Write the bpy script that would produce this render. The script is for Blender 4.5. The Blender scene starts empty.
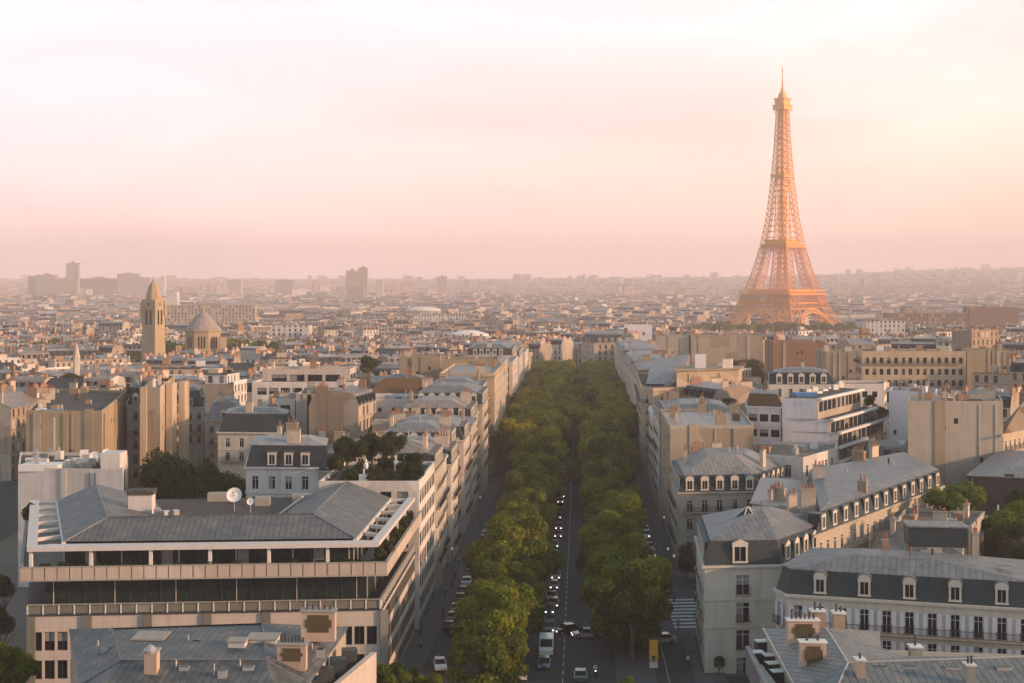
import bpy, math, random
import numpy as np
from mathutils import Vector
R = math.radians
random.seed(7)
scene = bpy.context.scene
COL = scene.collection

# ------------------------------------------------------------------ camera
FPX, HX, HY, CAMZ = 1475.0, 512.0, 278.0, 51.0
cam_data = bpy.data.cameras.new("camera")
cam = bpy.data.objects.new("camera", cam_data); COL.objects.link(cam)
cam.location = (0, 0, CAMZ); cam.rotation_euler = (R(90), 0, 0)
cam_data.sensor_width = 36.0; cam_data.lens = FPX * 36.0 / 1024.0
cam_data.shift_y = -(341.5 - HY) / 1024.0
cam_data.clip_start = 1.0; cam_data.clip_end = 60000.0
scene.camera = cam

# ------------------------------------------------------------------ light
SUN_EL, SUN_AZ = R(14), R(72)         # azimuth: lamp z rotation, 90 = exactly from the right
sd = bpy.data.lights.new("sun", 'SUN'); sd.energy = 3.7; sd.angle = R(1.2); sd.color = (1.0, 0.58, 0.35)
so = bpy.data.objects.new("sun", sd); COL.objects.link(so)
so.rotation_euler = (R(90) - SUN_EL, 0, SUN_AZ)
world = bpy.data.worlds.new("World"); scene.world = world; world.use_nodes = True
def build_world():
    nt = world.node_tree; nt.nodes.clear(); L = nt.links.new; N = nt.nodes.new
    out = N('ShaderNodeOutputWorld'); bg1 = N('ShaderNodeBackground'); bg2 = N('ShaderNodeBackground'); add = N('ShaderNodeAddShader')
    sky = N('ShaderNodeTexSky'); sky.sky_type = 'NISHITA'; sky.sun_disc = False
    sky.sun_elevation = SUN_EL; sky.sun_rotation = R(180) - SUN_AZ
    sky.altitude = 60; sky.air_density = 1.4; sky.dust_density = 3.0; sky.ozone_density = 1.0
    L(sky.outputs[0], bg1.inputs[0]); bg1.inputs[1].default_value = 0.05
    tc = N('ShaderNodeTexCoord'); sp = N('ShaderNodeSeparateXYZ'); L(tc.outputs['Generated'], sp.inputs[0])
    def ramp(stops):
        r = N('ShaderNodeValToRGB'); cr = r.color_ramp
        while len(cr.elements) > 1: cr.elements.remove(cr.elements[0])
        cr.elements[0].position = stops[0][0]; cr.elements[0].color = (*stops[0][1], 1)
        for p, c in stops[1:]:
            e = cr.elements.new(p); e.color = (*c, 1)
        return r
    lo = ramp([(0, (1.35, .88, .93)), (.05, (.93, .68, .74)), (.10, (.80, .61, .72)), (.17, (.745, .63, .73)), (.26, (.60, .64, .70)), (.45, (.24, .34, .38)), (1, (.13, .235, .27))])
    hi = ramp([(0, (1.5, .88, .70)), (.05, (.99, .68, .56)), (.10, (.83, .66, .59)), (.17, (.75, .68, .675)), (.26, (.64, .65, .65)), (.45, (.26, .34, .36)), (1, (.13, .235, .27))])
    L(sp.outputs['Z'], lo.inputs[0]); L(sp.outputs['Z'], hi.inputs[0])
    mr = N('ShaderNodeMapRange'); L(sp.outputs['X'], mr.inputs['Value'])
    mr.inputs['From Min'].default_value = -.42; mr.inputs['From Max'].default_value = .30
    mx = N('ShaderNodeMix'); mx.data_type = 'RGBA'; L(mr.outputs[0], mx.inputs['Factor']); L(lo.outputs[0], mx.inputs[6]); L(hi.outputs[0], mx.inputs[7])
    # the sky behind the camera is dimmer and cooler
    my = N('ShaderNodeMapRange'); L(sp.outputs['Y'], my.inputs['Value']); my.inputs['From Min'].default_value = -.5; my.inputs['From Max'].default_value = .75
    mk = N('ShaderNodeMix'); mk.data_type = 'RGBA'; L(my.outputs[0], mk.inputs['Factor']); mk.inputs[6].default_value = (.66, .78, .84, 1); mk.inputs[7].default_value = (1, 1, 1, 1)
    mm = N('ShaderNodeMix'); mm.data_type = 'RGBA'; mm.blend_type = 'MULTIPLY'; mm.inputs[0].default_value = 1; L(mx.outputs[2], mm.inputs[6]); L(mk.outputs[2], mm.inputs[7])
    # thin cloud veils
    mp = N('ShaderNodeMapping'); mp.inputs['Scale'].default_value = (2.2, 2.2, 9.0); L(tc.outputs['Generated'], mp.inputs[0])
    no = N('ShaderNodeTexNoise'); no.inputs['Scale'].default_value = 1.5; no.inputs['Detail'].default_value = 5; no.inputs['Distortion'].default_value = .6; L(mp.outputs[0], no.inputs['Vector'])
    m2 = N('ShaderNodeMapRange'); m2.inputs['From Min'].default_value = .35; m2.inputs['From Max'].default_value = .7
    m2.inputs['To Min'].default_value = 1.07; m2.inputs['To Max'].default_value = .84; L(no.outputs[0], m2.inputs['Value'])
    vm = N('ShaderNodeVectorMath'); vm.operation = 'SCALE'; L(mm.outputs[2], vm.inputs[0]); L(m2.outputs[0], vm.inputs['Scale'])
    L(vm.outputs[0], bg2.inputs[0]); bg2.inputs[1].default_value = 1.0
    L(bg1.outputs[0], add.inputs[0]); L(bg2.outputs[0], add.inputs[1]); L(add.outputs[0], out.inputs['Surface'])
build_world()
vs = scene.view_settings
vs.view_transform = 'Standard'; vs.look = 'None'; vs.gamma = 1.0; vs.exposure = 0.47; vs.use_curve_mapping = False
cy = scene.cycles
cy.max_bounces = 6; cy.diffuse_bounces = 2; cy.glossy_bounces = 2; cy.transmission_bounces = 2; cy.volume_bounces = 4
cy.transparent_max_bounces = 8; cy.use_denoising = True; cy.caustics_reflective = False; cy.caustics_refractive = False
cy.use_adaptive_sampling = True; cy.adaptive_threshold = 0.02
HAZE_DENSITY = 1.75e-4

# ------------------------------------------------------------------ terrain and pixel helpers
SL = 0.0147
def hill(px):
    return float(np.interp(px, [-400, 0, 150, 320, 480, 560, 640, 740, 830, 900, 1000, 1100, 1500], [50, 52, 54, 50, 50, 56, 60, 66, 82, 108, 126, 130, 130]))
def gz(x, y):
    if y < 1800: return -SL * y
    b = -SL * 1800
    if y < 4200: return b
    t = min(1.0, (y - 4200) / 5800.0); t = t * t * (3 - 2 * t)
    return b + hill(HX + x / y * FPX) * t
def at(px, py, h=0.0):
    """ground-plan point whose height h above the sloping ground is seen at that pixel"""
    Y = (CAMZ - h) * FPX / (py - HY - SL * FPX)
    return ((px - HX) / FPX * Y, Y)
def xz(px, Y): return (px - HX) / FPX * Y
def hz(py, Y): return CAMZ - (py - HY) / FPX * Y          # absolute z seen at py at distance Y
def av(s, o): return (-2.3 + 0.046 * s + o, s)            # avenue frame: s along, o across

# ------------------------------------------------------------------ materials
MATS = {}
def newmat(name):
    m = bpy.data.materials.new(name); m.use_nodes = True
    nt = m.node_tree; b = nt.nodes.get('Principled BSDF'); MATS[name] = m
    return m, nt, b
def node(nt, t, **kw):
    n = nt.nodes.new(t)
    for k, v in kw.items():
        if k in n.inputs: n.inputs[k].default_value = v
        else: setattr(n, k, v)
    return n
def rampn(nt, stops, fac, interp='LINEAR'):
    r = nt.nodes.new('ShaderNodeValToRGB'); cr = r.color_ramp; cr.interpolation = interp
    while len(cr.elements) > 1: cr.elements.remove(cr.elements[0])
    cr.elements[0].position = stops[0][0]; cr.elements[0].color = (*stops[0][1], 1)
    for p, c in stops[1:]:
        e = cr.elements.new(p); e.color = (*c, 1)
    nt.links.new(fac, r.inputs[0]); return r.outputs[0]
def mth(nt, op, a, b=None):
    n = nt.nodes.new('ShaderNodeMath'); n.operation = op
    for i, v in enumerate((a, b)):
        if v is None: continue
        if isinstance(v, (int, float)): n.inputs[i].default_value = v
        else: nt.links.new(v, n.inputs[i])
    return n.outputs[0]
def mixc(nt, fac, a, b, blend='MIX'):
    n = nt.nodes.new('ShaderNodeMix'); n.data_type = 'RGBA'; n.blend_type = blend
    for s, v in ((0, fac), (6, a), (7, b)):
        if isinstance(v, (int, float)): n.inputs[s].default_value = v
        elif isinstance(v, tuple): n.inputs[s].default_value = (*v, 1)
        else: nt.links.new(v, n.inputs[s])
    return n.outputs[2]
def noise(nt, scale, detail=3, vec=None, stretch=None, rough=.55):
    n = node(nt, 'ShaderNodeTexNoise', Scale=scale, Detail=detail, Roughness=rough)
    if vec is None: vec = nt.nodes.new('ShaderNodeTexCoord').outputs['Object']
    if stretch:
        m = nt.nodes.new('ShaderNodeMapping'); m.inputs['Scale'].default_value = stretch
        nt.links.new(vec, m.inputs[0]); vec = m.outputs[0]
    nt.links.new(vec, n.inputs['Vector']); return n.outputs[0]
def rnd_attr(nt): 
    a = nt.nodes.new('ShaderNodeAttribute'); a.attribute_name = 'rnd'; return a.outputs['Fac']
def plain(name, col, rough=.8, spec=.3, metal=0.0, nscale=None, amt=.25, emis=None):
    if name in MATS: return MATS[name]
    m, nt, b = newmat(name)
    b.inputs['Roughness'].default_value = rough; b.inputs['Metallic'].default_value = metal
    b.inputs['Specular IOR Level'].default_value = spec
    if nscale:
        f = noise(nt, nscale, 4)
        c = mixc(nt, f, tuple(x * (1 - amt) for x in col), tuple(min(1, x * (1 + amt)) for x in col))
        nt.links.new(c, b.inputs['Base Color'])
    else: b.inputs['Base Color'].default_value = (*col, 1)
    if emis:
        b.inputs['Emission Color'].default_value = (*emis[0], 1); b.inputs['Emission Strength'].default_value = emis[1]
    return m
def patches(nt, base, scale=.16, amt=.4):
    v = node(nt, 'ShaderNodeTexVoronoi', Scale=scale, Randomness=.9); v.distance = 'CHEBYCHEV'; mp = nt.nodes.new('ShaderNodeMapping'); mp.inputs['Scale'].default_value = (1, 1, .7)
    nt.links.new(nt.nodes.new('ShaderNodeTexCoord').outputs['Object'], mp.inputs[0]); nt.links.new(mp.outputs[0], v.inputs['Vector']); sp = nt.nodes.new('ShaderNodeSeparateXYZ'); nt.links.new(v.outputs['Color'], sp.inputs[0])
    c = mixc(nt, mth(nt, 'MULTIPLY', mth(nt, 'GREATER_THAN', sp.outputs[0], .66), amt), base, (.22, .17, .12)); return mixc(nt, mth(nt, 'MULTIPLY', mth(nt, 'LESS_THAN', sp.outputs[1], .22), amt), c, (.62, .54, .45))
def stone(name, col, rough=.85, joints=True):
    """rendered or ashlar masonry: blotches, vertical rain streaks, faint courses"""
    if name in MATS: return MATS[name]
    m, nt, b = newmat(name); b.inputs['Roughness'].default_value = rough; b.inputs['Specular IOR Level'].default_value = .2
    a = noise(nt, .35, 4); s = noise(nt, 1.0, 5, stretch=(1.3, 1.3, .12)); g = noise(nt, 6.0, 3)
    c = mixc(nt, a, tuple(x * .80 for x in col), tuple(min(1, x * 1.16) for x in col))
    f = mth(nt, 'SMOOTH_MAX', mth(nt, 'MULTIPLY', mth(nt, 'SUBTRACT', s, .5), 2.2), 0.0)
    c = mixc(nt, mth(nt, 'MINIMUM', f, .75), c, tuple(x * .55 for x in col))
    c = mixc(nt, mth(nt, 'MULTIPLY', g, .22), c, tuple(x * .62 for x in col))
    if joints:
        uv = nt.nodes.new('ShaderNodeTexCoord').outputs['Object']; sp = nt.nodes.new('ShaderNodeSeparateXYZ'); nt.links.new(uv, sp.inputs[0])
        fr = mth(nt, 'FRACT', mth(nt, 'DIVIDE', sp.outputs[2], .52)); j = mth(nt, 'LESS_THAN', fr, .09)
        c = mixc(nt, mth(nt, 'MULTIPLY', j, .28), c, tuple(x * .4 for x in col))
    else: c = patches(nt, c, .11, .22)
    nt.links.new(c, b.inputs['Base Color']); return m
def zinc(name, cols, seam=.62, depth=.5, rough=.5):
    if name in MATS: return MATS[name]
    m, nt, b = newmat(name); b.inputs['Roughness'].default_value = rough; b.inputs['Specular IOR Level'].default_value = .45
    uvn = nt.nodes.new('ShaderNodeUVMap'); sp = nt.nodes.new('ShaderNodeSeparateXYZ'); nt.links.new(uvn.outputs[0], sp.inputs[0])
    n = len(cols)
    c = rampn(nt, [(i / max(1, n - 1), k) for i, k in enumerate(cols)], rnd_attr(nt))
    col_i = mth(nt, 'FLOOR', mth(nt, 'DIVIDE', sp.outputs[0], seam)); row_i = mth(nt, 'FLOOR', mth(nt, 'DIVIDE', sp.outputs[1], 2.1))
    cb = nt.nodes.new('ShaderNodeCombineXYZ'); nt.links.new(col_i, cb.inputs[0]); nt.links.new(row_i, cb.inputs[1])
    wn = nt.nodes.new('ShaderNodeTexWhiteNoise'); wn.noise_dimensions = '2D'; nt.links.new(cb.outputs[0], wn.inputs['Vector'])
    c = mixc(nt, mth(nt, 'MULTIPLY', wn.outputs['Value'], .45), c, (.05, .06, .07))
    st = noise(nt, .5, 5); c = mixc(nt, mth(nt, 'MULTIPLY', mth(nt, 'POWER', st, 2.5), 1.3), c, (.30, .27, .24)); st2 = noise(nt, 1.1, 6, stretch=(1, 1, .5), rough=.7); c = mixc(nt, mth(nt, 'MINIMUM', mth(nt, 'MAXIMUM', mth(nt, 'MULTIPLY', mth(nt, 'SUBTRACT', st2, .52), 3.5), 0.0), .5), c, (.04, .045, .05))
    fr = mth(nt, 'FRACT', mth(nt, 'DIVIDE', sp.outputs[0], seam)); j = mth(nt, 'LESS_THAN', fr, .13)
    c = mixc(nt, mth(nt, 'MULTIPLY', j, depth), c, (.03, .035, .045))
    fr2 = mth(nt, 'FRACT', mth(nt, 'DIVIDE', sp.outputs[1], 2.1)); j2 = mth(nt, 'LESS_THAN', fr2, .03)
    c = mixc(nt, mth(nt, 'MULTIPLY', j2, depth * .7), c, (.03, .035, .045))
    nt.links.new(c, b.inputs['Base Color']); return m
WALLRAMP = [(0, (.26, .19, .13)), (.14, (.42, .33, .24)), (.3, (.54, .45, .36)), (.46, (.40, .29, .20)), (.6, (.62, .55, .47)), (.74, (.52, .40, .30)), (.88, (.78, .74, .69)), (1, (.82, .80, .77))]
def facade_mat():
    """far facades: window rows from the wall's own metres (uv), tint from the wall's own number"""
    m, nt, b = newmat('far_facade'); b.inputs['Specular IOR Level'].default_value = .25
    uvn = nt.nodes.new('ShaderNodeUVMap'); sp = nt.nodes.new('ShaderNodeSeparateXYZ'); nt.links.new(uvn.outputs[0], sp.inputs[0])
    u, v = sp.outputs[0], sp.outputs[1]; r = rnd_attr(nt)
    base = rampn(nt, WALLRAMP, r)
    base = mixc(nt, mth(nt, 'MULTIPLY', noise(nt, .25, 4), .45), base, (.22, .17, .12))
    un, vn = mth(nt, 'DIVIDE', u, 3.0), mth(nt, 'DIVIDE', v, 3.3)
    fu, fv = mth(nt, 'FRACT', un), mth(nt, 'FRACT', vn)
    w = mth(nt, 'MULTIPLY', mth(nt, 'MULTIPLY', mth(nt, 'GREATER_THAN', fu, .30), mth(nt, 'LESS_THAN', fu, .70)), mth(nt, 'MULTIPLY', mth(nt, 'GREATER_THAN', fv, .14), mth(nt, 'LESS_THAN', fv, .80)))
    cb = nt.nodes.new('ShaderNodeCombineXYZ'); nt.links.new(mth(nt, 'FLOOR', un), cb.inputs[0]); nt.links.new(mth(nt, 'FLOOR', vn), cb.inputs[1]); nt.links.new(r, cb.inputs[2])
    wn = nt.nodes.new('ShaderNodeTexWhiteNoise'); wn.noise_dimensions = '3D'; nt.links.new(cb.outputs[0], wn.inputs['Vector'])
    glass = rampn(nt, [(0, (.02, .02, .025)), (.5, (.06, .06, .06)), (.75, (.12, .10, .09)), (.85, (.45, .42, .38)), (1, (.5, .46, .42))], wn.outputs['Value'])
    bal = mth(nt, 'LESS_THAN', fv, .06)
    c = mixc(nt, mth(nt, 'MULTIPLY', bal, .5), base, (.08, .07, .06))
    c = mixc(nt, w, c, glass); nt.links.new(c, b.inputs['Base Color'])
    nt.links.new(mth(nt, 'SUBTRACT', .85, mth(nt, 'MULTIPLY', w, .55)), b.inputs['Roughness']); return m
def party_mat():
    m, nt, b = newmat('party_wall'); b.inputs['Roughness'].default_value = .9; b.inputs['Specular IOR Level'].default_value = .15
    base = patches(nt, rampn(nt, WALLRAMP, rnd_attr(nt)))
    base = mixc(nt, mth(nt, 'MULTIPLY', noise(nt, .3, 5), .6), base, (.20, .15, .10))
    s = noise(nt, 1.0, 4, stretch=(1.0, 1.0, .08)); f = mth(nt, 'MAXIMUM', mth(nt, 'MULTIPLY', mth(nt, 'SUBTRACT', s, .52), 2.5), 0.0)
    c = mixc(nt, mth(nt, 'MINIMUM', f, .6), base, (.10, .08, .06)); nt.links.new(c, b.inputs['Base Color']); return m
FAC = facade_mat(); PARTY = party_mat()
ZINC = zinc('zinc_roof', [(.11, .10, .09), (.18, .21, .23), (.42, .41, .43), (.17, .115, .08), (.58, .52, .50), (.12, .13, .14), (.34, .24, .18), (.24, .26, .28)])
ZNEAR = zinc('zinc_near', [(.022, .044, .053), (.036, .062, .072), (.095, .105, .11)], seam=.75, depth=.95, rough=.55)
ZLIGHT = zinc('zinc_pale', [(.125, .15, .17), (.19, .205, .225), (.29, .28, .295)], seam=.8, depth=.6, rough=.5)
SLATE = plain('slate', (.030, .042, .047), rough=.6, nscale=2.2, amt=.45)
SLATEB = plain('slate_blue', (.026, .044, .050), rough=.55, nscale=1.6, amt=.35)
FLATROOF = plain('gravel_roof', (.20, .17, .14), rough=.95, nscale=.6, amt=.5)
TAR = plain('tar_roof', (.07, .065, .06), rough=.9, nscale=.8, amt=.4)
POT = plain('terracotta', (.30, .14, .08), rough=.9, nscale=3, amt=.3)
BRICK = plain('chimney_brick', (.33, .20, .13), rough=.95, nscale=1.5, amt=.4)
RENDER_ = plain('chimney_render', (.55, .45, .36), rough=.95, nscale=.9, amt=.3)
GLASS = plain('window_glass', (.010, .014, .018), rough=.25, spec=.22)
CURTAIN = plain('curtained_glass', (.26, .25, .23), rough=.6, nscale=2.5, amt=.5)
GLASS2 = plain('window_glass_green', (.016, .032, .032), rough=.3, spec=.2, nscale=.9, amt=.9)
WHITE = plain('white_paint', (.74, .72, .70), rough=.6, nscale=1.2, amt=.1)
CREAMF = plain('cream_frame', (.60, .55, .47), rough=.6)
RAILM = plain('iron_railing', (.03, .032, .035), rough=.5)
CREAM = stone('cream_stone', (.47, .41, .33)); PALE = stone('pale_stone', (.64, .59, .51)); TAN = stone('tan_render', (.37, .30, .215), joints=False)
OCHRE = stone('ochre_render', (.53, .42, .30), joints=False); LAV = stone('lilac_render', (.78, .74, .77), joints=False); PINK = stone('pink_stone', (.60, .52, .46))
BEIGE = stone('beige_render', (.45, .40, .335), joints=False); WHITEW = stone('white_render', (.70, .65, .62), joints=False); OLIVE = stone('olive_panel', (.19, .19, .16), joints=False)
CONC = plain('concrete', (.33, .31, .28), rough=.9, nscale=.8, amt=.2)
BLUE = plain('blue_sheet', (.05, .19, .42), rough=.6, nscale=.9, amt=.3)
METAL = plain('galvanised', (.42, .43, .44), rough=.4, metal=.4)
DARKM = plain('dark_metal', (.05, .055, .06), rough=.5)

# ------------------------------------------------------------------ mesh builder
class MB:
    def __init__(s): s.v = []; s.f = []; s.m = []; s.uv = []; s.r = []
    def face(s, pts, m=0, uv=None, r=.5):
        i = len(s.v); s.v.extend(pts); n = len(pts); s.f.append(tuple(range(i, i + n))); s.m.append(m); s.r.append(r)
        if uv is None:
            a, b, c = pts[0], pts[1], pts[2]
            e1 = (b[0] - a[0], b[1] - a[1], b[2] - a[2]); e2 = (c[0] - a[0], c[1] - a[1], c[2] - a[2])
            nx, ny, nz = e1[1] * e2[2] - e1[2] * e2[1], e1[2] * e2[0] - e1[0] * e2[2], e1[0] * e2[1] - e1[1] * e2[0]
            l = math.hypot(e1[0], e1[1])
            if l > 1e-6: ux, uy = e1[0] / l, e1[1] / l
            else:
                hl = math.hypot(nx, ny)
                ux, uy = (-ny / hl, nx / hl) if hl > 1e-6 else (1, 0)
            nl = math.sqrt(nx * nx + ny * ny + nz * nz) or 1; nx /= nl; ny /= nl; nz /= nl
            vx, vy, vz = ny * 0 - nz * uy, nz * ux - nx * 0, nx * uy - ny * ux
            for p in pts:
                dx, dy, dz = p[0] - a[0], p[1] - a[1], p[2] - a[2]
                s.uv.append(dx * ux + dy * uy); s.uv.append(dx * vx + dy * vy + dz * vz)
        else:
            for q in uv: s.uv.append(q[0]); s.uv.append(q[1])
    def box(s, c, d, rz=0.0, m=0, r=.5, bottom=False, top=None):
        """c = centre of the base, d = sizes"""
        ca, sa = math.cos(rz), math.sin(rz); hx, hy = d[0] / 2, d[1] / 2
        P = [(c[0] + x * ca - y * sa, c[1] + x * sa + y * ca) for x, y in ((-hx, -hy), (hx, -hy), (hx, hy), (-hx, hy))]
        s.prism(P, c[2], c[2] + d[2], m, r, bottom, top)
    def prism(s, P, z0, z1, m=0, r=.5, bottom=False, top=None):
        n = len(P)
        for i in range(n):
            a, b = P[i], P[(i + 1) % n]
            s.face([(a[0], a[1], z0), (b[0], b[1], z0), (b[0], b[1], z1), (a[0], a[1], z1)], m, None, r)
        s.face([(p[0], p[1], z1) for p in P], m if top is None else top, None, r)
        if bottom: s.face([(p[0], p[1], z0) for p in reversed(P)], m, None, r)
    def tube(s, a, b, r0, r1=None, n=6, m=0, caps=True):
        a, b = Vector(a), Vector(b); d = (b - a).normalized(); r1 = r0 if r1 is None else r1
        u = d.orthogonal().normalized(); w = d.cross(u)
        A = [a + (u * math.cos(t) + w * math.sin(t)) * r0 for t in [2 * math.pi * k / n for k in range(n)]]
        B = [b + (u * math.cos(t) + w * math.sin(t)) * r1 for t in [2 * math.pi * k / n for k in range(n)]]
        for k in range(n):
            j = (k + 1) % n; s.face([tuple(A[k]), tuple(A[j]), tuple(B[j]), tuple(B[k])], m)
        if caps: s.face([tuple(p) for p in B], m); s.face([tuple(p) for p in reversed(A)], m)
    def lathe(s, c, prof, n=10, m=0, rz=0.0):
        for (r0, z0), (r1, z1) in zip(prof[:-1], prof[1:]):
            for k in range(n):
                t0, t1 = rz + 2 * math.pi * k / n, rz + 2 * math.pi * (k + 1) / n
                q = [(c[0] + r0 * math.cos(t0), c[1] + r0 * math.sin(t0), c[2] + z0), (c[0] + r0 * math.cos(t1), c[1] + r0 * math.sin(t1), c[2] + z0),
                     (c[0] + r1 * math.cos(t1), c[1] + r1 * math.sin(t1), c[2] + z1), (c[0] + r1 * math.cos(t0), c[1] + r1 * math.sin(t0), c[2] + z1)]
                if r0 < 1e-4: q = [q[0], q[2], q[3]]
                elif r1 < 1e-4: q = q[:3]
                s.face(q, m)
    def mesh(s, name, mats, origin=(0, 0, 0), smooth=False):
        me = bpy.data.meshes.new(name)
        ox, oy, oz = origin
        me.from_pydata([(x - ox, y - oy, z - oz) for x, y, z in s.v], [], s.f)
        for mt in (mats if isinstance(mats, (list, tuple)) else [mats]): me.materials.append(mt)
        me.polygons.foreach_set('material_index', s.m)
        me.uv_layers.new(name='uv').data.foreach_set('uv', s.uv)
        me.attributes.new('rnd', 'FLOAT', 'FACE').data.foreach_set('value', s.r)
        if smooth: me.polygons.foreach_set('use_smooth', [True] * len(s.f))
        return me
def link(name, data, parent=None, loc=(0, 0, 0), rz=0.0):
    o = bpy.data.objects.new(name, data); COL.objects.link(o); o.location = loc; o.rotation_euler = (0, 0, rz)
    if parent is not None: o.parent = parent
    return o
def thing(name, label, cat, loc=(0, 0, 0), group=None, rz=0.0, kind=None):
    o = link(name, None, None, loc, rz); tag(o, label, cat, group, kind); return o
def tag(o, label, cat, group=None, kind=None):
    o['label'] = label; o['category'] = cat
    if group: o['group'] = group
    if kind: o['kind'] = kind
    return o
def part(name, mb, mats, root, smooth=False, under=None):
    if not mb.f: return None
    return link(name, mb.mesh(name, mats, tuple(root.location), smooth), under or root)
def structure(name, mb, mats, label=None):
    o = link(name, mb.mesh(name, mats)); o['kind'] = 'structure'
    if label: o['label'] = label; o['category'] = name.replace('_', ' ')
    return o
def copy_tree(o, parent=None):
    c = o.copy(); COL.objects.link(c); c.parent = parent
    for ch in list(o.children): copy_tree(ch, c)
    return c
def ccw(P):
    a = sum(P[i][0] * P[(i + 1) % len(P)][1] - P[(i + 1) % len(P)][0] * P[i][1] for i in range(len(P)))
    return list(P) if a > 0 else list(reversed(P))
def offset(P, d):
    """inset a convex counter-clockwise polygon by d (number, or one per edge)"""
    n = len(P); ds = d if isinstance(d, (list, tuple)) else [d] * n; Ls = []
    for i in range(n):
        a, b = P[i], P[(i + 1) % n]; l = math.hypot(b[0] - a[0], b[1] - a[1]); ex, ey = (b[0] - a[0]) / l, (b[1] - a[1]) / l
        Ls.append((a[0] - ey * ds[i], a[1] + ex * ds[i], ex, ey))
    out = []
    for i in range(n):
        x1, y1, dx1, dy1 = Ls[i - 1]; x2, y2, dx2, dy2 = Ls[i]; den = dx1 * dy2 - dy1 * dx2
        if abs(den) < 1e-5: out.append((x2, y2)); continue
        t = ((x2 - x1) * dy2 - (y2 - y1) * dx2) / den; out.append((x1 + dx1 * t, y1 + dy1 * t))
    return out
def sees(a, b):
    """does the outside of edge a-b face the camera"""
    return (b[1] - a[1]) * -(a[0] + b[0]) / 2 + -(b[0] - a[0]) * -(a[1] + b[1]) / 2 > 0
ORD = 'nearest second third fourth fifth sixth seventh eighth ninth tenth eleventh twelfth thirteenth fourteenth fifteenth sixteenth seventeenth eighteenth nineteenth twentieth'.split()
# ------------------------------------------------------------------ shared building pieces
CACHE = {}
def window_mesh(w, h, kind):
    var = random.choice((0, 0, 0, 1, 2, 3)); k = ('w', round(w, 2), round(h, 2), kind, var)
    if k in CACHE: return CACHE[k]
    b = MB(); fr = .07; fm = 1
    b.face([(-w / 2, .0, 0), (w / 2, .0, 0), (w / 2, .0, h), (-w / 2, .0, h)], 0)
    if var == 1: b.face([(-w / 2 + .08, -.01, .1), (-.05, -.01, .1), (-.12, -.01, h - .1), (-w / 2 + .08, -.01, h - .1)], 5)
    if var == 2: b.face([(-w / 2 + .08, -.01, h * .5), (w / 2 - .08, -.01, h * .5), (w / 2 - .08, -.01, h - .1), (-w / 2 + .08, -.01, h - .1)], 5)
    def bar(x0, x1, z0, z1, y=-.05): b.prism([(x0, y), (x1, y), (x1, .02), (x0, .02)], z0, z1, fm, bottom=True)
    bar(-w / 2, -w / 2 + fr, 0, h); bar(w / 2 - fr, w / 2, 0, h); bar(-w / 2 + fr, w / 2 - fr, h - fr, h); bar(-w / 2 + fr, w / 2 - fr, 0, fr)
    if kind in ('french', 'shutter', 'rail'):
        bar(-fr / 2, fr / 2, fr, h - fr); bar(-w / 2 + fr, w / 2 - fr, h * .74, h * .74 + .06, -.045)
    if kind == 'modern': bar(-.03, .03, fr, h - fr)
    if kind in ('rail', 'shutter'):
        y = -.42; 
        for z in (.95, .12): b.prism([(-w / 2 - .1, y - .02), (w / 2 + .1, y - .02), (w / 2 + .1, y + .02), (-w / 2 - .1, y + .02)], z, z + .06, 2, bottom=True)
        n = int(w / .13)
        for i in range(n + 1):
            x = -w / 2 - .08 + (w + .16) * i / n; b.box((x, y, .15), (.025, .025, .8), 0, 2)
    if kind == 'rail':
        b.prism([(-w / 2 - .2, -.47), (w / 2 + .2, -.47), (w / 2 + .2, -.05), (-w / 2 - .2, -.05)], -.14, .0, 3, bottom=True)
    if kind == 'shutter':
        for sx in (-1, 1):
            x0 = sx * (w / 2 + .05); x1 = sx * (w / 2 + .60)
            a, c = min(x0, x1), max(x0, x1); b.prism([(a, -.40), (c, -.40), (c, -.34), (a, -.34)], .02, h, 4, bottom=True)
            for q in range(3): b.prism([(a + .07, -.415), (c - .07, -.415), (c - .07, -.40), (a + .07, -.40)], .12 + q * h / 3, (q + 1) * h / 3 - .05, 4, bottom=True)
    me = b.mesh('window', [GLASS, WHITE if kind != 'modern' else DARKM, RAILM, CREAM, plain('shutter_paint', (.66, .66, .72), rough=.7), CURTAIN]); CACHE[k] = me; return me
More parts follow.
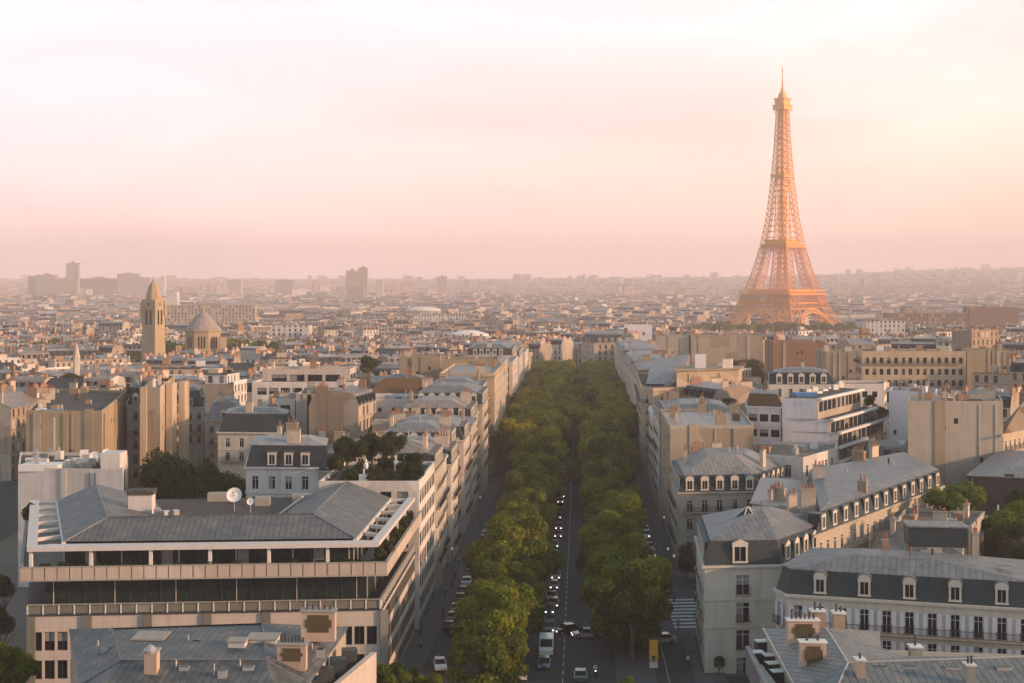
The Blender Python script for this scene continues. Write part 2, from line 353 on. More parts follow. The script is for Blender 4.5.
def dormer_mesh(w=1.5, h=2.2, d=2.0, kind='gable', frame=None):
    k = ('d', w, h, d, kind)
    if k in CACHE: return CACHE[k]
    b = MB(); wh = h * .82
    b.box((0, d / 2 - .15, 0), (w, d, h), 0, 0)
    b.prism([(-w / 2 + .28, -.19), (w / 2 - .28, -.19), (w / 2 - .28, -.15), (-w / 2 + .28, -.15)], .25, wh, 1)
    for x in (-w / 2 + .13, w / 2 - .13): b.box((x, -.2, 0), (.26, .22, h), 0, 2)
    b.box((0, -.2, wh), (w + .1, .26, h - wh), 0, 2, bottom=True); b.box((0, -.2, .0), (w + .1, .26, .24), 0, 2)
    b.box((0, -.21, .25), (.06, .06, wh - .25), 0, 2)
    if kind == 'gable':
        y0, y1 = -.35, d; b.face([(-w / 2 - .15, y0, h), (0, y0, h + .55), (0, y1, h + .55), (-w / 2 - .15, y1, h)][::-1], 3)
        b.face([(w / 2 + .15, y0, h), (w / 2 + .15, y1, h), (0, y1, h + .55), (0, y0, h + .55)], 3)
        b.face([(-w / 2 - .15, y0, h), (w / 2 + .15, y0, h), (0, y0, h + .55)], 2)
    elif kind == 'arch':
        n = 8; y0, y1 = -.35, d
        for i in range(n):
            t0, t1 = math.pi * i / n, math.pi * (i + 1) / n; r = w / 2 + .18
            p = [(r * math.cos(t), r * .75 * math.sin(t) + h) for t in (t0, t1)]
            b.face([(p[0][0], y0, p[0][1]), (p[1][0], y0, p[1][1]), (p[1][0], y1, p[1][1]), (p[0][0], y1, p[0][1])][::-1], 3)
            q = [(x * .8, h + (z - h) * .8) for x, z in p]
            b.face([(p[0][0], y0, p[0][1]), (p[1][0], y0, p[1][1]), (q[1][0], y0, q[1][1]), (q[0][0], y0, q[0][1])], 3)
            b.face([(q[0][0], y0 + .02, q[0][1]), (q[1][0], y0 + .02, q[1][1]), (0, y0 + .02, h)], 2)
    else: b.box((0, d / 2 - .2, h), (w + .2, d + .2, .15), 0, 3)
    me = b.mesh('dormer', [SLATE, GLASS, CREAMF, ZLIGHT]); CACHE[k] = me; return me
def pots(b, x, y, z, L, rz, m, n=None, r=.13, h=.75):
    n = n or max(2, int(L / .5))
    for i in range(n):
        t = (i + .5) / n * L - L / 2; hh = h * random.uniform(.6, 1.25)
        px, py = x + t * math.cos(rz), y + t * math.sin(rz)
        b.lathe((px, py, z), [(r * 1.1, 0), (r * .85, hh * .8), (r * 1.15, hh * .82), (r * 1.05, hh), (0.0, hh - .02)], 6, m)
def chimney(root, x, y, z0, z1, L=2.6, T=.7, rz=0.0, near=True, mat=None, under=None):
    b = MB(); b.box((x, y, z0), (L, T, z1 - z0), rz, 0, random.random()); b.box((x, y, z1), (L + .22, T + .22, .16), rz, 1, bottom=True)
    if near: pots(b, x, y, z1 + .16, L - .2, rz, 2)
    else: b.box((x, y, z1 + .16), (L - .3, .3, .55), rz, 2)
    return part('chimney', b, [mat or random.choice([BRICK, RENDER_, RENDER_, TAN]), CONC, POT], root, under=under)
def shallow(p0, p1, inset):
    """windows of the fronts along the avenue sit nearly flush"""
    mx, my = (p0[0] + p1[0]) / 2, (p0[1] + p1[1]) / 2; nx, ny = p1[1] - p0[1], p0[0] - p1[0]
    c = abs(nx * mx + ny * my) / (math.hypot(nx, ny) * math.hypot(mx, my)); return inset if c > .45 else min(inset, .07)
def wall_openings(b, p0, p1, z0, z1, rows, inset=.28, m=0, mr=0, r=.5):
    """wall quad p0-p1 with real recesses; rows = [(sill z, head z, [(u0,u1)..])] bottom to top"""
    L = math.hypot(p1[0] - p0[0], p1[1] - p0[1]); ex, ey = (p1[0] - p0[0]) / L, (p1[1] - p0[1]) / L; inset = shallow(p0, p1, inset); ix, iy = -ey * inset, ex * inset
    P = lambda u, z, k=0: (p0[0] + ex * u + ix * k, p0[1] + ey * u + iy * k, z)
    Q = lambda a, c, za, zb: b.face([P(a, za), P(c, za), P(c, zb), P(a, zb)], m, [(a, za - z0), (c, za - z0), (c, zb - z0), (a, zb - z0)], r) if c - a > 1e-3 and zb - za > 1e-3 else None
    z = z0
    for (s, h, us) in rows:
        Q(0, L, z, s); u = 0
        for (a, c) in us:
            Q(u, a, s, h); u = c
            b.face([P(a, s), P(a, s, 1), P(a, h, 1), P(a, h)], mr, None, r); b.face([P(c, s, 1), P(c, s), P(c, h), P(c, h, 1)], mr, None, r)
            b.face([P(a, h, 1), P(c, h, 1), P(c, h), P(a, h)], mr, None, r); b.face([P(a, s), P(c, s), P(c, s, 1), P(a, s, 1)], mr, None, r)
            b.face([P(a, s, 1), P(c, s, 1), P(c, h, 1), P(a, h, 1)], mr, None, r)
        Q(u, L, s, h); z = h
    Q(0, L, z, z1)
def place(root, mesh, name, p0, p1, u, z, out=0.0, under=None):
    L = math.hypot(p1[0] - p0[0], p1[1] - p0[1]); ex, ey = (p1[0] - p0[0]) / L, (p1[1] - p0[1]) / L; lx, ly, lz = root.location
    return link(name, mesh, under or root, (p0[0] + ex * u + ey * out - lx, p0[1] + ey * u - ex * out - ly, z - lz), math.atan2(ey, ex))
HEROES = []          # footprints that the filler rows must keep clear of
def balcony(root, p0, p1, z, u0, u1, wall=CREAM, depth=.6):
    b = MB(); L = math.hypot(p1[0] - p0[0], p1[1] - p0[1]); ex, ey = (p1[0] - p0[0]) / L, (p1[1] - p0[1]) / L
    Pt = lambda u, o: (p0[0] + ex * u + ey * o, p0[1] + ey * u - ex * o)
    b.prism([Pt(u0, depth), Pt(u1, depth), Pt(u1, .01), Pt(u0, .01)], z - .18, z, 0, bottom=True)
    for zz in (.12, .95): b.prism([Pt(u0, depth), Pt(u1, depth), Pt(u1, depth - .05), Pt(u0, depth - .05)], z + zz, z + zz + .06, 1, bottom=True)
    n = max(2, int((u1 - u0) / .22))
    for i in range(n + 1):
        u = u0 + .03 + (u1 - u0 - .06) * i / n; q = Pt(u, depth - .025); b.box((q[0], q[1], z + .02), (.03, .03, .95), math.atan2(ey, ex), 1)
    part('balcony', b, [wall, RAILM], root)
def building(name, label, P, h, wall=CREAM, roof='mansard', win='rail', edges=None, floors=3, fh=3.3, bay=2.9, steep=3.0, top=1.0, ins=1.3, slate=SLATE, zn=ZLIGHT,
             dorm='gable', ww=1.15, wh=2.15, chim=2, balc=(1,), side=None, cat='building', group=None, cz=None, cornice=True, wfloor0=0, near=True, tophip=None, z0=None, nod=(), sidem=None, ramp=None, chz=1.8, dsp=1.0):
    """P footprint (plan), h cornice height above ground. edges = indices with windows (None = all that face the camera)"""
    P = ccw(P); cx = sum(p[0] for p in P) / len(P); cyy = sum(p[1] for p in P) / len(P); g = gz(cx, cyy) if z0 is None else z0; H = (g + h) if cz is None else cz
    HEROES.append(P)
    root = thing(name, label, cat, (cx, cyy, g), group); b = MB(); n = len(P); r = random.random() if ramp is None else ramp; wl = []
    for i in range(n):
        a, c = P[i], P[(i + 1) % n]; L = math.hypot(c[0] - a[0], c[1] - a[1]); vis = sees(a, c)
        haswin = vis and (edges is None or i in edges) and L > 2.2 and win
        if not haswin:
            b.face([(*a, g - 3), (*c, g - 3), (*c, H), (*a, H)], 1 if (side is not None or not win) else 0, None, r)
            if vis and L > 7 and cyy < 800:                    # flues, pipes, patches and odd small windows on bare walls
                rr = random.Random(int(L * 100 + cyy)); ex, ey = (c[0] - a[0]) / L, (c[1] - a[1]) / L; W_ = lambda u, o: (a[0] + ex * u + ey * o, a[1] + ey * u - ex * o)
                for q in range(rr.randrange(1, 4)):
                    u = rr.uniform(1.5, L - 2.5); w_ = rr.uniform(.8, 2.2); fb = MB(); fb.prism([W_(u, .22), W_(u + w_, .22), W_(u + w_, .01), W_(u, .01)], H - rr.uniform(8, 20), H + rr.uniform(.1, 1.2), 0, bottom=True); part('flue', fb, [rr.choice([wall, TAN, BEIGE])], root)
                for q in range(rr.randrange(1, 3)):
                    u = rr.uniform(.5, L - .5); fb = MB(); fb.tube((*W_(u, .12), H - 18), (*W_(u, .12), H), .09, n=5, m=0); part('drain_pipe', fb, [rr.choice([METAL, DARKM])], root)
                for q in range(rr.randrange(1, 5)):
                    u = rr.uniform(1, L - 2); zz = H - rr.uniform(1.5, 12); fb = MB(); fb.prism([W_(u, .03), W_(u + .8, .03), W_(u + .8, .01), W_(u, .01)], zz - 1.1, zz, 0, bottom=True); part('small_window', fb, [GLASS], root)
            continue
        nb = max(1, int(L / bay)); m0 = (L - nb * bay) / 2; rows = []
        for k in range(floors - 1, -1, -1):
            zf = H - .55 - (k + 1) * fh
            if zf < g - 2: continue
            rows.append((zf + .55 if win != 'modern' else zf + .9, zf + .55 + wh if win != 'modern' else zf + .9 + wh, [(m0 + bay * (j + .5) - ww / 2, m0 + bay * (j + .5) + ww / 2) for j in range(nb)]))
        wall_openings(b, a, c, g - 3, H, rows, m=0, r=r)
        for (s, hh, us) in rows:
            for (u0, u1) in us: wl.append((window_mesh(ww, wh, win), a, c, (u0 + u1) / 2, s))
        if near:
            for bi in balc:
                if bi < len(rows): balcony(root, a, c, rows[len(rows) - 1 - bi][0] - .05, m0 + .2, L - m0 - .2, depth=.75)
    wb = part('wall', b, [wall, side or wall], root)
    for q, (me, a, c, u, s) in enumerate(wl[:100]): place(root, me, 'window', a, c, u, s, -shallow(a, c, .28) + .03)
    if len(wl) > 100:                                   # beyond the first hundred: one more part
        for q, (me, a, c, u, s) in enumerate(wl[100:]): place(root, me, 'window', a, c, u, s, -shallow(a, c, .28) + .03)
    rb = MB()
    if cornice:
        cb = MB(); cb.prism(offset(P, -.35), H, H + .35, 0, bottom=True); part('cornice', cb, [wall], root)
        z = H + .35
        if near and win:
            for sc_ in (1, 2):
                zz = H - .6 - sc_ * fh
                if zz > g + 2: sb = MB(); sb.prism(offset(P, -.14), zz - .12, zz + .12, 0, bottom=True); part('string_course', sb, [wall], root)
    else: z = H
    if roof == 'mansard':
        d = [ins if (sees(P[i], P[(i + 1) % n]) or i in nod) or True else .0 for i in range(n)]
        Q = offset(P, d)
        for i in range(n):
            j = (i + 1) % n; rb.face([(*P[i], z), (*P[j], z), (*Q[j], z + steep), (*Q[i], z + steep)], 0, None, r)
        gut = MB(); 
        th = tophip or min(4.0, .32 * min(math.dist(Q[i], Q[(i + 1) % n]) for i in range(n)) if n <= 4 else 3.0)
        Q0 = offset(Q, -.12); rb.prism(Q0, z + steep - .06, z + steep + .06, 2, bottom=True)
        S = offset(Q, th)
        if any((S[(i + 1) % n][0] - S[i][0]) * (Q[(i + 1) % n][0] - Q[i][0]) + (S[(i + 1) % n][1] - S[i][1]) * (Q[(i + 1) % n][1] - Q[i][1]) < 0 for i in range(n)):
            qx, qy = sum(p[0] for p in Q) / n, sum(p[1] for p in Q) / n; mr = min(math.hypot(p[0] - qx, p[1] - qy) for p in Q); t = min(.8, th * 1.3 / mr); S = [(p[0] + (qx - p[0]) * t, p[1] + (qy - p[1]) * t) for p in Q]
        for i in range(n):
            j = (i + 1) % n; rb.face([(*Q0[i], z + steep + .06), (*Q0[j], z + steep + .06), (*S[j], z + steep + top), (*S[i], z + steep + top)], 1, None, r)
        rb.face([(*q, z + steep + top) for q in S], 1, None, r); ztop = z + steep + top
        rt = part('roof', rb, [slate, zn, ZLIGHT], root)
        if dorm:
            for i in range(n):
                a, c = P[i], P[(i + 1) % n]; L = math.hypot(c[0] - a[0], c[1] - a[1])
                if not sees(a, c) or L < 4 or i in nod: continue
                nb = max(1, int(L / (bay * dsp))); m0 = (L - nb * bay * dsp) / 2; me = dormer_mesh(kind=dorm)
                for k in range(nb):
                    u = m0 + bay * dsp * (k + .5)
                    if ins + .9 < u < L - ins - .9 or nb == 1: place(root, me, 'dormer', a, c, u, z + .25, -.30, under=rt)
    elif roof == 'flat':
        Q = offset(P, .3); 
        for i in range(n):
            j = (i + 1) % n; rb.face([(*P[i], z), (*P[j], z), (*P[j], z + .7), (*P[i], z + .7)], 1, None, r); rb.face([(*Q[j], z + .7), (*Q[j], z + .1), (*Q[i], z + .1), (*Q[i], z + .7)][::-1], 1, None, r)
            rb.face([(*P[i], z + .7), (*P[j], z + .7), (*Q[j], z + .7), (*Q[i], z + .7)], 1, None, r)
        rb.face([(*q, z + .1) for q in Q], 0, None, r); ztop = z + .1
        rt = part('roof', rb, [zn, wall], root)
    elif roof == 'hip':
        Q0 = offset(P, -.3); w = min(math.dist(P[i], P[(i + 1) % n]) for i in range(n)) * .42; S = offset(P, w)
        rb.prism(Q0, z, z + .15, 2, bottom=True)
        for i in range(n):
            j = (i + 1) % n; rb.face([(*Q0[i], z + .15), (*Q0[j], z + .15), (*S[j], z + top), (*S[i], z + top)], 0, None, r)
        rb.face([(*q, z + top) for q in S], 0, None, r); ztop = z + top
        rt = part('roof', rb, [zn, wall, CONC], root)
    rnd = random.Random(int(cx * 13 + cyy))
    if near and roof in ('flat', 'mansard', 'hip'):
        Q = offset(P, (.8 if roof == 'flat' else ins + 2.2)); ctr = (sum(q[0] for q in Q) / n, sum(q[1] for q in Q) / n)
        for k in range(rnd.randrange(5, 11) if roof == 'flat' else rnd.randrange(2, 6)):
            i = rnd.randrange(n); t = rnd.random(); s_ = rnd.uniform(.05, .85); x = Q[i][0] * (1 - t) + Q[(i + 1) % n][0] * t; y = Q[i][1] * (1 - t) + Q[(i + 1) % n][1] * t
            x, y = x + (ctr[0] - x) * s_, y + (ctr[1] - y) * s_; rz = math.atan2(P[1][1] - P[0][1], P[1][0] - P[0][0]); ub = MB()
            if roof == 'flat':
                w_, d_, h_ = rnd.uniform(.6, 2.6), rnd.uniform(.5, 1.8), rnd.uniform(.4, 1.7); ub.box((x, y, ztop - .05), (w_, d_, h_), rz, 0)
                if rnd.random() < .4: ub.tube((x, y, ztop + h_), (x, y, ztop + h_ + rnd.uniform(.4, 1.4)), .12, n=6)
                part('roof_unit', ub, [rnd.choice([METAL, WHITE, CONC, wall, TAR, BRICK])], root, under=rt)
            elif s_ > .45:
                ub.tube((x, y, ztop - 1.0), (x, y, ztop + rnd.uniform(.5, 1.3)), rnd.uniform(.08, .2), n=6); part('vent_pipe', ub, [rnd.choice([METAL, POT, TAR])], root, under=rt)
    if chim:
        rimz = ztop - (top * .75 if roof == 'mansard' else top * .6 if roof == 'hip' else 0); Q = offset(P, ins + 1.0); rnd = random.Random(int(cx * 7 + cyy))
        for k in range(chim):
            i = rnd.randrange(n); j = (i + 1) % n; t = rnd.uniform(.15, .85); x, y = Q[i][0] * (1 - t) + Q[j][0] * t, Q[i][1] * (1 - t) + Q[j][1] * t
            rz = math.atan2(Q[j][1] - Q[i][1], Q[j][0] - Q[i][0]); chimney(root, x, y, rimz - 2.2, rimz + .6 + chz * rnd.uniform(.6, 1.1), rnd.uniform(1.4, 3.0), .7, rz + rnd.choice([0, math.pi / 2]), near, under=rt)
    return root, ztop
def roof_box(root, px, Y, w, d, h, z, mat=CREAM, name='roof_hut', rz=0.0, top=None):
    b = MB(); b.box((xz(px, Y), Y, z), (w, d, h), rz, 0); b.box((xz(px, Y), Y, z + h), (w + .3, d + .3, .12), rz, 1, bottom=True)
    return part(name, b, [mat, top or ZLIGHT], root)

# ------------------------------------------------------------------ filler buildings (rows of lots)
class Mass(MB):
    def begin(s, name): pass
class Pieces:
    def __init__(s): s.items = []
    def begin(s, name): s.items.append((name, MB()))
    def box(s, *a, **k): s.items[-1][1].box(*a, **k)
    def lathe(s, *a, **k): s.items[-1][1].lathe(*a, **k)
def lot(W, RF, X, c, a, w, d, h, style, r1, r2, fine=1, rnd=random):
    """append one town building: W walls (0 facade, 1 party wall), RF roof (0 zinc, 1 slate, 2 gravel, 3 tar, 4 white), X extras (0 chimney,1 pots,2 dormer front,3 glass,4 white hut)"""
    ca, sa = math.cos(a), math.sin(a); g = gz(c[0], c[1]); H = g + h; hx, hy = w / 2, d / 2
    def T(x, y, z): return (c[0] + x * ca - y * sa, c[1] + x * sa + y * ca, z)
    nx = max(1, round(w / 2.9)) * 3.0; v0 = H - g + .3; ny = max(1, round(d / 2.9)) * 3.0
    def fw(x0, y0, x1, y1, m, nu):
        W.face([T(x0, y0, g - 4), T(x1, y1, g - 4), T(x1, y1, H), T(x0, y0, H)], m, [(0, -4 - .3 + 33 - h), (nu, -4 - .3 + 33 - h), (nu, 32.7), (0, 32.7)], r1 if m == 0 else (r1 * .6 + r2 * .4))
    fw(-hx, -hy, hx, -hy, 0, nx); fw(hx, hy, -hx, hy, 0, nx)
    sm = 1 if style in ('mansard', 'gable', 'party') else (1 if rnd.random() < .5 else 0)
    if style == 'mansard':
        i1, s1, t1 = 1.3, 2.8, 1.0
        prof = [(-hy, H), (-hy + i1, H + s1), (0, H + s1 + t1), (hy - i1, H + s1), (hy, H)]
    elif style == 'gable': prof = [(-hy, H), (0, H + min(3.2, hy * .42)), (hy, H)]
    else: prof = [(-hy, H), (hy, H)]
    for sx in (-1, 1):
        pts = [T(sx * hx, -hy, g - 4)] + [T(sx * hx, y, z) for y, z in prof] + [T(sx * hx, hy, g - 4)]
        if sx > 0: pts = [pts[0], pts[-1]] + pts[-2:0:-1]
        uv = None
        if sm == 0 and len(prof) == 2: uv = [(0, 28.7 - h), (ny, 28.7 - h), (ny, 32.7), (0, 32.7)] if sx > 0 else [(0, 28.7 - h), (0, 32.7), (ny, 32.7), (ny, 28.7 - h)]
        W.face(pts if sx > 0 else pts, sm, uv, r1 * .6 + r2 * .4)
    e = .12
    if style == 'mansard':
        RF.face([T(-hx, -hy - .1, H), T(hx, -hy - .1, H), T(hx, -hy + i1, H + s1), T(-hx, -hy + i1, H + s1)], 1 if r2 < .62 else 0, None, r2)
        RF.face([T(hx, hy + .1, H), T(-hx, hy + .1, H), T(-hx, hy - i1, H + s1), T(hx, hy - i1, H + s1)], 1 if r2 < .62 else 0, None, r2)
        RF.face([T(-hx, -hy + i1 - .1, H + s1 + .02), T(hx, -hy + i1 - .1, H + s1 + .02), T(hx, 0, H + s1 + t1), T(-hx, 0, H + s1 + t1)], 0, None, r2)
        RF.face([T(hx, hy - i1 + .1, H + s1 + .02), T(-hx, hy - i1 + .1, H + s1 + .02), T(-hx, 0, H + s1 + t1), T(hx, 0, H + s1 + t1)], 0, None, r2)
        zt = H + s1 + t1
        if fine:
            for k in range(rnd.randrange(0, 4)):
                X.begin('roof_unit'); X.box(T(rnd.uniform(-.8, .8) * hx, rnd.uniform(-.35, .35) * hy, zt - .6), (rnd.uniform(.5, 1.8), rnd.uniform(.5, 1.4), rnd.uniform(.5, 1.5)), a, rnd.choice([4, 4, 0, 3, 5, 6]), r1)
        if fine:
            n = int(w / 2.9)
            for k in range(n):
                x = (k + .5) / n * w - hx
                for sy in ((-1,) if c[1] > 200 else (-1, 1)):
                    X.begin('dormer'); p = T(x, sy * (hy - .55), H + .3); X.box(p, (1.3, 1.3, 1.9), a, 2, r2, top=5)
                    q = T(x, sy * (hy + .12), H + .6); X.box(q, (.8, .06, 1.3), a, 3)
    elif style == 'gable':
        zz = prof[1][1]
        RF.face([T(-hx - e, -hy - .3, H - .05), T(hx + e, -hy - .3, H - .05), T(hx + e, 0, zz + .06), T(-hx - e, 0, zz + .06)], 0 if r2 > .25 else 1, None, r2)
        RF.face([T(hx + e, hy + .3, H - .05), T(-hx - e, hy + .3, H - .05), T(-hx - e, 0, zz + .06), T(hx + e, 0, zz + .06)], 0 if r2 > .25 else 1, None, r2); zt = zz
    else:
        pm = 2 if r2 < .35 else (3 if r2 < .55 else (4 if r2 > .92 else 0))
        RF.face([T(-hx, -hy, H + .02), T(hx, -hy, H + .02), T(hx, hy, H + .02), T(-hx, hy, H + .02)], pm, None, r2); zt = H
        if style == 'pent':
            k = rnd.uniform(1.6, 2.6); hh = 3.0; r3 = min(1, r1 + .1)
            q = [(-hx + .3, -hy + k), (hx - .3, -hy + k), (hx - .3, hy - k), (-hx + .3, hy - k)]
            for i in range(4):
                a0, a1 = q[i], q[(i + 1) % 4]; nu = max(1, round(math.dist(a0, a1) / 2.9)) * 3.0
                W.face([T(*a0, H), T(*a1, H), T(*a1, H + hh), T(*a0, H + hh)], 0, [(0, .2), (nu, .2), (nu, 3.2), (0, 3.2)], r3)
            q2 = [(x + math.copysign(.4, x), y + math.copysign(.4, y)) for x, y in q]
            RF.prism([T(x, y, 0)[:2] for x, y in q2], H + hh, H + hh + .25, pm, r2, bottom=True); zt = H + hh + .25
            X.begin('railing'); X.box(T(0, -hy + .05, H), (w, .12, .9), a, 4)
        else:
            X.begin('parapet'); X.box(T(0, -hy + .1, H), (w, .2, .6), a, 4 if rnd.random() < .5 else 0)
        X.begin('roof_hut')
        if rnd.random() < .75: X.box(T(rnd.uniform(-.5, .5) * hx, rnd.uniform(-.3, .5) * hy, zt), (rnd.uniform(2, 4.5), rnd.uniform(2, 3.5), rnd.uniform(1.2, 2.8)), a, rnd.choice([4, 0, 6, 6]), r1)
        if fine:
            for k in range(rnd.randrange(2, 5)):
                X.begin('roof_unit'); X.box(T(rnd.uniform(-.8, .8) * hx, rnd.uniform(-.8, .8) * hy, zt), (rnd.uniform(.5, 1.6), rnd.uniform(.4, 1.2), rnd.uniform(.4, 1.2)), a, rnd.choice([4, 0, 3, 1]), r1)
    # chimney walls ride on the party walls
    for sx in (-1, 1):
        if style in ('mansard', 'gable') or rnd.random() < .4:
            for sy in (-.45, .45):
                if rnd.random() < .25: continue
                L = rnd.uniform(1.6, min(4.2, d * .38)); ch = rnd.uniform(1.0, 2.6); base = H + (1.2 if style == 'mansard' else 0)
                X.begin('chimney'); x, y = sx * (hx - .35), sy * hy; top = max(zt, H + 1) + ch * .55
                X.box(T(x, y, base - .5), (.62, L, top - base + .5), a, 0 if rnd.random() < .6 else 6, r1)
                if fine > 1: pots(X, *T(x, y, top), L * .9, a + math.pi / 2, 1, n=max(2, int(L / .55)))
                elif fine: X.box(T(x, y, top), (.3, L * .85, .5), a, 1)
                else: X.box(T(x, y, top), (.4, L * .85, .45), a, 1)
    return zt
WMATS = [FAC, PARTY]; RMATS = [ZINC, SLATE, FLATROOF, TAR, WHITE]; XMATS = [BRICK, POT, SLATE, GLASS, WHITE, ZLIGHT, RENDER_]
def sat(A, B, pad=1.0):
    for P in (A, B):
        for i in range(len(P)):
            a, b = P[i], P[(i + 1) % len(P)]; nx, ny = b[1] - a[1], a[0] - b[0]; l = math.hypot(nx, ny) or 1; nx /= l; ny /= l
            a0 = [p[0] * nx + p[1] * ny for p in A]; b0 = [p[0] * nx + p[1] * ny for p in B]
            if max(a0) + pad < min(b0) or max(b0) + pad < min(a0): return False
    return True
# ------------------------------------------------------------------ terrain, roads
def build_ground():
    xs = sorted(set([-16000, -9000, -6000] + list(range(-4000, 4001, 400)) + [6000, 9000, 16000])); ys = [-400, 0, 200, 600, 1000, 1400, 1800, 2600, 3400, 4200] + list(range(4600, 10401, 400)) + [13000, 30000]
    b = MB(); 
    def z(x, y): return gz(x, y) if y > 60 else -SL * y
    for i in range(len(xs) - 1):
        for j in range(len(ys) - 1):
            q = [(xs[i], ys[j]), (xs[i + 1], ys[j]), (xs[i + 1], ys[j + 1]), (xs[i], ys[j + 1])]
            b.face([(x, y, z(x, y) - .02) for x, y in q], 0)
    m, nt, bs = newmat('city_ground'); f = noise(nt, .012, 6); f2 = noise(nt, .15, 4)
    c = rampn(nt, [(.3, (.09, .08, .07)), (.5, (.16, .13, .11)), (.62, (.10, .11, .06)), (.75, (.28, .22, .18))], f)
    c = mixc(nt, f2, c, (.12, .105, .09)); nt.links.new(c, bs.inputs['Base Color']); bs.inputs['Roughness'].default_value = .95
    structure('ground', b, m)
    asph = plain('asphalt', (.040, .050, .054), rough=.85, nscale=.35, amt=.35); pave = plain('pavement', (.085, .095, .098), rough=.9, nscale=.5, amt=.3)
    paint = plain('road_paint', (.36, .38, .38), rough=.7, nscale=2, amt=.2)
    def strip(name, o0, o1, s0, s1, dz, mat, kerb=None):
        b = MB(); st = list(np.arange(s0, s1 + .1, 25)); 
        for a, c in zip(st[:-1], st[1:]):
            q = [av(a, o0), av(a, o1), av(c, o1), av(c, o0)]; zz = [-SL * p[1] + dz for p in q]
            b.face([(*p, w) for p, w in zip(q, zz)], 0)
            if kerb:
                for (i, j) in ((0, 3), (1, 2)): b.face([(*q[i], zz[i]), (*q[j], zz[j]), (*q[j], zz[j] - kerb), (*q[i], zz[i] - kerb)], 0)
        structure(name, b, mat); return b
    strip('avenue_road', -23.5, 22, 120, 870, .006, asph)
    strip('tree_strip_pavement', -12.2, -6.6, 150, 850, .135, pave, .13); strip('tree_strip_pavement', 7.2, 12.6, 262, 850, .135, pave, .13); strip('tree_strip_pavement', 7.2, 12.6, 150, 232, .135, pave, .13)
    strip('sidewalk', -23.4, -19.4, 120, 870, .137, pave, .13); strip('sidewalk', 17.6, 22, 272, 847, .137, pave, .13); strip('sidewalk', 17.6, 22, 120, 222, .137, pave, .13)
    b = MB()                                   # the street that opens on the right between the corner houses
    q = [av(226, 22), (150, 262), (150, 290), av(270, 22)]; b.face([(x, y, -SL * y + .012) for x, y in q]); structure('side_street', b, asph)
    b = MB(); q = [(-122, 120), (-96, 120), (-118, 470), (-146, 470)]; b.face([(x, y, -SL * y + .010) for x, y in q]); structure('left_street', b, asph)
    b = MB(); q = [(20, 120), (60, 120), (60, 200), (24, 200)]; b.face([(x, y, -SL * y + .003) for x, y in q]); structure('corner_square', b, asph)
    # markings
    b = MB()
    for s in np.arange(150, 640, 4.6):
        q = [av(s, -.07), av(s, .07), av(s + 2.6, .07), av(s + 2.6, -.07)]; b.face([(x, y, -SL * y + .014) for x, y in q])
    for o in (14.2,):
        for s in np.arange(150, 225, 5): 
            q = [av(s, o), av(s, o + .12), av(s + 4.9, o + .12), av(s + 4.9, o)]; b.face([(x, y, -SL * y + .014) for x, y in q])
    structure('lane_markings', b, paint)
    b = MB()                                   # zebra crossing in front of the side street
    for k in range(9):
        y0 = 229 + k * 2.6; q = [(xz(667, 240) + k * .12, y0), (xz(667, 240) + 5.6 + k * .12, y0 + .5), (xz(667, 240) + 5.6 + k * .12, y0 + 1.8), (xz(667, 240) + k * .12, y0 + 1.3)]
        b.face([(x, y, -SL * y + .016) for x, y in q])
    structure('zebra_crossing', b, paint)
    b = MB()
    for k in range(7):
        q0 = av(288, -19 + k * 1.1); q1 = av(288, -18.5 + k * 1.1); q2 = av(292, -18.5 + k * 1.1); q3 = av(292, -19 + k * 1.1)
        b.face([(x, y, -SL * y + .016) for x, y in (q0, q1, q2, q3)])
    structure('zebra_crossing', b, paint)
build_ground()
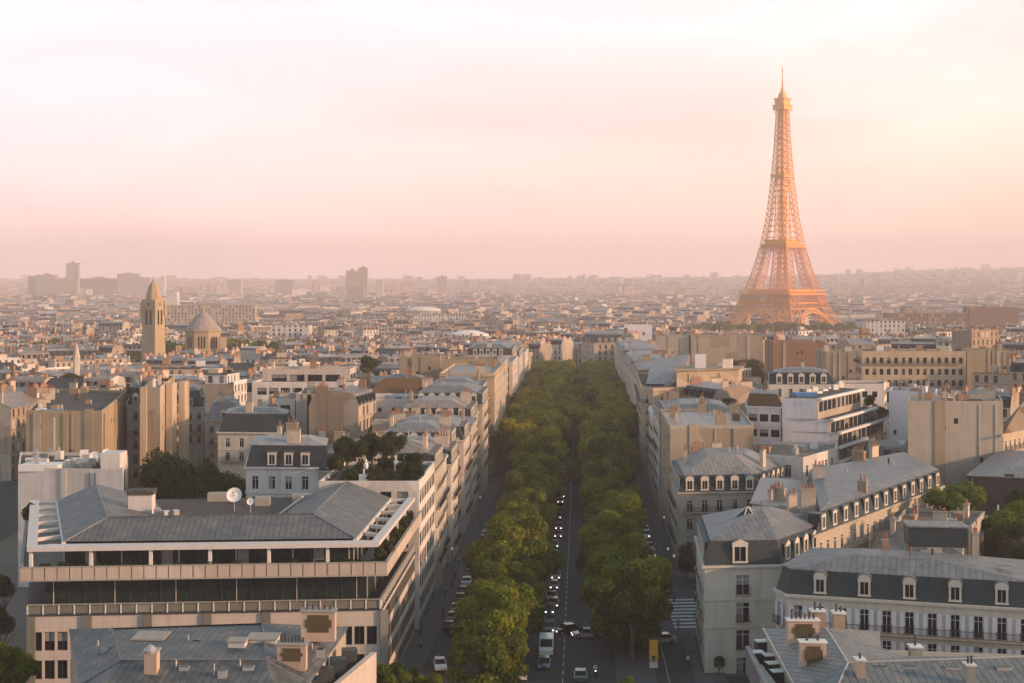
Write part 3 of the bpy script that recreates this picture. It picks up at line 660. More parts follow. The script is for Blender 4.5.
# ------------------------------------------------------------------ hero A: the long modern office block, lower left
def office_block():
    FL, FR, BR, BL = (-60.3, 183.5), (-16.6, 187.0), (-14.9, 226.0), (-72.5, 223.0)
    HEROES.append([FL, FR, BR, BL]); g = gz(-40, 200)
    root = thing('office_building', 'long modern office block with hipped grey metal roof and pink panel bands, lower left', 'building', (-40, 203, g))
    P = [FL, FR, BR, BL]
    # body up to the band, with true window recesses in groups of four
    b = MB(); L = math.dist(FL, FR); ex = ((FR[0] - FL[0]) / L, (FR[1] - FL[1]) / L); wins = []; rows = []; zb = 8.9
    bayw, pier = 6.25, 1.12
    for fl in range(3):
        zt = zb - 2.0 - fl * 3.53; us = []
        for k in range(6):
            u = .35 + k * (bayw + pier)
            for q in range(4): us.append((u + q * bayw / 4 + .14, u + (q + 1) * bayw / 4 - .14))
        rows.append((zt - 2.35, zt, us))
    rows = rows[::-1]
    wall_openings(b, FL, FR, g - 3, zb, rows, inset=.35, r=.5)
    for r in rows:
        for u in r[2]: wins.append((FL, FR, (u[0] + u[1]) / 2, r[0], u[1] - u[0], r[1] - r[0]))
    for a, c in ((BR, BL), (BL, FL)): b.face([(*a, g - 3), (*c, g - 3), (*c, zb), (*a, zb)])
    # avenue side: five glazed bands between pink ones
    rws = []; L2 = math.dist(FR, BR)
    for fl in range(4, -1, -1):
        zt = zb - .7 - fl * 3.0
        if zt - 2 < g: continue
        rws.append((zt - 1.95, zt, [(.9 + k * (L2 - 1) / 9, .9 + (k + 1) * (L2 - 1) / 9 - .22) for k in range(9)]))
    wall_openings(b, FR, BR, g - 3, zb, rws, inset=.3, r=.5); b.face([(*p, zb) for p in P], 0)
    part('wall', b, [PINK], root)
    for (a, c, u, z, w, h) in wins: place(root, window_mesh(round(w, 1), round(h, 1), 'modern'), 'window', a, c, u, z, -.31)
    for r in rws:
        for u in r[2]: 
            k = ('strip', round(u[1] - u[0], 1), 1.45)
            if k not in CACHE:
                w = u[1] - u[0]; m = MB(); m.face([(-w / 2, 0, 0), (w / 2, 0, 0), (w / 2, 0, 1.95), (-w / 2, 0, 1.95)], 0)
                for x in np.linspace(-w / 2, w / 2, 4): m.box((x, -.04, 0), (.08, .08, 1.95), 0, 1)
                CACHE[k] = m.mesh('bay_window', [GLASS2, OLIVE])
            place(root, CACHE[k], 'bay_window', FR, BR, (u[0] + u[1]) / 2, r[0], -.04)
    pb = MB()                                       # olive piers between the window groups
    for k in range(7):
        u = -.35 + k * (bayw + pier) - (.1 if k else 0); u = max(.0, u); w = 1.0
        c = (FL[0] + ex[0] * (u + w / 2), FL[1] + ex[1] * (u + w / 2)); pb.box((c[0], c[1] - .12, g - 1), (w, .5, zb - g + 1), math.atan2(ex[1], ex[0]), 0, bottom=True)
    part('pier', pb, [OLIVE], root)
    # loggia floor: slab, low rail with white posts, recessed glazing
    zl = zb; q = offset(P, 2.2); q2 = offset(P, -.15); b = MB(); b.prism(q2, zl, zl + .18, 0, bottom=True); part('slab', b, [DARKM], root)
    b = MB()
    for (a, c) in ((FL, FR), (FR, BR)):
        L_ = math.dist(a, c); e = ((c[0] - a[0]) / L_, (c[1] - a[1]) / L_); n_ = int(L_ / 1.85); rz = math.atan2(e[1], e[0])
        for k in range(n_ + 1):
            u = L_ * k / n_; b.box((a[0] + e[0] * u - e[1] * .1, a[1] + e[1] * u + e[0] * .1, zl + .18), (.16, .16, 1.15), rz, 0)
            if k < n_:
                u += L_ / n_ / 2; b.box((a[0] + e[0] * u - e[1] * .14, a[1] + e[1] * u + e[0] * .14, zl + .25), (L_ / n_ - .3, .05, .95), rz, 1)
        m_ = ((a[0] + c[0]) / 2 - e[1] * .1, (a[1] + c[1]) / 2 + e[0] * .1); b.box((m_[0], m_[1], zl + 1.33), (L_, .32, .12), rz, 2, bottom=True)
    part('railing', b, [WHITE, OLIVE, CONC], root)
    b = MB()
    for i in (0, 1): 
        a, c = q[i], q[(i + 1) % 4]; b.face([(*a, zl + .18), (*c, zl + .18), (*c, 13.4), (*a, 13.4)], 0)
        L_ = math.dist(a, c); e = ((c[0] - a[0]) / L_, (c[1] - a[1]) / L_)
        for k in range(int(L_ / 1.9)): b.box((a[0] + e[0] * (k + .5) * 1.9, a[1] + e[1] * (k + .5) * 1.9, zl + .18), (.09, .2, 4.3), math.atan2(e[1], e[0]), 1 if k % 4 else 2)
    for i in (2, 3): a, c = q[i], q[(i + 1) % 4]; b.face([(*a, zl), (*c, zl), (*c, 13.4), (*a, 13.4)], 1)
    part('glazing', b, [GLASS2, DARKM, CREAMF], root)
    # terrace parapet of upright panels
    o = offset(P, -.9); b = MB(); b.prism(o, 13.38, 13.58, 1, bottom=True)
    for i in (0, 1, 3):
        a, c = o[i], o[(i + 1) % 4]; L_ = math.dist(a, c); e = ((c[0] - a[0]) / L_, (c[1] - a[1]) / L_); n_ = int(L_ / (1.5 if i == 0 else 3.2)); rz = math.atan2(e[1], e[0])
        for k in range(n_):
            u = (k + .5) * L_ / n_; b.box((a[0] + e[0] * u - e[1] * .08, a[1] + e[1] * u + e[0] * .08, 13.58), (L_ / n_ - .13, .14, 1.5), rz, 0, random.random())
        m_ = ((a[0] + c[0]) / 2 - e[1] * .3, (a[1] + c[1]) / 2 + e[0] * .3); b.box((m_[0], m_[1], 13.58), (L_ - .2, .12, 1.45), rz, 1); b.box((m_[0] + e[1] * .15, m_[1] - e[0] * .15, 15.08), (L_ + .1, .4, .1), rz, 1, bottom=True)
    part('parapet', b, [stone('stained_panel', (.58, .49, .42), joints=False), CONC], root)
    # top storey set back, columns, fascia
    s = offset(P, [3.6, 4.0, 1, 4.4]); b = MB(); b.prism(s, 13.58, 16.9, 0); part('top_storey', b, [GLASS2], root)
    for i in (0, 1):
        a, c = s[i], s[(i + 1) % 4]; L_ = math.dist(a, c); e = ((c[0] - a[0]) / L_, (c[1] - a[1]) / L_)
        for k in range(int(L_ / 2.4) + 1):
            u = min(L_ - .1, k * 2.4); mb_ = MB(); mb_.box((a[0] + e[0] * u + e[1] * .05, a[1] + e[1] * u - e[0] * .05, 13.6), (.14, .14, 3.3), math.atan2(e[1], e[0]), 0); part('mullion', mb_, [CREAMF if k % 3 == 0 else DARKM], root)
            if k % 4 == 1: mb_ = MB(); mb_.box((a[0] + e[0] * (u + .9) + e[1] * .03, a[1] + e[1] * (u + .9) - e[0] * .03, 13.9), (1.4, .05, 2.3), math.atan2(e[1], e[0]), 0); part('curtain', mb_, [CURTAIN], root)
    b = MB()
    for k in range(6):
        t = (.3 + k * 7.35); c = (FL[0] + ex[0] * t, FL[1] + .5 + ex[1] * t); b.box((*c, 13.58), (.4, .4, 3.4), 0, 0)
    for t in (.28, .55, .8): c = (FR[0] * (1 - t) + BR[0] * t - .6, FR[1] * (1 - t) + BR[1] * t); b.box((*c, 13.58), (.4, .4, 3.4), 0, 0)
    part('column', b, [WHITE], root)
    FRe, BRe, FLe, BLe = (-20.2, 190.0), (-18.6, 225.4), (-57.0, 187.6), (-68.6, 222.4)
    zf = 17.2
    b = MB()
    def beam(a, c, w=.8, h=.5, z=16.95): 
        L_ = math.dist(a, c); b.box(((a[0] + c[0]) / 2, (a[1] + c[1]) / 2, z), (L_ + w * .4, w, h), math.atan2(c[1] - a[1], c[0] - a[0]), 0, bottom=True)
    f0, f1, f2, f3 = (-60.0, 184.4), (-17.4, 187.6), (-15.4, 225.6), (-72.0, 222.5)
    beam(f0, f1, 2.0, .52); beam(f1, f2, 1.1, .5, 16.965); beam(f3, f0, 1.3, .5, 16.965); beam(FRe, BRe, .5, .5, 16.94); beam(BLe, FLe, .5, .5, 16.94)
    beam((-58.5, 186.3), (-19, 189), 2.4, .3, 16.90)
    for t in np.linspace(.16, .98, 6):
        m2 = lambda A, B_: (A[0] * (1 - t) + B_[0] * t, A[1] * (1 - t) + B_[1] * t)
        beam(m2(FRe, BRe), m2(f1, f2), .55, .45, 16.93); beam(m2(FLe, BLe), m2(f0, f3), .55, .45, 16.93)
    part('pergola_frame', b, [plain('frame_paint', (.60, .55, .53), rough=.7, nscale=.8, amt=.12)], root)
    RR, RL, BRr, BLr = (-26.6, 196.9, 19.5), (-53.2, 194.2, 19.5), (-25.4, 227.2, 19.7), (-63.2, 224.2, 19.7)
    z3 = lambda p, z=17.45: (p[0], p[1], z)
    b = MB(); b.face([z3(FLe), z3(FRe), RR, RL], 0, None, .95); b.face([z3(FRe), z3(BRe), BRr, RR], 0, None, .85)  # slope tints paint the light: front and right slopes lit, left one shaded
    b.face([z3(BLe), z3(FLe), RL, BLr], 0, None, .1)
    ir, irb, il, ilb = (-32.2, 203.5), (-32, 227), (-46.5, 201.5), (-54.5, 224.5)
    b.face([RR, BRr, z3(irb), z3(ir)], 0, None, .25); b.face([BLr, RL, z3(il), z3(ilb)][::-1], 0, None, .9); b.face([RL, RR, z3(ir), z3(il)], 0, None, .4)  # inner slopes too: right-facing one tinted as lit, left-facing one as shaded
    b.face([z3(BRe), z3(irb), BRr], 0, None, .5); b.face([z3(BLe), BLr, z3(ilb)], 0, None, .5); b.face([z3(il, 17.3), z3(ir, 17.3), z3(irb, 17.3), z3(ilb, 17.3)], 1, None, .5)
    def ridge(a, c, rr=.11): b.tube(a, c, rr, n=6, m=2)
    for a, c in ((RR, RL), (RR, BRr), (RL, BLr), (RR, z3(FRe)), (RL, z3(FLe))): ridge((a[0], a[1], a[2] + .03), (c[0], c[1], c[2] + .03))
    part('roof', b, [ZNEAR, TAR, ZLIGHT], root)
    b = MB(); b.box((-52.2, 208, 17.3), (3.3, 2.6, 3.3), .05, 0); b.box((-52.2, 208, 20.6), (3.7, 3, .6), .05, 1, bottom=True); part('chimney', b, [WHITEW, TAR], root)
    b = MB()
    for k in range(3): b.box((-49.5 + k * 1.4, 204.5 + random.random() * 2, 17.3), (random.uniform(.6, 1.2), .9, random.uniform(1.4, 2.1)), random.random(), 0)
    b.tube((-33.5, 206, 17.3), (-28.8, 203, 20.9), .12, n=6, m=1)
    part('roof_plant', b, [METAL, WHITE], root)
    for x, y, w in ((-31.5, 222, 3), (-44, 223.3, 4), (-37, 219, 2.2)): b = MB(); b.box((x, y, 17.3), (w, 2, 1.2), .1, 0); part('roof_hut', b, [CONC], root)
    return root
office_block()
def dish(x, y, z, r, h, label, rz=0.0, group=None):
    root = thing('satellite_dish', label, 'satellite dish', (x, y, z), group); b = MB(); b.tube((x, y, z), (x, y, z + h), .07, n=6); part('mast', b, [METAL], root)
    b = MB(); n = 14
    tilt = R(62); ct, st = math.cos(tilt), math.sin(tilt)
    def D(rr, t, dp): 
        u, v, w = rr * math.cos(t), rr * math.sin(t), dp
        yy, zz = v * ct - w * st * 1.0, v * st + w * ct
        X, Y = u * math.cos(rz) - (-yy) * math.sin(rz) * 0 + 0, yy
        return (x + u * math.cos(rz) + w * math.sin(rz) * st, y + yy + u * math.sin(rz), z + h + zz)
    rings = [(0, -.0), (.5, -.04), (1, .18)]
    for (a, da), (c, dc) in zip(rings[:-1], rings[1:]):
        for k in range(n):
            t0, t1 = 2 * math.pi * k / n, 2 * math.pi * (k + 1) / n
            q = [D(a * r, t0, da * r), D(c * r, t0, dc * r), D(c * r, t1, dc * r), D(a * r, t1, da * r)]
            b.face(q if a > 0 else q[:3] )
    part('reflector', b, [WHITE], root, True)
    b = MB(); b.tube(D(0, 0, 0), D(0, 0, r * .9), .03, n=4); b.box(D(0, 0, r * .9), (.15, .15, .15), 0, 0); part('receiver', b, [DARKM], root)
dish(-40.0, 212.5, 17.4, 1.12, 2.3, 'larger white satellite dish behind the grey office roof')
dish(-37.4, 211.0, 17.4, .55, 1.6, 'small white satellite dish just right of the larger dish on the office roof')
def roof_trees_etc(): pass

# ------------------------------------------------------------------ B: white walled block with the roof garden
def P4(a, b, depth, ang=None):
    """front edge a-b (plan points, left to right), pushed back by depth"""
    L = math.dist(a, b); nx, ny = -(b[1] - a[1]) / L, (b[0] - a[0]) / L
    if ang is not None: nx, ny = math.sin(ang), math.cos(ang)
    return [a, b, (b[0] + nx * depth, b[1] + ny * depth), (a[0] + nx * depth, a[1] + ny * depth)]
def AVQ(s0, s1, o, depth, side):
    """lot on the avenue: side -1 left, +1 right"""
    return [av(s0, o), av(s0, o + side * depth), av(s1, o + side * depth), av(s1, o)]
gB = building('apartment_building', 'white walled block with a planted roof garden, right behind the grey office roof', AVQ(227.6, 252, -22.5, 15.5, -1), 22.5, WHITEW, 'flat', 'modern', floors=7, fh=3.3, bay=2.6, wh=2.0, ww=1.7, chim=0, balc=(), cornice=False, zn=TAR, edges=[0, 1, 2, 3], ramp=.5, side=WHITEW)

# C and the rest of the left row along the avenue
LROW = [(252.5, 268, 21.5, 20, 'mansard', CREAM, 'steep slate roof with narrow skylights'), (268.5, 284, 19.5, 16, 'hip', PALE, 'low hipped zinc roof'), (284.5, 300, 20.5, 17, 'mansard', PALE, 'pale zinc mansard'),
        (300.5, 318, 19.0, 15, 'mansard', CREAM, 'weathered zinc roof'), (318.5, 336, 21.5, 17, 'mansard', PINK, 'dark dormered roof'), (336.5, 354, 20.5, 16, 'hip', CREAM, 'small hipped roof'),
        (354.5, 378, 23.5, 18, 'mansard', PALE, 'lilac zinc roof'), (378.5, 402, 23, 18, 'mansard', CREAM, 'zinc mansard'), (402.5, 428, 24.5, 16, 'mansard', TAN, 'tan mansard'),
        (428.5, 478, 27.5, 16, 'flat', OCHRE, 'dark stepped balconies'), (478.5, 515, 27.5, 18, 'mansard', CREAM, 'arcaded top storey'), (515.5, 560, 28.5, 17, 'hip', OCHRE, 'overhanging eaves'),
        (560.5, 610, 28.5, 20, 'flat', PINK, 'blank pink side walls'), (610.5, 655, 27, 20, 'mansard', CREAM, 'grey mansard'), (655.5, 700, 27.5, 18, 'mansard', PINK, 'pinkish stone front'), (700.5, 745, 26, 18, 'mansard', CREAM, 'brown roof'), (745.5, 795, 25, 18, 'flat', WHITEW, 'white balcony bands')]
for k, (s0, s1, h, dp, rf, wl, ds) in enumerate(LROW):
    OFF = -22.5 - [0, .9, 0, 1.6, .3, 0, 1.4, .2, 1.9, 0, 1.2, 2.6, .8, 3.2, 2.2, 4.0, 3.0][k]; h += [0, 1.2, -1.5, 1.8, -1, 1.6, -1.6, 1, 0, 1.5, -2.5, 0, -2, 1, -2, 0, -1.5][k]
    nm = ['first', 'second', 'third', 'fourth', 'fifth', 'sixth', 'seventh', 'eighth', 'ninth', 'tenth', 'eleventh', 'twelfth', 'thirteenth', 'fourteenth', 'fifteenth', 'sixteenth', 'seventeenth'][k]
    building('apartment_building', '%s house beyond the roof garden, left side of avenue, %s' % (nm, ds), AVQ(s0, s1, OFF, dp, -1), h, wl, rf, 'rail' if s0 < 420 else 'french', floors=5 if s0 < 420 else 4,
             fh=3.2, bay=2.7, chim=3 if s0 < 480 else 2, side=[OCHRE, TAN, BEIGE, PINK][k % 4], zn=ZLIGHT if k % 3 else ZINC, top=1.6, balc=(1, 4), steep=2.8 if rf == 'mansard' else 3, near=s0 < 420, group='houses along the left side of the avenue', dorm='gable' if s0 < 480 else 'flat')

# ------------------------------------------------------------------ right row
R1 = [av(201, 19.3), (36.9, 202), (44.8, 214), (44.5, 227), av(224, 20)]
R1r, R1z = building('apartment_building', 'white stone corner house with faceted grey roof and slate attic, beside the zebra crossing', R1, 14.6, PALE, 'mansard', 'rail', floors=4, fh=3.75, bay=5.6, ww=1.9, wh=2.7, chim=0,
         slate=SLATE, zn=ZLIGHT, top=2.6, steep=3.2, ins=.9, dorm='gable', balc=(), tophip=5.6, ramp=.25, dsp=.58, nod=(0,))
building('apartment_building', 'older house with lilac zinc roof and arched dormers, across the side street', [av(277, 21), (av(277, 21)[0] + 15.5, 279), (av(277, 21)[0] + 23, 293), (av(305, 21)[0] + 18, 305), av(303, 21)], 14.7, BEIGE, 'mansard', 'rail', floors=4, fh=3.4, chim=4, ins=1.1, slate=SLATE, top=3.0,
         tophip=5.0, dorm='arch', balc=(0, 2), ramp=.9, chz=2.6)
building('apartment_building', 'tall house with a bare tan end wall, behind the arched-dormer house', [av(306, 21), (av(306, 21)[0] + 17.5, 307), (av(345, 21)[0] + 19, 345), av(345, 21)], 24.5, BEIGE, 'flat', 'rail', edges=[], floors=5, fh=3.3, chim=5, zn=ZINC, side=TAN, cornice=False, ramp=.3)
building('apartment_building', 'grey fronted mansard house just behind the bare tan end wall', [av(346, 21), (av(346, 21)[0] + 18, 346), (av(372, 21)[0] + 18, 372), av(372, 21)], 22, PALE, 'mansard', 'rail', floors=5, chim=3, ramp=.4)
building('apartment_building', 'low white flat-roofed house just in front of the broad cornice block', [av(373, 21), (av(373, 21)[0] + 20, 373), (av(400, 21)[0] + 22, 400), av(400, 21)], 21, WHITEW, 'flat', 'rail', floors=4, chim=3, ramp=.8, zn=ZINC)
R4P = [av(424, 20), (av(420, 23)[0], 418), (xz(748, 431), 431), (xz(748, 431) + 2, 450), av(492, 21)]
R4r, R4z = building('apartment_building', 'broad beige corner block with heavy cornice and set-back top storey', R4P, 25.3, OCHRE, 'flat', 'rail', floors=5, fh=3.4, bay=4.2, chim=0, zn=TAR, ramp=.4, balc=(0,))
b = MB(); q = [(xz(676, 432), 430), (xz(742, 432), 438), (xz(742, 450), 450), (xz(676, 450), 452)]; 
wall_openings(b, q[0], q[1], R4z, R4z + 4.6, [(R4z + 1.2, R4z + 3.6, [(3, 4), (13, 14.3)])], r=.4)
for i in (1, 2, 3): b.face([(*q[i], R4z), (*q[(i + 1) % 4], R4z), (*q[(i + 1) % 4], R4z + 4.6), (*q[i], R4z + 4.6)])
part('top_storey', b, [OCHRE], R4r); b = MB(); b.prism(offset(q, -.6), R4z + 4.6, R4z + 5, 0, bottom=True); part('upper_roof', b, [TAN], R4r)
b = MB(); zz = R4z + 5; b.prism([(xz(695, 438), 438), (xz(706, 438), 438), (xz(706, 446), 446), (xz(695, 446), 446)], zz, zz + 3.8, 0); b.prism([(xz(722, 438), 437), (xz(732, 438), 438), (xz(732, 444), 442), (xz(722, 444), 442)], zz, zz + 2.6, 1); part('roof_hut', b, [LAV, WHITEW], R4r)
b = MB(); a0, a1, a2, a3 = (xz(646, 436), 436), (xz(674, 436), 436), (xz(690, 480), 480), (xz(652, 480), 480)
b.face([(*a0, R4z + .4), (*a1, R4z + .4), (*a2, R4z + 7), (*a3, R4z + 5)], 0, None, .95); b.face([(*a1, R4z + .2), (*a2, R4z), (*a2, R4z + 7)], 0, None, .9); b.face([(*a0, R4z), (*a3, R4z), (*a3, R4z + 5), (*a0, R4z + .4)], 0, None, .9); b.face([(*a2, R4z), (*a3, R4z), (*a3, R4z + 5), (*a2, R4z + 7)], 0)
part('slope_roof', b, [ZLIGHT], R4r)
RROW = [(500, 545, 24, 16, PINK), (546, 590, 25, 16, CREAM), (591, 640, 24.5, 18, OCHRE), (641, 700, 26, 18, CREAM), (701, 790, 25, 18, PINK)]
for k, (s0, s1, h, dp, wl) in enumerate(RROW):
    building('apartment_building', '%s house past the curved beige block on the right side of the avenue' % ['first', 'second', 'third', 'fourth', 'fifth'][k], AVQ(s0, s1, 21, dp, 1), h, wl, 'mansard', 'french', floors=3, chim=3, near=False, zn=ZLIGHT, ramp=.4 + .1 * k, group='houses along the right side of the avenue', dorm='flat')
# end of the avenue: curved golden front with a double row of dormers
building('apartment_building', 'golden curved-front block with dormered mansard closing the far end of the avenue', [(xz(582, 850), 850), (xz(594, 835), 835), (xz(624, 838), 838), (xz(634, 858), 858), (xz(634, 880), 880), (xz(582, 880), 880)], 26.5, OCHRE, 'mansard', 'french', floors=3, ww=1.6, wh=2.6, bay=3.6, steep=4.5, ins=2.0, chim=3, near=False, dorm='flat', slate=SLATE)
building('apartment_building', 'smaller golden block right of the curved one closing the avenue', [(xz(626, 830), 824), (xz(652, 830), 828), (xz(652, 850), 850), (xz(626, 850), 850)], 22, OCHRE, 'mansard', 'french', floors=3, ww=1.6, wh=2.5, bay=3.6, chim=2, near=False, dorm='flat')
building('apartment_building', 'pale pink cube with small square windows, beyond the far end of the avenue', [(xz(624, 930), 930), (xz(652, 930), 930), (xz(652, 945), 945), (xz(624, 945), 945)], 34.5, LAV, 'flat', 'modern', floors=2, fh=6, bay=7, ww=1.6, wh=1.8, chim=0, near=False, cornice=False, balc=())
def blank(label, pxl, pxr, ptop, h, depth, mat, ang=0.0, steps=None, roof=FLATROOF, side=None, win=None, cat='building', rpx=None, name='apartment_building', **kw):
    a = at(pxl, ptop, h); b_ = at(pxr, ptop if rpx is None else rpx, h)
    P = P4(a, b_, depth, ang); return building(name, label, P, h, mat, kw.pop('roofk', 'flat'), win, cz=None, cornice=kw.pop('cornice', False), chim=kw.pop('chim', 2), zn=roof, side=side or mat, **kw)
blank('wide tan windowless wall left of the iron tower foot, behind the curved beige block', 691, 763, 336, 32.5, 24, TAN, .0, chim=4, near=False)
blank('pale bare wall beside the wide tan wall, near the far end of the avenue', 656, 689, 336.5, 32.2, 22, BEIGE, .0, chim=4, near=False)
blank('dark brown windowless wall below the right foot of the iron tower', 773, 826, 343, 33, 20, stone('brown_render', (.30, .17, .10), joints=False), .0, chim=2, near=False)
blank('tan wall right of the dark brown one, below the iron tower', 826, 858, 353, 32, 18, TAN, .0, chim=2, near=False)
# ------------------------------------------------------------------ right hand heroes
def terrace_house():
    z = lambda py, Y: hz(py, Y)
    f0, f1 = (xz(783, 335), 335), (xz(837, 333), 333); g = gz(*f0)
    e = (xz(886, 368) - f1[0], 368 - f1[1]); L = math.hypot(*e); e = (e[0] / L, e[1] / L); nn = (e[1], -e[0])
    HEROES.append([f0, f1, (f1[0] + e[0] * 38, f1[1] + e[1] * 38), (f0[0] + e[0] * 38, f0[1] + e[1] * 38)])
    root = thing('apartment_building', 'modern white block with stepped planted terraces and a lilac stepped side wall, centre right', 'building', (f0[0], f0[1], g))
    zt = [z(432, 334), z(419, 334), z(398, 335), z(391, 336)]
    xs = [837, 830, 817]; w = MB(); sl = MB(); gl = MB(); lip = MB(); lev = [(g - 3, zt[0], f1[0]), (zt[0], zt[1], xz(829, 334)), (zt[1], zt[2], xz(817, 334))]
    for k, (z0, z1, xr) in enumerate(lev):
        a = (f0[0], f0[1]); c = (xr, f1[1] + .0); d = (xr + e[0] * 38 * (1 - .06 * k), c[1] + e[1] * 38 * (1 - .06 * k)); d0 = (a[0] + e[0] * 38, a[1] + e[1] * 38)
        w.face([(*a, z0), (*c, z0), (*c, z1), (*a, z1)], 0); w.face([(*d, z0), (*d0, z0), (*d0, z1), (*d, z1)], 0); w.face([(*d0, z0), (*a, z0), (*a, z1), (*d0, z1)], 0); w.face([(*a, z1), (*c, z1), (*d, z1), (*d0, z1)], 1)
        zz = z1; rows = []; n = 0
        nb = 10; Ld = math.dist(c, d)
        for q in range(4 if k == 0 else 1):
            zs = z1 - 3.1 - q * 3.3; rows.append((zs, zs + 2.3, [(.8 + j * (Ld - 1.2) / nb, .8 + (j + 1) * (Ld - 1.2) / nb - .5) for j in range(nb)]))
        wall_openings(w, c, d, z0, z1, rows[::-1], inset=.35, m=2)
        for r in rows:
            for (u0, u1) in r[2]: place(root, window_mesh(round(u1 - u0, 1), 2.3, 'modern'), 'window', c, d, (u0 + u1) / 2, r[0], -shallow(c, d, .35) + .03)
            ax = lambda u, o, zq: (c[0] + e[0] * u + nn[0] * o, c[1] + e[1] * u + nn[1] * o)
            zq = r[0] + 2.75; lip.prism([ax(-.2, .25, 0), ax(Ld + .2, .25, 0), ax(Ld + .2, .95, 0), ax(-.2, .95, 0)][::1] if False else [ax(-.2, .95, 0), ax(Ld + .2, .95, 0), ax(Ld + .2, .02, 0), ax(-.2, .02, 0)], zq, zq + .45, 0, bottom=True)
    part('wall', w, [LAV, TAR, BEIGE], root); part('terrace_edge', lip, [WHITE], root)
    b = MB(); c0 = (xz(796, 340), 339)
    b.box((xz(803, 342), 341, zt[2]), (4.8, 4, .75), .1, 0); part('roof_cover', b, [BLUE], root)
    b = MB()
    for k in range(8): t = .1 + k * .11; b.box((f0[0] + 2.5 + e[0] * 38 * t + (k % 3) * 1.2, f0[1] + 3 + e[1] * 38 * t, zt[2]), (1.6, 1.0, .5 + (k % 2) * .8), .5, k % 2)
    part('roof_plant', b, [WHITE, METAL], root)
    # left wing with windows facing us
    P = [(xz(747, 341), 341), (xz(781, 337), 337), (xz(783, 350), 352), (xz(749, 356), 356)]; HEROES.append(P)
    return root
terrace_house()
building('apartment_building', 'white wing with brown sloping top, left of the lilac stepped wall', [(xz(747, 341), 341), (xz(781, 338), 338), (xz(781, 352), 352), (xz(747, 356), 356)], 26.2, LAV, 'mansard', 'modern', floors=4, fh=3.5, bay=2.6, ww=2.0, wh=1.7, chim=0, slate=stone('brown_tile', (.16, .10, .05), joints=False), steep=2.8, ins=.9, zn=ZLIGHT, dorm=None, top=.3, balc=(), edges=[0])
building('apartment_building', 'low pale house with tall windows below the lilac stepped wall', [(xz(740, 298), 298), (xz(803, 290), 290), (xz(836, 306), 306), (xz(838, 318), 318), (xz(741, 318), 318)], 19.5, WHITEW, 'flat', 'french', floors=2, fh=3.4, bay=3.6, ww=1.4, wh=2.4, chim=0, zn=FLATROOF, cornice=False, balc=())
building('apartment_building', 'house with wide grey metal roof and dormered attic running back to the garden', [(xz(816, 212), 212), (xz(943, 262), 262), (xz(905, 290), 290), (xz(806, 262), 262)], 17.6, CREAM, 'mansard', 'french', floors=3, fh=3.2, bay=2.8, chim=4, steep=2.8, ins=.8, top=.5, zn=ZLIGHT, slate=SLATEB, dorm='flat', ramp=.5, dsp=1.6, balc=(1,), edges=[0], nod=(1, 2, 3), tophip=1.5)
building('apartment_building', 'low house with a pinkish sheet roof wedged behind the eight-sided roof', [(xz(752, 238), 238), (xz(800, 232), 232), (xz(812, 262), 262), (xz(762, 268), 268)], 18.2, BEIGE, 'hip', None, chim=2, zn=plain('pink_sheet', (.50, .40, .36), rough=.8, nscale=.7, amt=.35), top=1.0, cornice=False)
blank('large blank beige wall with dark rain stains, far right', 908, 1003, 404, 30, 16, BEIGE, .28, chim=2, roof=ZLIGHT, rpx=404)
building('apartment_building', 'ochre fronted house at the right edge, beside the large blank wall', [(xz(1005, 296), 297), (xz(1075, 330), 330), (xz(1065, 350), 350), (xz(1004, 318), 318)], 24, OCHRE, 'mansard', 'rail', floors=5, fh=3.3, bay=2.5, chim=2, steep=4, ins=3.2, slate=stone('brown_tile', (.16, .10, .05), joints=False), dorm=None, balc=(1,))
blank('white side wall behind the stained beige one, at right', 889, 936, 393, 28.5, 14, LAV, .3, roof=ZINC, rpx=395)
blank('pale corner of a taller block behind the white wall, right', 936, 968, 398, 27, 14, BEIGE, .3, roof=ZINC)
blank('pair of tan walls at the right edge, above the blank beige wall', 967, 1010, 352, 33.5, 18, TAN, .2, chim=2, near=False)
blank('long cream flat-roofed block with window rows, right of the brown wall', 862, 966, 353, 34, 16, OCHRE, .1, win='modern', floors=4, fh=3.6, bay=2.3, ww=1.2, wh=1.9, chim=1, near=True, balc=(0, 2), roof=TAR)
blank('cream house with arched roof lights, in front of the dark brown wall', 769, 834, 384, 29, 15, PALE, .15, win='french', floors=3, chim=1, near=False, balc=(), roof=ZLIGHT, roofk='mansard')
blank('white banded house below the long cream block, right of the arched roof lights', 836, 884, 386, 28, 14, WHITEW, .3, win='modern', floors=3, bay=2.6, ww=1.4, wh=1.6, chim=0, near=False, balc=(), roof=FLATROOF)
# R5: slate mansard with shutters
r5a, r5b = (xz(787, 187), 187.0), (xz(1036, 179), 178.5)
R5P = [(xz(776, 190.5), 190.5), r5a, r5b, (r5b[0] + 5, 194), (xz(800, 208) , 203)]
R5, z5 = building('apartment_building', 'long house with blue slate attic, round-topped dormers and lilac shutters at lower right', R5P, 13.4, PALE, 'mansard', 'shutter', floors=3, fh=3.75, bay=2.72, ww=1.1, wh=2.75, chim=0, slate=SLATEB, zn=ZLIGHT, top=1.5, steep=3.0, ins=.9,
                  tophip=7.0, dorm='arch', balc=(0, 1), ramp=.2, dsp=2.0)
P1 = ccw(R1); R1roof = [c for c in R1r.children if c.name.startswith('roof')][0]
place(R1r, dormer_mesh(2.1, 2.7, 2.4, 'gable'), 'dormer', P1[0], P1[1], math.dist(P1[0], P1[1]) / 2 - .4, R1z - 2.6 - 3.2 + .25, -.30, under=R1roof)
b = MB(); b.lathe((xz(745, 214), 211.5, R1z - .9), [(1.9, 0), (0, 1.5)], 6, 0); part('skylight', b, [GLASS2], R1r, under=R1roof)
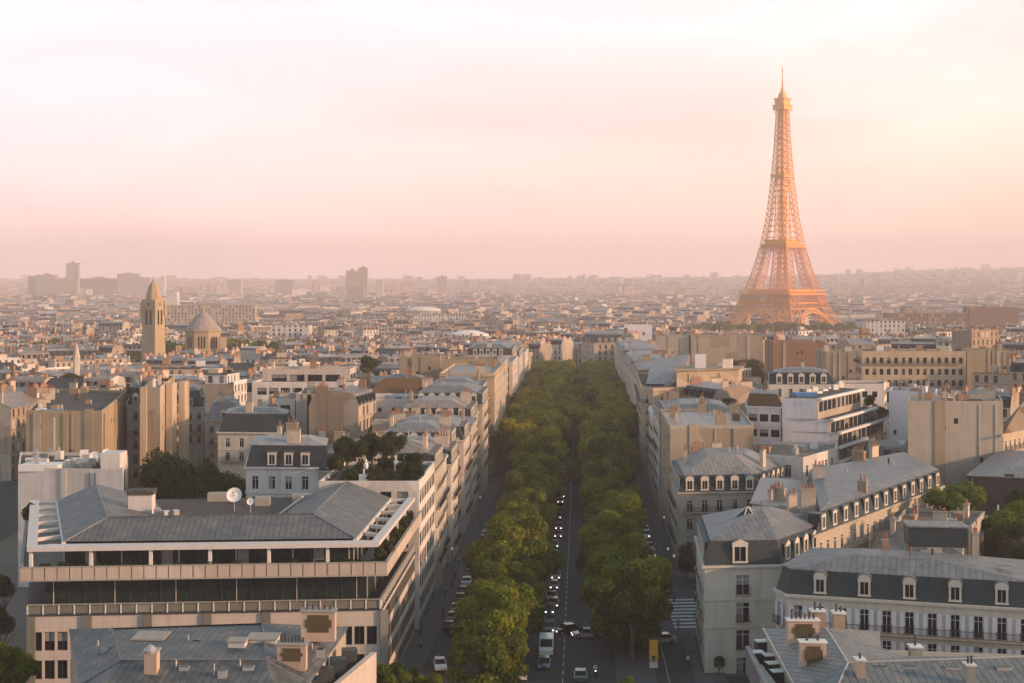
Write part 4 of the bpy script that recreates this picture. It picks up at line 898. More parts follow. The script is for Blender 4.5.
b = MB()
for k in range(6): t = k * math.pi / 3; b.tube((xz(745, 214) + 1.95 * math.cos(t), 211.5 + 1.95 * math.sin(t), R1z - .88), (xz(745, 214), 211.5, R1z + .64), .07, n=4)
part('skylight_frame', b, [WHITE], R1r, under=R1roof)
chimney(R1r, xz(808, 222), 222, R1z - 3.5, R1z + 1.6, 2.2, .9, 0, True, BEIGE, under=R1roof); chimney(R1r, xz(792, 225), 225, R1z - 2.5, R1z + .3, 1.4, .7, .3, True, RENDER_, under=R1roof)
chimney(R5, xz(975, 196), 196, z5 - 1.5, z5 + 1.6, .9, .8, -.1, True, BEIGE); chimney(R5, xz(885, 195), 195, z5 - 1, z5 + .9, .8, .5, -.1, True, BRICK)
b = MB(); b.box((xz(934, 199), 198.5, z5 - .3), (7.6, 4.5, 2.6), -.12, 0); b.box((xz(934, 199), 198.5, z5 + 2.3), (8, 4.9, .2), -.12, 1, bottom=True); part('roof_hut', b, [SLATEB, ZLIGHT], R5)
for px_, y_ in ((867, 190), (918, 188), (950, 187), (1005, 185)):
    b = MB(); b.box((xz(px_, y_), y_, z5 - .75), (1.9, 1.1, .25), -.12, 0); b.box((xz(px_, y_), y_ - .1, z5 - .5), (1.6, .9, .06), -.12, 1); part('skylight', b, [METAL, GLASS2], R5)
# behind R5: low walls, gables, garden house
building('apartment_building', 'small gabled house with a slate roof and brick chimneys behind the blue attic', [(xz(873, 214), 214), (xz(960, 212), 212), (xz(964, 224), 224), (xz(880, 230), 230)], 14.5, PINK, 'hip', None, chim=3, zn=ZNEAR, top=2.2, cornice=False)
building('apartment_building', 'plain beige block with a flat roof between the slate gable and the dark hedge', [(xz(895, 230), 230), (xz(972, 226), 226), (xz(985, 240), 240), (xz(905, 244), 244)], 15.8, BEIGE, 'flat', None, chim=3, zn=FLATROOF, cornice=False)
gh, zg = building('garden_pavilion', 'garden pavilion with a wide flat grey roof at the right edge', [(xz(968, 262), 262), (xz(1080, 256), 256), (xz(1080, 290), 290), (xz(1000, 300), 300)], 19.6, DARKM if False else TAR, 'hip', None, chim=0, zn=ZLIGHT, top=1.2, cornice=True, near=False)
b = MB(); b.prism([(xz(975, 246), 232), (xz(1060, 246), 228), (xz(1060, 262), 258), (xz(960, 262), 258)], gz(90, 245), 9.5, 0, top=1); HEROES.append([(xz(975, 246), 232), (xz(1060, 246), 228), (xz(1060, 262), 258), (xz(960, 262), 258)])
rt = thing('garden_terrace', 'raised planted terrace with a dark green fence at the right edge', 'terrace', (90, 245, gz(90, 245))); part('terrace', b, [plain('dark_green_screen', (.03, .055, .035), rough=.9, nscale=1, amt=.4), FLATROOF], rt)

# ------------------------------------------------------------------ left hand heroes
building('apartment_building', 'large block with bare tan walls and dark roof at the left edge', [(xz(26, 316), 316), (xz(102, 315), 315), (xz(127, 371), 371), (xz(48, 380), 380)], 27, stone('warm_tan_render', (.44, .33, .21), joints=False), 'flat', None, chim=5, zn=TAR, side=stone('warm_tan_render', (.44, .33, .21), joints=False), cornice=False, ramp=.8)
b = MB(); b.prism([(xz(41, 318), 318), (xz(63, 318), 318), (xz(64, 323), 323), (xz(42, 323), 323)], hz(415, 318), hz(411, 318), 0)
o = thing('tarpaulin', 'bright blue sheet laid on the roof of the bare tan block', 'tarpaulin', (xz(52, 318), 318, hz(415, 318))); part('sheet', b, [BLUE], o)
LB, zl = building('apartment_building', 'low white block with cluttered flat roof before the bare tan walls', [(xz(18, 262), 262), (xz(123, 260), 260), (xz(127, 284), 284), (xz(20, 286), 286)], 20.6, WHITEW, 'flat', 'modern', floors=2, bay=6, ww=.9, wh=1.3, chim=0, zn=TAR, cornice=False, balc=(), edges=[])
b = MB()
for k in range(26):
    px_, y_ = random.uniform(24, 120), random.uniform(263, 281); b.box((xz(px_, y_), y_, zl), (random.uniform(.5, 2.4), random.uniform(.5, 1.6), random.uniform(.5, 2.2)), random.random() * .4, random.randrange(4))
b.box((xz(117, 266), 264, zl), (3.4, 5, 3.2), .0, 3); b.box((xz(46, 266), 264, zl), (7, 5, 1.1), 0, 1); part('roof_plant', b, [METAL, WHITE, CONC, WHITEW], LB)
b = MB(); b.box((xz(57, 300), 296, zl - 1), (.9, .9, 1), 0, 0); b.tube((xz(57, 296), 294, zl), (xz(57, 296), 294, zl + 6.5), .28, n=8, m=1); part('flue', b, [CONC, METAL], LB)
dish(xz(98, 272), 270, zl, 1.0, 1.6, 'grey satellite dish at the right end of the cluttered flat roof, left'); dish(xz(106, 274), 274, zl, .8, 1.8, 'smaller grey dish just right of the other one on the cluttered flat roof', 0.4)
building('apartment_building', 'narrow stone house with iron balconies squeezed between two orange walls, left', [(xz(127, 362), 362), (xz(144, 361), 361), (xz(146, 380), 380), (xz(130, 382), 382)], 25.0, PALE, 'mansard', 'rail', floors=5, fh=3.5, bay=4.0, chim=1, slate=SLATE, top=1.5, steep=4)
building('apartment_building', 'tall orange walled house right of the narrow stone house', [(xz(144, 345), 345), (xz(160, 344), 344), (xz(175, 384), 384), (xz(156, 386), 386)], 30.2, OCHRE, 'flat', None, chim=4, zn=ZINC, side=OCHRE, cornice=False)
b = MB(); 
for px_ in (149.5, 163, 170): b.box((xz(px_, 350), 346 + (px_ - 149) * .9, 6), (1.5, 5, 19.5), 0, 0)
o = thing('chimney_wall', 'three orange chimney shafts rising up the sunlit wall at left', 'chimney', (xz(156, 346), 350, 6)); part('shaft', b, [OCHRE], o)
building('apartment_building', 'cream house with slate attic right of the orange chimney walls', [(xz(176, 420), 420), (xz(204, 419), 419), (xz(207, 436), 436), (xz(180, 438), 438)], 20.3, PALE, 'mansard', 'rail', floors=3, fh=3.3, bay=2.6, chim=2, slate=SLATE, steep=4.5, ins=1.5, dorm='flat')
building('apartment_building', 'cream house with lilac zinc attic and a large white framed window, left centre', [(xz(205, 408), 408), (xz(242, 407), 407), (xz(246, 424), 424), (xz(209, 426), 426)], 17.5, CREAM, 'mansard', 'rail', floors=3, fh=3.3, bay=3.4, chim=2, slate=ZLIGHT, steep=4.5, ins=2.2)
building('apartment_building', 'long slate roofed house with blind side, above the courtyard trees', [(xz(218, 350), 350), (xz(293, 348), 348), (xz(296, 362), 362), (xz(222, 366), 366)], 19.4, PALE, 'mansard', 'french', floors=2, fh=3.3, bay=3.4, chim=2, slate=SLATE, steep=4.2, ins=1.6, dorm=None, top=1.2, nod=(0,))
building('apartment_building', 'white rendered house with steep dark slate attic, behind the satellite dishes', [(xz(246, 254), 254), (xz(331, 253), 253), (xz(333, 266), 266), (xz(249, 268), 268)], 22.0, WHITEW, 'mansard', 'french', floors=4, fh=3.55, bay=2.9, ww=1.15, wh=2.3, chim=3, slate=SLATE, zn=ZINC, steep=3.6, ins=.9, top=1.0, dorm='flat', tophip=3, balc=(1,))
blank('dark roofed low range between the white house and the roof garden trees', 250, 352, 424, 19, 10, CREAM, 0, roof=ZNEAR, roofk='hip', cornice=True)
blank('pink rendered block with recessed panels and a white edge, centre left', 328, 366, 396, 26.8, 16, PINK, 0, roof=FLATROOF, chim=1)
blank('tan walled block beside the pink panelled one, centre left', 296, 327, 396, 26.6, 16, BEIGE, 0, roof=ZLIGHT, chim=3)
blank('pale stepped building with awnings left of the tan walled block', 262, 295, 401, 25, 16, WHITEW, 0, win='modern', floors=2, bay=3.4, ww=2.6, wh=2.0, chim=1, balc=(), roof=TAR)
blank('white terraced block with planted balconies and a pink penthouse, centre left', 252, 354, 384, 28, 13, WHITEW, .05, win='modern', floors=3, fh=3.2, bay=3.2, ww=2.6, wh=1.9, chim=0, balc=(), near=False, roof=TAR)
blank('pink penthouse block directly behind the white terraced one', 262, 350, 371, 31, 11, PINK, .05, win='modern', floors=2, fh=3.2, bay=5.0, ww=4.2, wh=1.9, chim=2, balc=(), near=False, roof=FLATROOF)
blank('white house with brown tiled roof before the widest tan wall', 368, 436, 393, 25.5, 16, LAV, .0, win='modern', floors=2, bay=2.6, ww=1.3, wh=1.5, chim=2, balc=(), near=False, roof=ZLIGHT, roofk='mansard', slate=stone('brown_tile', (.16, .10, .05), joints=False), steep=4, ins=4.0, dorm=None, top=.8)
blank('very wide tan windowless party wall, left of the avenue', 399, 440, 358, 31, 14, TAN, .0, chim=3, near=False)
blank('taller tan party wall running to the avenue, right of the very wide one', 441, 498, 361, 31, 16, stone('dun_render', (.40, .31, .21), joints=False), .0, chim=4, near=False)
blank('long low white terrace block with rows of potted plants, left of the avenue', 372, 470, 401, 24.5, 10, WHITEW, .0, win='modern', floors=3, fh=3.1, bay=3.6, ww=1.0, wh=1.1, chim=1, balc=(), roof=FLATROOF)
blank('olive walled house behind the roof garden', 372, 456, 425, 22.5, 8, OLIVE if False else BEIGE, .0, chim=3, roof=TAR)

# ------------------------------------------------------------------ nearest roofs at the bottom of the picture
def near_left():
    P = [(-48.5, 138), (-24.5, 138), (-15.2, 163), (-50.5, 169)]; HEROES.append(P); g = gz(-35, 150)
    root = thing('apartment_building', 'nearest house at lower left, teal sheet-metal roof with brown-patched chimneys', 'building', (-35, 150, g))
    b = MB(); b.prism([(-39.9, 138.3), (-22, 137), (-20.3, 146), (-19.0, 168.5), (-50.4, 168.5), (-42.5, 146)], g - 2, 10.55, 0); part('wall', b, [CREAM], root)
    z3 = lambda px, py, z: ((px - 512) / FPX * (51 - z) * FPX / (py - HY), (51 - z) * FPX / (py - HY), z)
    a, c = z3(121, 661, 13), z3(112, 628, 13.05); d, e_ = z3(68.6, 629, 10.7), (-42.8, 146, 10.6)
    f, h_ = z3(314, 661, 13), z3(349, 624, 13.05); i, j = z3(266, 661, 13), z3(262, 623, 13.05)
    b = MB(); b.face([e_, a, c, d], 0, None, .15)
    fl, fr_ = (-40.2, 138, 10.6), (-21.2, 136, 10.6); b.face([fl, fr_, i, a], 0, None, .1); b.face([e_, fl, a], 0, None, .2)
    er = (-20.0, 145.7, 10.9)
    b.face([i, er, (-18.7, 169, 11.0), j], 0, None, .3); b.face([i, fr_, er], 0, None, .25)
    b.face([(a[0], a[1], 12.9), (i[0], i[1], 12.9), (j[0], j[1], 12.9), (c[0], c[1], 12.9)], 0, None, .3); b.face([c, j, (j[0], j[1] + 5, 10.6), (c[0], c[1] + 5, 10.6)], 0, None, .2)
    b.face([(d[0], d[1], 10.6), c, (c[0], c[1] + 6, 10.6)], 0)
    for u, v in ((a, c), (a, i), (i, j), (a, e_), (i, er)): b.tube((u[0], u[1], u[2] + .04), (v[0], v[1], v[2] + .04), .09, n=6, m=1)
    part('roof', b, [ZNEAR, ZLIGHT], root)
    def slab(pxl, pxr, pyt, pyb, Y, T=1.3, patch=False, potn=0, mat=WHITEW):
        x0, x1 = xz(pxl, Y), xz(pxr, Y); z0, z1 = hz(pyb, Y) - .8, hz(pyt, Y); b = MB(); b.prism([(x0, Y), (x1, Y - .2), (x1, Y + T), (x0, Y + T + .2)], z0, z1, 0); b.prism([(x0 - .12, Y - .15), (x1 + .12, Y - .35), (x1 + .12, Y + T + .15), (x0 - .12, Y + T + .35)], z1, z1 + .15, 1, bottom=True)
        if patch:
            w = x1 - x0; b.prism([(x0 + w * .2, Y - .10), (x1 - w * .18, Y - .22), (x1 - w * .18, Y - .1), (x0 + w * .2, Y + .0)], z0 + 1.0, z1 - .3, 2); b.prism([(x0 + w * .12, Y - .085), (x1 - w * .10, Y - .21), (x1 - w * .10, Y - .1), (x0 + w * .12, Y + .0)], z0 + 1.5, z1 - .8, 2)
        if potn: pots(b, (x0 + x1) / 2, Y + T / 2, z1 + .15, (x1 - x0) * .85, 0, 3, n=potn, h=.7)
        part('chimney', b, [mat, CONC, plain('brown_patch', (.10, .075, .04), rough=.95, nscale=2, amt=.4), DARKM], root)
    slab(277, 306, 645, 663, 148, 1.2, True, 7, stone('peach_render', (.62, .44, .34), joints=False)); slab(301, 335, 612, 634, 158, 1.3, True, 5, stone('peach_render', (.62, .44, .34), joints=False))
    slab(144, 157, 652, 684, 144, 1.2, False, 0, stone('peach_render', (.62, .44, .34), joints=False)); slab(132, 163, 640, 653, 155, 3.2); slab(247, 276, 640, 652, 154, 2.5); slab(197, 246, 647, 655, 153, 2.0, mat=METAL); slab(228, 245, 642, 655, 152, 1.4)
    b = MB(); b.lathe((*z3(150.5, 650, 15.3)[:2], 15.0), [(.55, 0), (.6, .3), (.3, .7), (0, .85)], 10, 0); part('chimney_cowl', b, [METAL], root)
    for (px_, py_, w_) in ((176, 668, .8), (214, 672, .7), (240, 668, .9), (188, 640, .7), (98, 645, .6), (312, 648, .7)):
        p = z3(px_, py_, 12.6 if py_ > 660 else 12.9); vb = MB(); vb.tube((p[0], p[1], 11.6), (p[0], p[1], 13.4), .10, n=6); part('vent_pipe', vb, [METAL], root)
        vb = MB(); vb.box((p[0] + .9, p[1] - .3, 12.0), (w_ * 1.2, w_, .85), .05, 0); vb.box((p[0] + .9, p[1] - .32, 12.85), (w_, w_ * .8, .05), .05, 1); part('roof_hatch', vb, [METAL, GLASS2], root)
    # right hand gutter, parapet and the street front below it
    b = MB(); b.prism([(-20.2, 138.2), (-15.0, 163.2), (-15.6, 163.4), (-20.8, 138.4)], g, 9.6, 0); part('street_front', b, [PINK], root)
    for k in range(6): t = .08 + k * .16; b = MB(); b.box((-20.9 + 5 * t - 1.2, 139.5 + 24 * t, 8.2), (1.6, 1.7, 2.4), .2, k % 2); part('dormer', b, [SLATEB, DARKM], root)
    return root
near_left()
def near_right():
    g = gz(42, 150); z3 = lambda px, py, z: ((px - 512) / FPX * (51 - z) * FPX / (py - HY), (51 - z) * FPX / (py - HY), z)
    HEROES.append([(26, 132), (66, 132), (66, 170), (27, 170)])
    root = thing('apartment_building', 'nearest house at lower right, grey metal roof with brown-patched peach chimneys', 'building', (42, 150, g))
    zr = 12.2; A, B_ = z3(763, 628.5, 10.9), (z3(797, 690, 10.9)); C, D = z3(826, 628, 13.0), z3(848, 663, 12.9); E = z3(1030, 657, 12.9)
    b = MB(); b.face([B_, D, C, A], 0, None, .9); K1, K2, K3 = z3(880, 631, 12.2), z3(880, 650, 12.0), z3(905, 656, 12.7)
    b.face([D, K3, K2, K1, C], 0, None, 1.0); fl, fr_ = (B_[0] + .3, 134.0, 10.4), (64, 134.0, 10.4); b.face([fl, fr_, E, D], 0, None, .35); b.face([B_, fl, D], 0, None, .6)
    b.face([E, (E[0], E[1] + 7, 10.5), (K3[0], K3[1] + 7, 10.5), K3], 0); b.face([D, E, K3], 0, None, .5)
    for u, v in ((A, B_), (D, C), (D, E), (D, fl)): b.tube((u[0], u[1], u[2] + .05), (v[0], v[1], v[2] + .05), .1, n=6, m=1)
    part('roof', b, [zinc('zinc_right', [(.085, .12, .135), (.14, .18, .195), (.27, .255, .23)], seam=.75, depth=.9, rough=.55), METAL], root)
    b = MB(); b.prism([(B_[0] + .2, 134.5), (63.5, 134.5), (63.5, 158), (K1[0], K1[1] - .5), (C[0], C[1] - .3), (A[0] + .3, A[1] - .2)], g - 2, 10.3, 0); part('wall', b, [CREAM], root)
    PE = stone('peach_render', (.62, .44, .34), joints=False)
    def slab(pxl, pxr, pyt, pyb, Y, T=.9, patch=False, potn=0, mat=PE):
        x0, x1 = xz(pxl, Y), xz(pxr, Y); z0, z1 = hz(pyb, Y) - 1.0, hz(pyt, Y); b = MB(); b.prism([(x0, Y), (x1, Y - .2), (x1, Y + T), (x0, Y + T + .2)], z0, z1, 0); b.prism([(x0 - .12, Y - .15), (x1 + .12, Y - .35), (x1 + .12, Y + T + .15), (x0 - .12, Y + T + .35)], z1, z1 + .16, 1, bottom=True)
        if patch:
            w = x1 - x0; b.prism([(x0 + w * .24, Y - .12), (x1 - w * .22, Y - .22), (x1 - w * .22, Y - .05), (x0 + w * .24, Y + .0)], z0 + .9, z1 - .3, 2); b.prism([(x0 + w * .15, Y - .10), (x1 - w * .14, Y - .21), (x1 - w * .14, Y - .05), (x0 + w * .15, Y + .0)], z0 + 1.4, z1 - .7, 2)
        if potn: pots(b, (x0 + x1) / 2, Y + T / 2, z1 + .16, (x1 - x0) * .85, 0, 3, n=potn, h=.8, r=.12)
        part('chimney', b, [mat, WHITE, plain('brown_patch', (.10, .075, .04), rough=.95, nscale=2, amt=.4), DARKM], root)
    slab(788, 819, 621, 637, 159, .9, True, 6); slab(800.5, 826, 643, 664, 150, .9, True, 2); slab(834, 845, 614, 628, 163, 1.1, False, 2); slab(812, 825, 612, 622, 166, 1.0, False, 2); slab(857, 865, 661, 690, 143, .9, False, 1); slab(967, 975, 666, 690, 142, .8, False, 2, BEIGE); slab(911, 922, 648, 661, 153, 1.0, False, 1, BEIGE)
    for px_ in (878, 907, 949, 1000):
        p = z3(px_, 663 + (px_ % 3), 12.6); b = MB(); b.box((p[0], 145.6, 12.35), (1.5, .9, .35), -.05, 0); b.box((p[0], 145.5, 12.7), (1.3, .75, .05), -.05, 1); part('skylight', b, [METAL, GLASS2], root)
    # light well on the left with air-handling boxes and a parapet
    b = MB(); b.prism([(24.4, 132), (27.5, 132), (26.6, 157), (25.9, 157)], g, 9.8, 0); part('street_front', b, [CREAM], root)
    b = MB(); p0, p1 = z3(748, 646, 9.9), z3(772, 690, 9.9); b.prism([(p1[0] - .5, p1[1]), (p1[0] + .2, p1[1]), (p0[0] + .2, p0[1]), (p0[0] - .3, p0[1])], 7, 9.9, 0); part('parapet', b, [ZLIGHT], root)
    b = MB()
    for px_, py_ in ((762, 641), (770, 655), (773, 663), (778, 671), (757, 652)):
        p = z3(px_, py_, 9.6); b.box((p[0], p[1], 8.4), (1.4, 1.2, 1.2), .2, 0); b.box((p[0], p[1], 9.6), (1.5, 1.3, .08), .2, 1, bottom=True)
    part('air_unit', b, [DARKM, WHITE], root)
near_right()
# ------------------------------------------------------------------ filler town
def avenue_clear(P):
    return sat(P, [av(120, -24), av(120, 23), av(880, 23), av(880, -24)], 0)
EIFC = (xz(782.5, 1750), 1750.0)
KEEP = [[(xz(656, 560), 560), (xz(763, 560), 560), (xz(763, 750), 750), (xz(668, 750), 750)], [(xz(773, 480), 480), (xz(858, 480), 480), (xz(845, 610), 610), (xz(773, 610), 610)], [(xz(385, 425), 425), (xz(500, 425), 425), (xz(500, 502), 502), (xz(399, 502), 502)],
        [(EIFC[0] - 120, 1610), (EIFC[0] + 120, 1610), (EIFC[0] + 120, 1890), (EIFC[0] - 120, 1890)], [(-170, 200), (-88, 200), (-104, 315), (-112, 400), (-170, 400)], [(xz(20, 250), 225), (xz(250, 250), 225), (xz(250, 330), 330), (xz(100, 330), 330)],
        [(xz(136, 815), 800), (xz(172, 815), 800), (xz(172, 860), 860), (xz(136, 860), 860)], [(xz(178, 855), 830), (xz(228, 855), 830), (xz(228, 890), 890), (xz(178, 890), 890)],
        av(224, 22) and [av(224, 22), (150, 262), (150, 290), av(272, 22)], [(xz(132, 268), 240), (xz(222, 268), 240), (xz(222, 300), 310), (xz(132, 300), 310)],
        [(xz(925, 245), 232), (xz(1010, 245), 232), (xz(1010, 262), 262), (xz(940, 262), 262)]]
BIG = [[(xz(160, 1500), 1490), (xz(262, 1500), 1490), (xz(262, 1520), 1520), (xz(160, 1520), 1520)]]
def zone(x, y):
    px = HX + x / y * FPX
    side = ('left of the stone tower' if px < 140 else 'between stone tower and domed church' if px < 225 else 'right of the domed church' if px < 340 else 'between domed church and avenue' if px < 470 else
            'just left of the tree avenue' if px < 560 else 'beyond the end of the avenue' if px < 640 else 'left of the iron tower' if px < 730 else 'below the iron tower' if px < 835 else 'right of the iron tower' if px < 930 else 'near the right edge')
    return side
def build_city():
    rnd = random.Random(11); seeds = []
    for _ in range(3000):
        y = math.exp(rnd.uniform(math.log(230), math.log(4400))); x = rnd.uniform(-.42, .42) * y
        if all(math.hypot(x - s[0], y - s[1]) > 55 + .09 * y for s in seeds): seeds.append((x, y, R(rnd.choice([-14, 6, 24, 36, 60, -28, 48, -42, 75, -65]))))
    seeds = [(x, y, (R(-10) if int(x * 7 + y) % 2 else R(80)) if (x < -10 and y < 520) else (R(-31) if x > 60 and y < 480 else t)) for x, y, t in seeds]
    S = np.array([(s[0], s[1]) for s in seeds]); lots = []
    for si, (sx, sy, th) in enumerate(seeds):
        rad = (75 + .13 * sy) * 1.3; ca, sa = math.cos(th), math.sin(th); v = -rad; rowk = 0
        far = sy > 1500; sc = 1.0 if sy < 1400 else (1.5 if sy < 2600 else 2.1)
        while v < rad:
            u = -rad + rnd.uniform(0, 10); base = rnd.uniform(17, 24.5); nextgap = u + rnd.uniform(60, 120); d = rnd.uniform(11, 14) * sc
            while u < rad:
                w = rnd.uniform(9, 21) * sc
                if u > nextgap: u += rnd.choice([11, 13, 22]); nextgap = u + rnd.uniform(60, 120) * sc; base = rnd.uniform(17, 25); continue
                cx, cy_ = sx + (u + w / 2) * ca - v * sa, sy + (u + w / 2) * sa + v * ca
                u += w + .02
                if cy_ < 225 or cy_ > 4700: continue
                px = HX + cx / cy_ * FPX
                if px < -70 or px > 1094: continue
                if np.argmin((S[:, 0] - cx) ** 2 + (S[:, 1] - cy_) ** 2) != si: continue
                h = base + rnd.uniform(-3.6, 3.6) + (rnd.uniform(2, 7) if rnd.random() < .08 else 0) - (rnd.uniform(4, 10) if rnd.random() < .1 else 0)
                dd = d * rnd.uniform(.85, 1.15)
                lots.append([cx, cy_, th, w, dd, h, sc])
            rowk += 1; v += (d + (11 if rowk % 2 else 13.5) * (1 if sc == 1 else 1.25))
    # keep clear of the avenue and of the buildings placed one by one
    out = []
    for L in lots:
        cx, cy_, th, w, d, h, sc = L
        c, s = math.cos(th), math.sin(th); P = [(cx + x * c - y * s, cy_ + x * s + y * c) for x, y in ((-w / 2, -d / 2), (w / 2, -d / 2), (w / 2, d / 2), (-w / 2, d / 2))]
        if cy_ < 900 and avenue_clear(P): continue
        if cy_ < 1000 and any(abs(q[0][1] - cy_) < 130 and sat(P, q, .6) for q in HEROES): continue
        if any(sat(P, q, 1) for q in KEEP): continue
        if 1480 < cy_ < 1540 and any(sat(P, q, 1) for q in BIG): continue
        out.append(L)
    out.sort(key=lambda L: L[1])
    # low roofs wherever a tall one would stand right in front of the near landmarks
    W, RF, X = MB(), MB(), Mass(); n_ind = 0; used = {}
    for L in out:
        cx, cy_, th, w, d, h, sc = L; px = HX + cx / cy_ * FPX
        r1, r2 = rnd.random(), rnd.random()
        style = rnd.choices(['mansard', 'gable', 'flat', 'pent', 'party'], [.46, .16, .14, .17, .07])[0]
        if cy_ < 350: h = min(h, 12 if px < 245 else 15)
        if px > 560 and 420 < cy_ < 900: h += 3
        if 130 < px < 235 and 600 < cy_ < 830: h = min(h, 19)
        if 690 < px < 880 and 900 < cy_ < 1620: h = min(h, 16.5)
        if px < 540 and 500 < cy_ < 1100: h = min(h, 21)
        if n_ind < 215 and -30 < px < 1054:
            root = thing('apartment_building', 'x', 'building', (cx, cy_, gz(cx, cy_))); a, b_, c_ = MB(), MB(), Pieces()
            lot(a, b_, c_, (cx, cy_), th, w, d, h, style, r1, r2, fine=2 if cy_ < 480 else 1, rnd=rnd)
            part('wall', a, WMATS, root); rt = part('roof', b_, RMATS, root); n_ind += 1
            for nm, mb in c_.items: part(nm, mb, XMATS, root, under=rt)
            tint = ['brown', 'beige', 'cream', 'tan', 'pale', 'ochre', 'whitish', 'white'][min(7, int(r1 * 8))]
            rf = {'mansard': 'dark dormered attic' if r2 < .62 else 'pale zinc attic', 'gable': 'ridged metal roof', 'flat': 'flat roof', 'pent': 'set-back top floor', 'party': 'flat roof and bare sides'}[style]
            dist = 'near' if cy_ < 420 else 'middle' if cy_ < 600 else 'farther'
            lab = '%s house, %s, %s rows, %s' % (tint, rf, dist, zone(cx, cy_))
            root['label'] = lab; used.setdefault(lab, []).append(root)
        else: lot(W, RF, X, (cx, cy_), th, w, d, h, style, r1, r2, fine=1 if cy_ < 2400 else 0, rnd=rnd)
    for lab, rs in used.items():
        if len(rs) > 1:
            for q in rs: q['group'] = lab + 's' if False else 'look-alikes: ' + lab
    # farther still: coarse blocks out to the horizon hills
    y = 4500.0; bw = MB()
    while y < 11800:
        step = 26 + (y - 4500) * .012; n = int(.82 * y / (step * 1.25))
        for k in range(n):
            if rnd.random() < .35: continue
            x = (k / n - .5) * .80 * y + rnd.uniform(-9, 9); w = rnd.uniform(14, 60); h = rnd.uniform(13, 22) + (rnd.uniform(8, 34) if rnd.random() < .03 else 0)
            g = gz(x, y); a = .5 * math.sin(x / 1300 + y / 2100) + rnd.uniform(-.06, .06)
            W.box((x, y, g - 3), (w, rnd.uniform(12, 22), h + 3), a, rnd.choice([0, 1, 1]), rnd.random()); 
            if rnd.random() < .5: RF.box((x, y + 2, g + h), (w * .9, 12, 3.0), a, rnd.choice([0, 0, 1, 3]), rnd.random())
        y += step
    for nm, mb, mats in (('distant_town', W, WMATS), ('distant_town_roofs', RF, RMATS), ('distant_town_chimneys', X, XMATS)):
        o = link(nm, mb.mesh(nm, mats)); tag(o, {'distant_town': 'mass of pale town house walls spreading to the horizon', 'distant_town_roofs': 'mass of grey and brown roofs spreading to the horizon', 'distant_town_chimneys': 'mass of chimneys, dormers and roof huts over the distant town'}[nm], 'town', kind='stuff')
    print('lots', len(out), 'single', n_ind, 'tris', len(W.f) + len(RF.f) + len(X.f))
build_city()
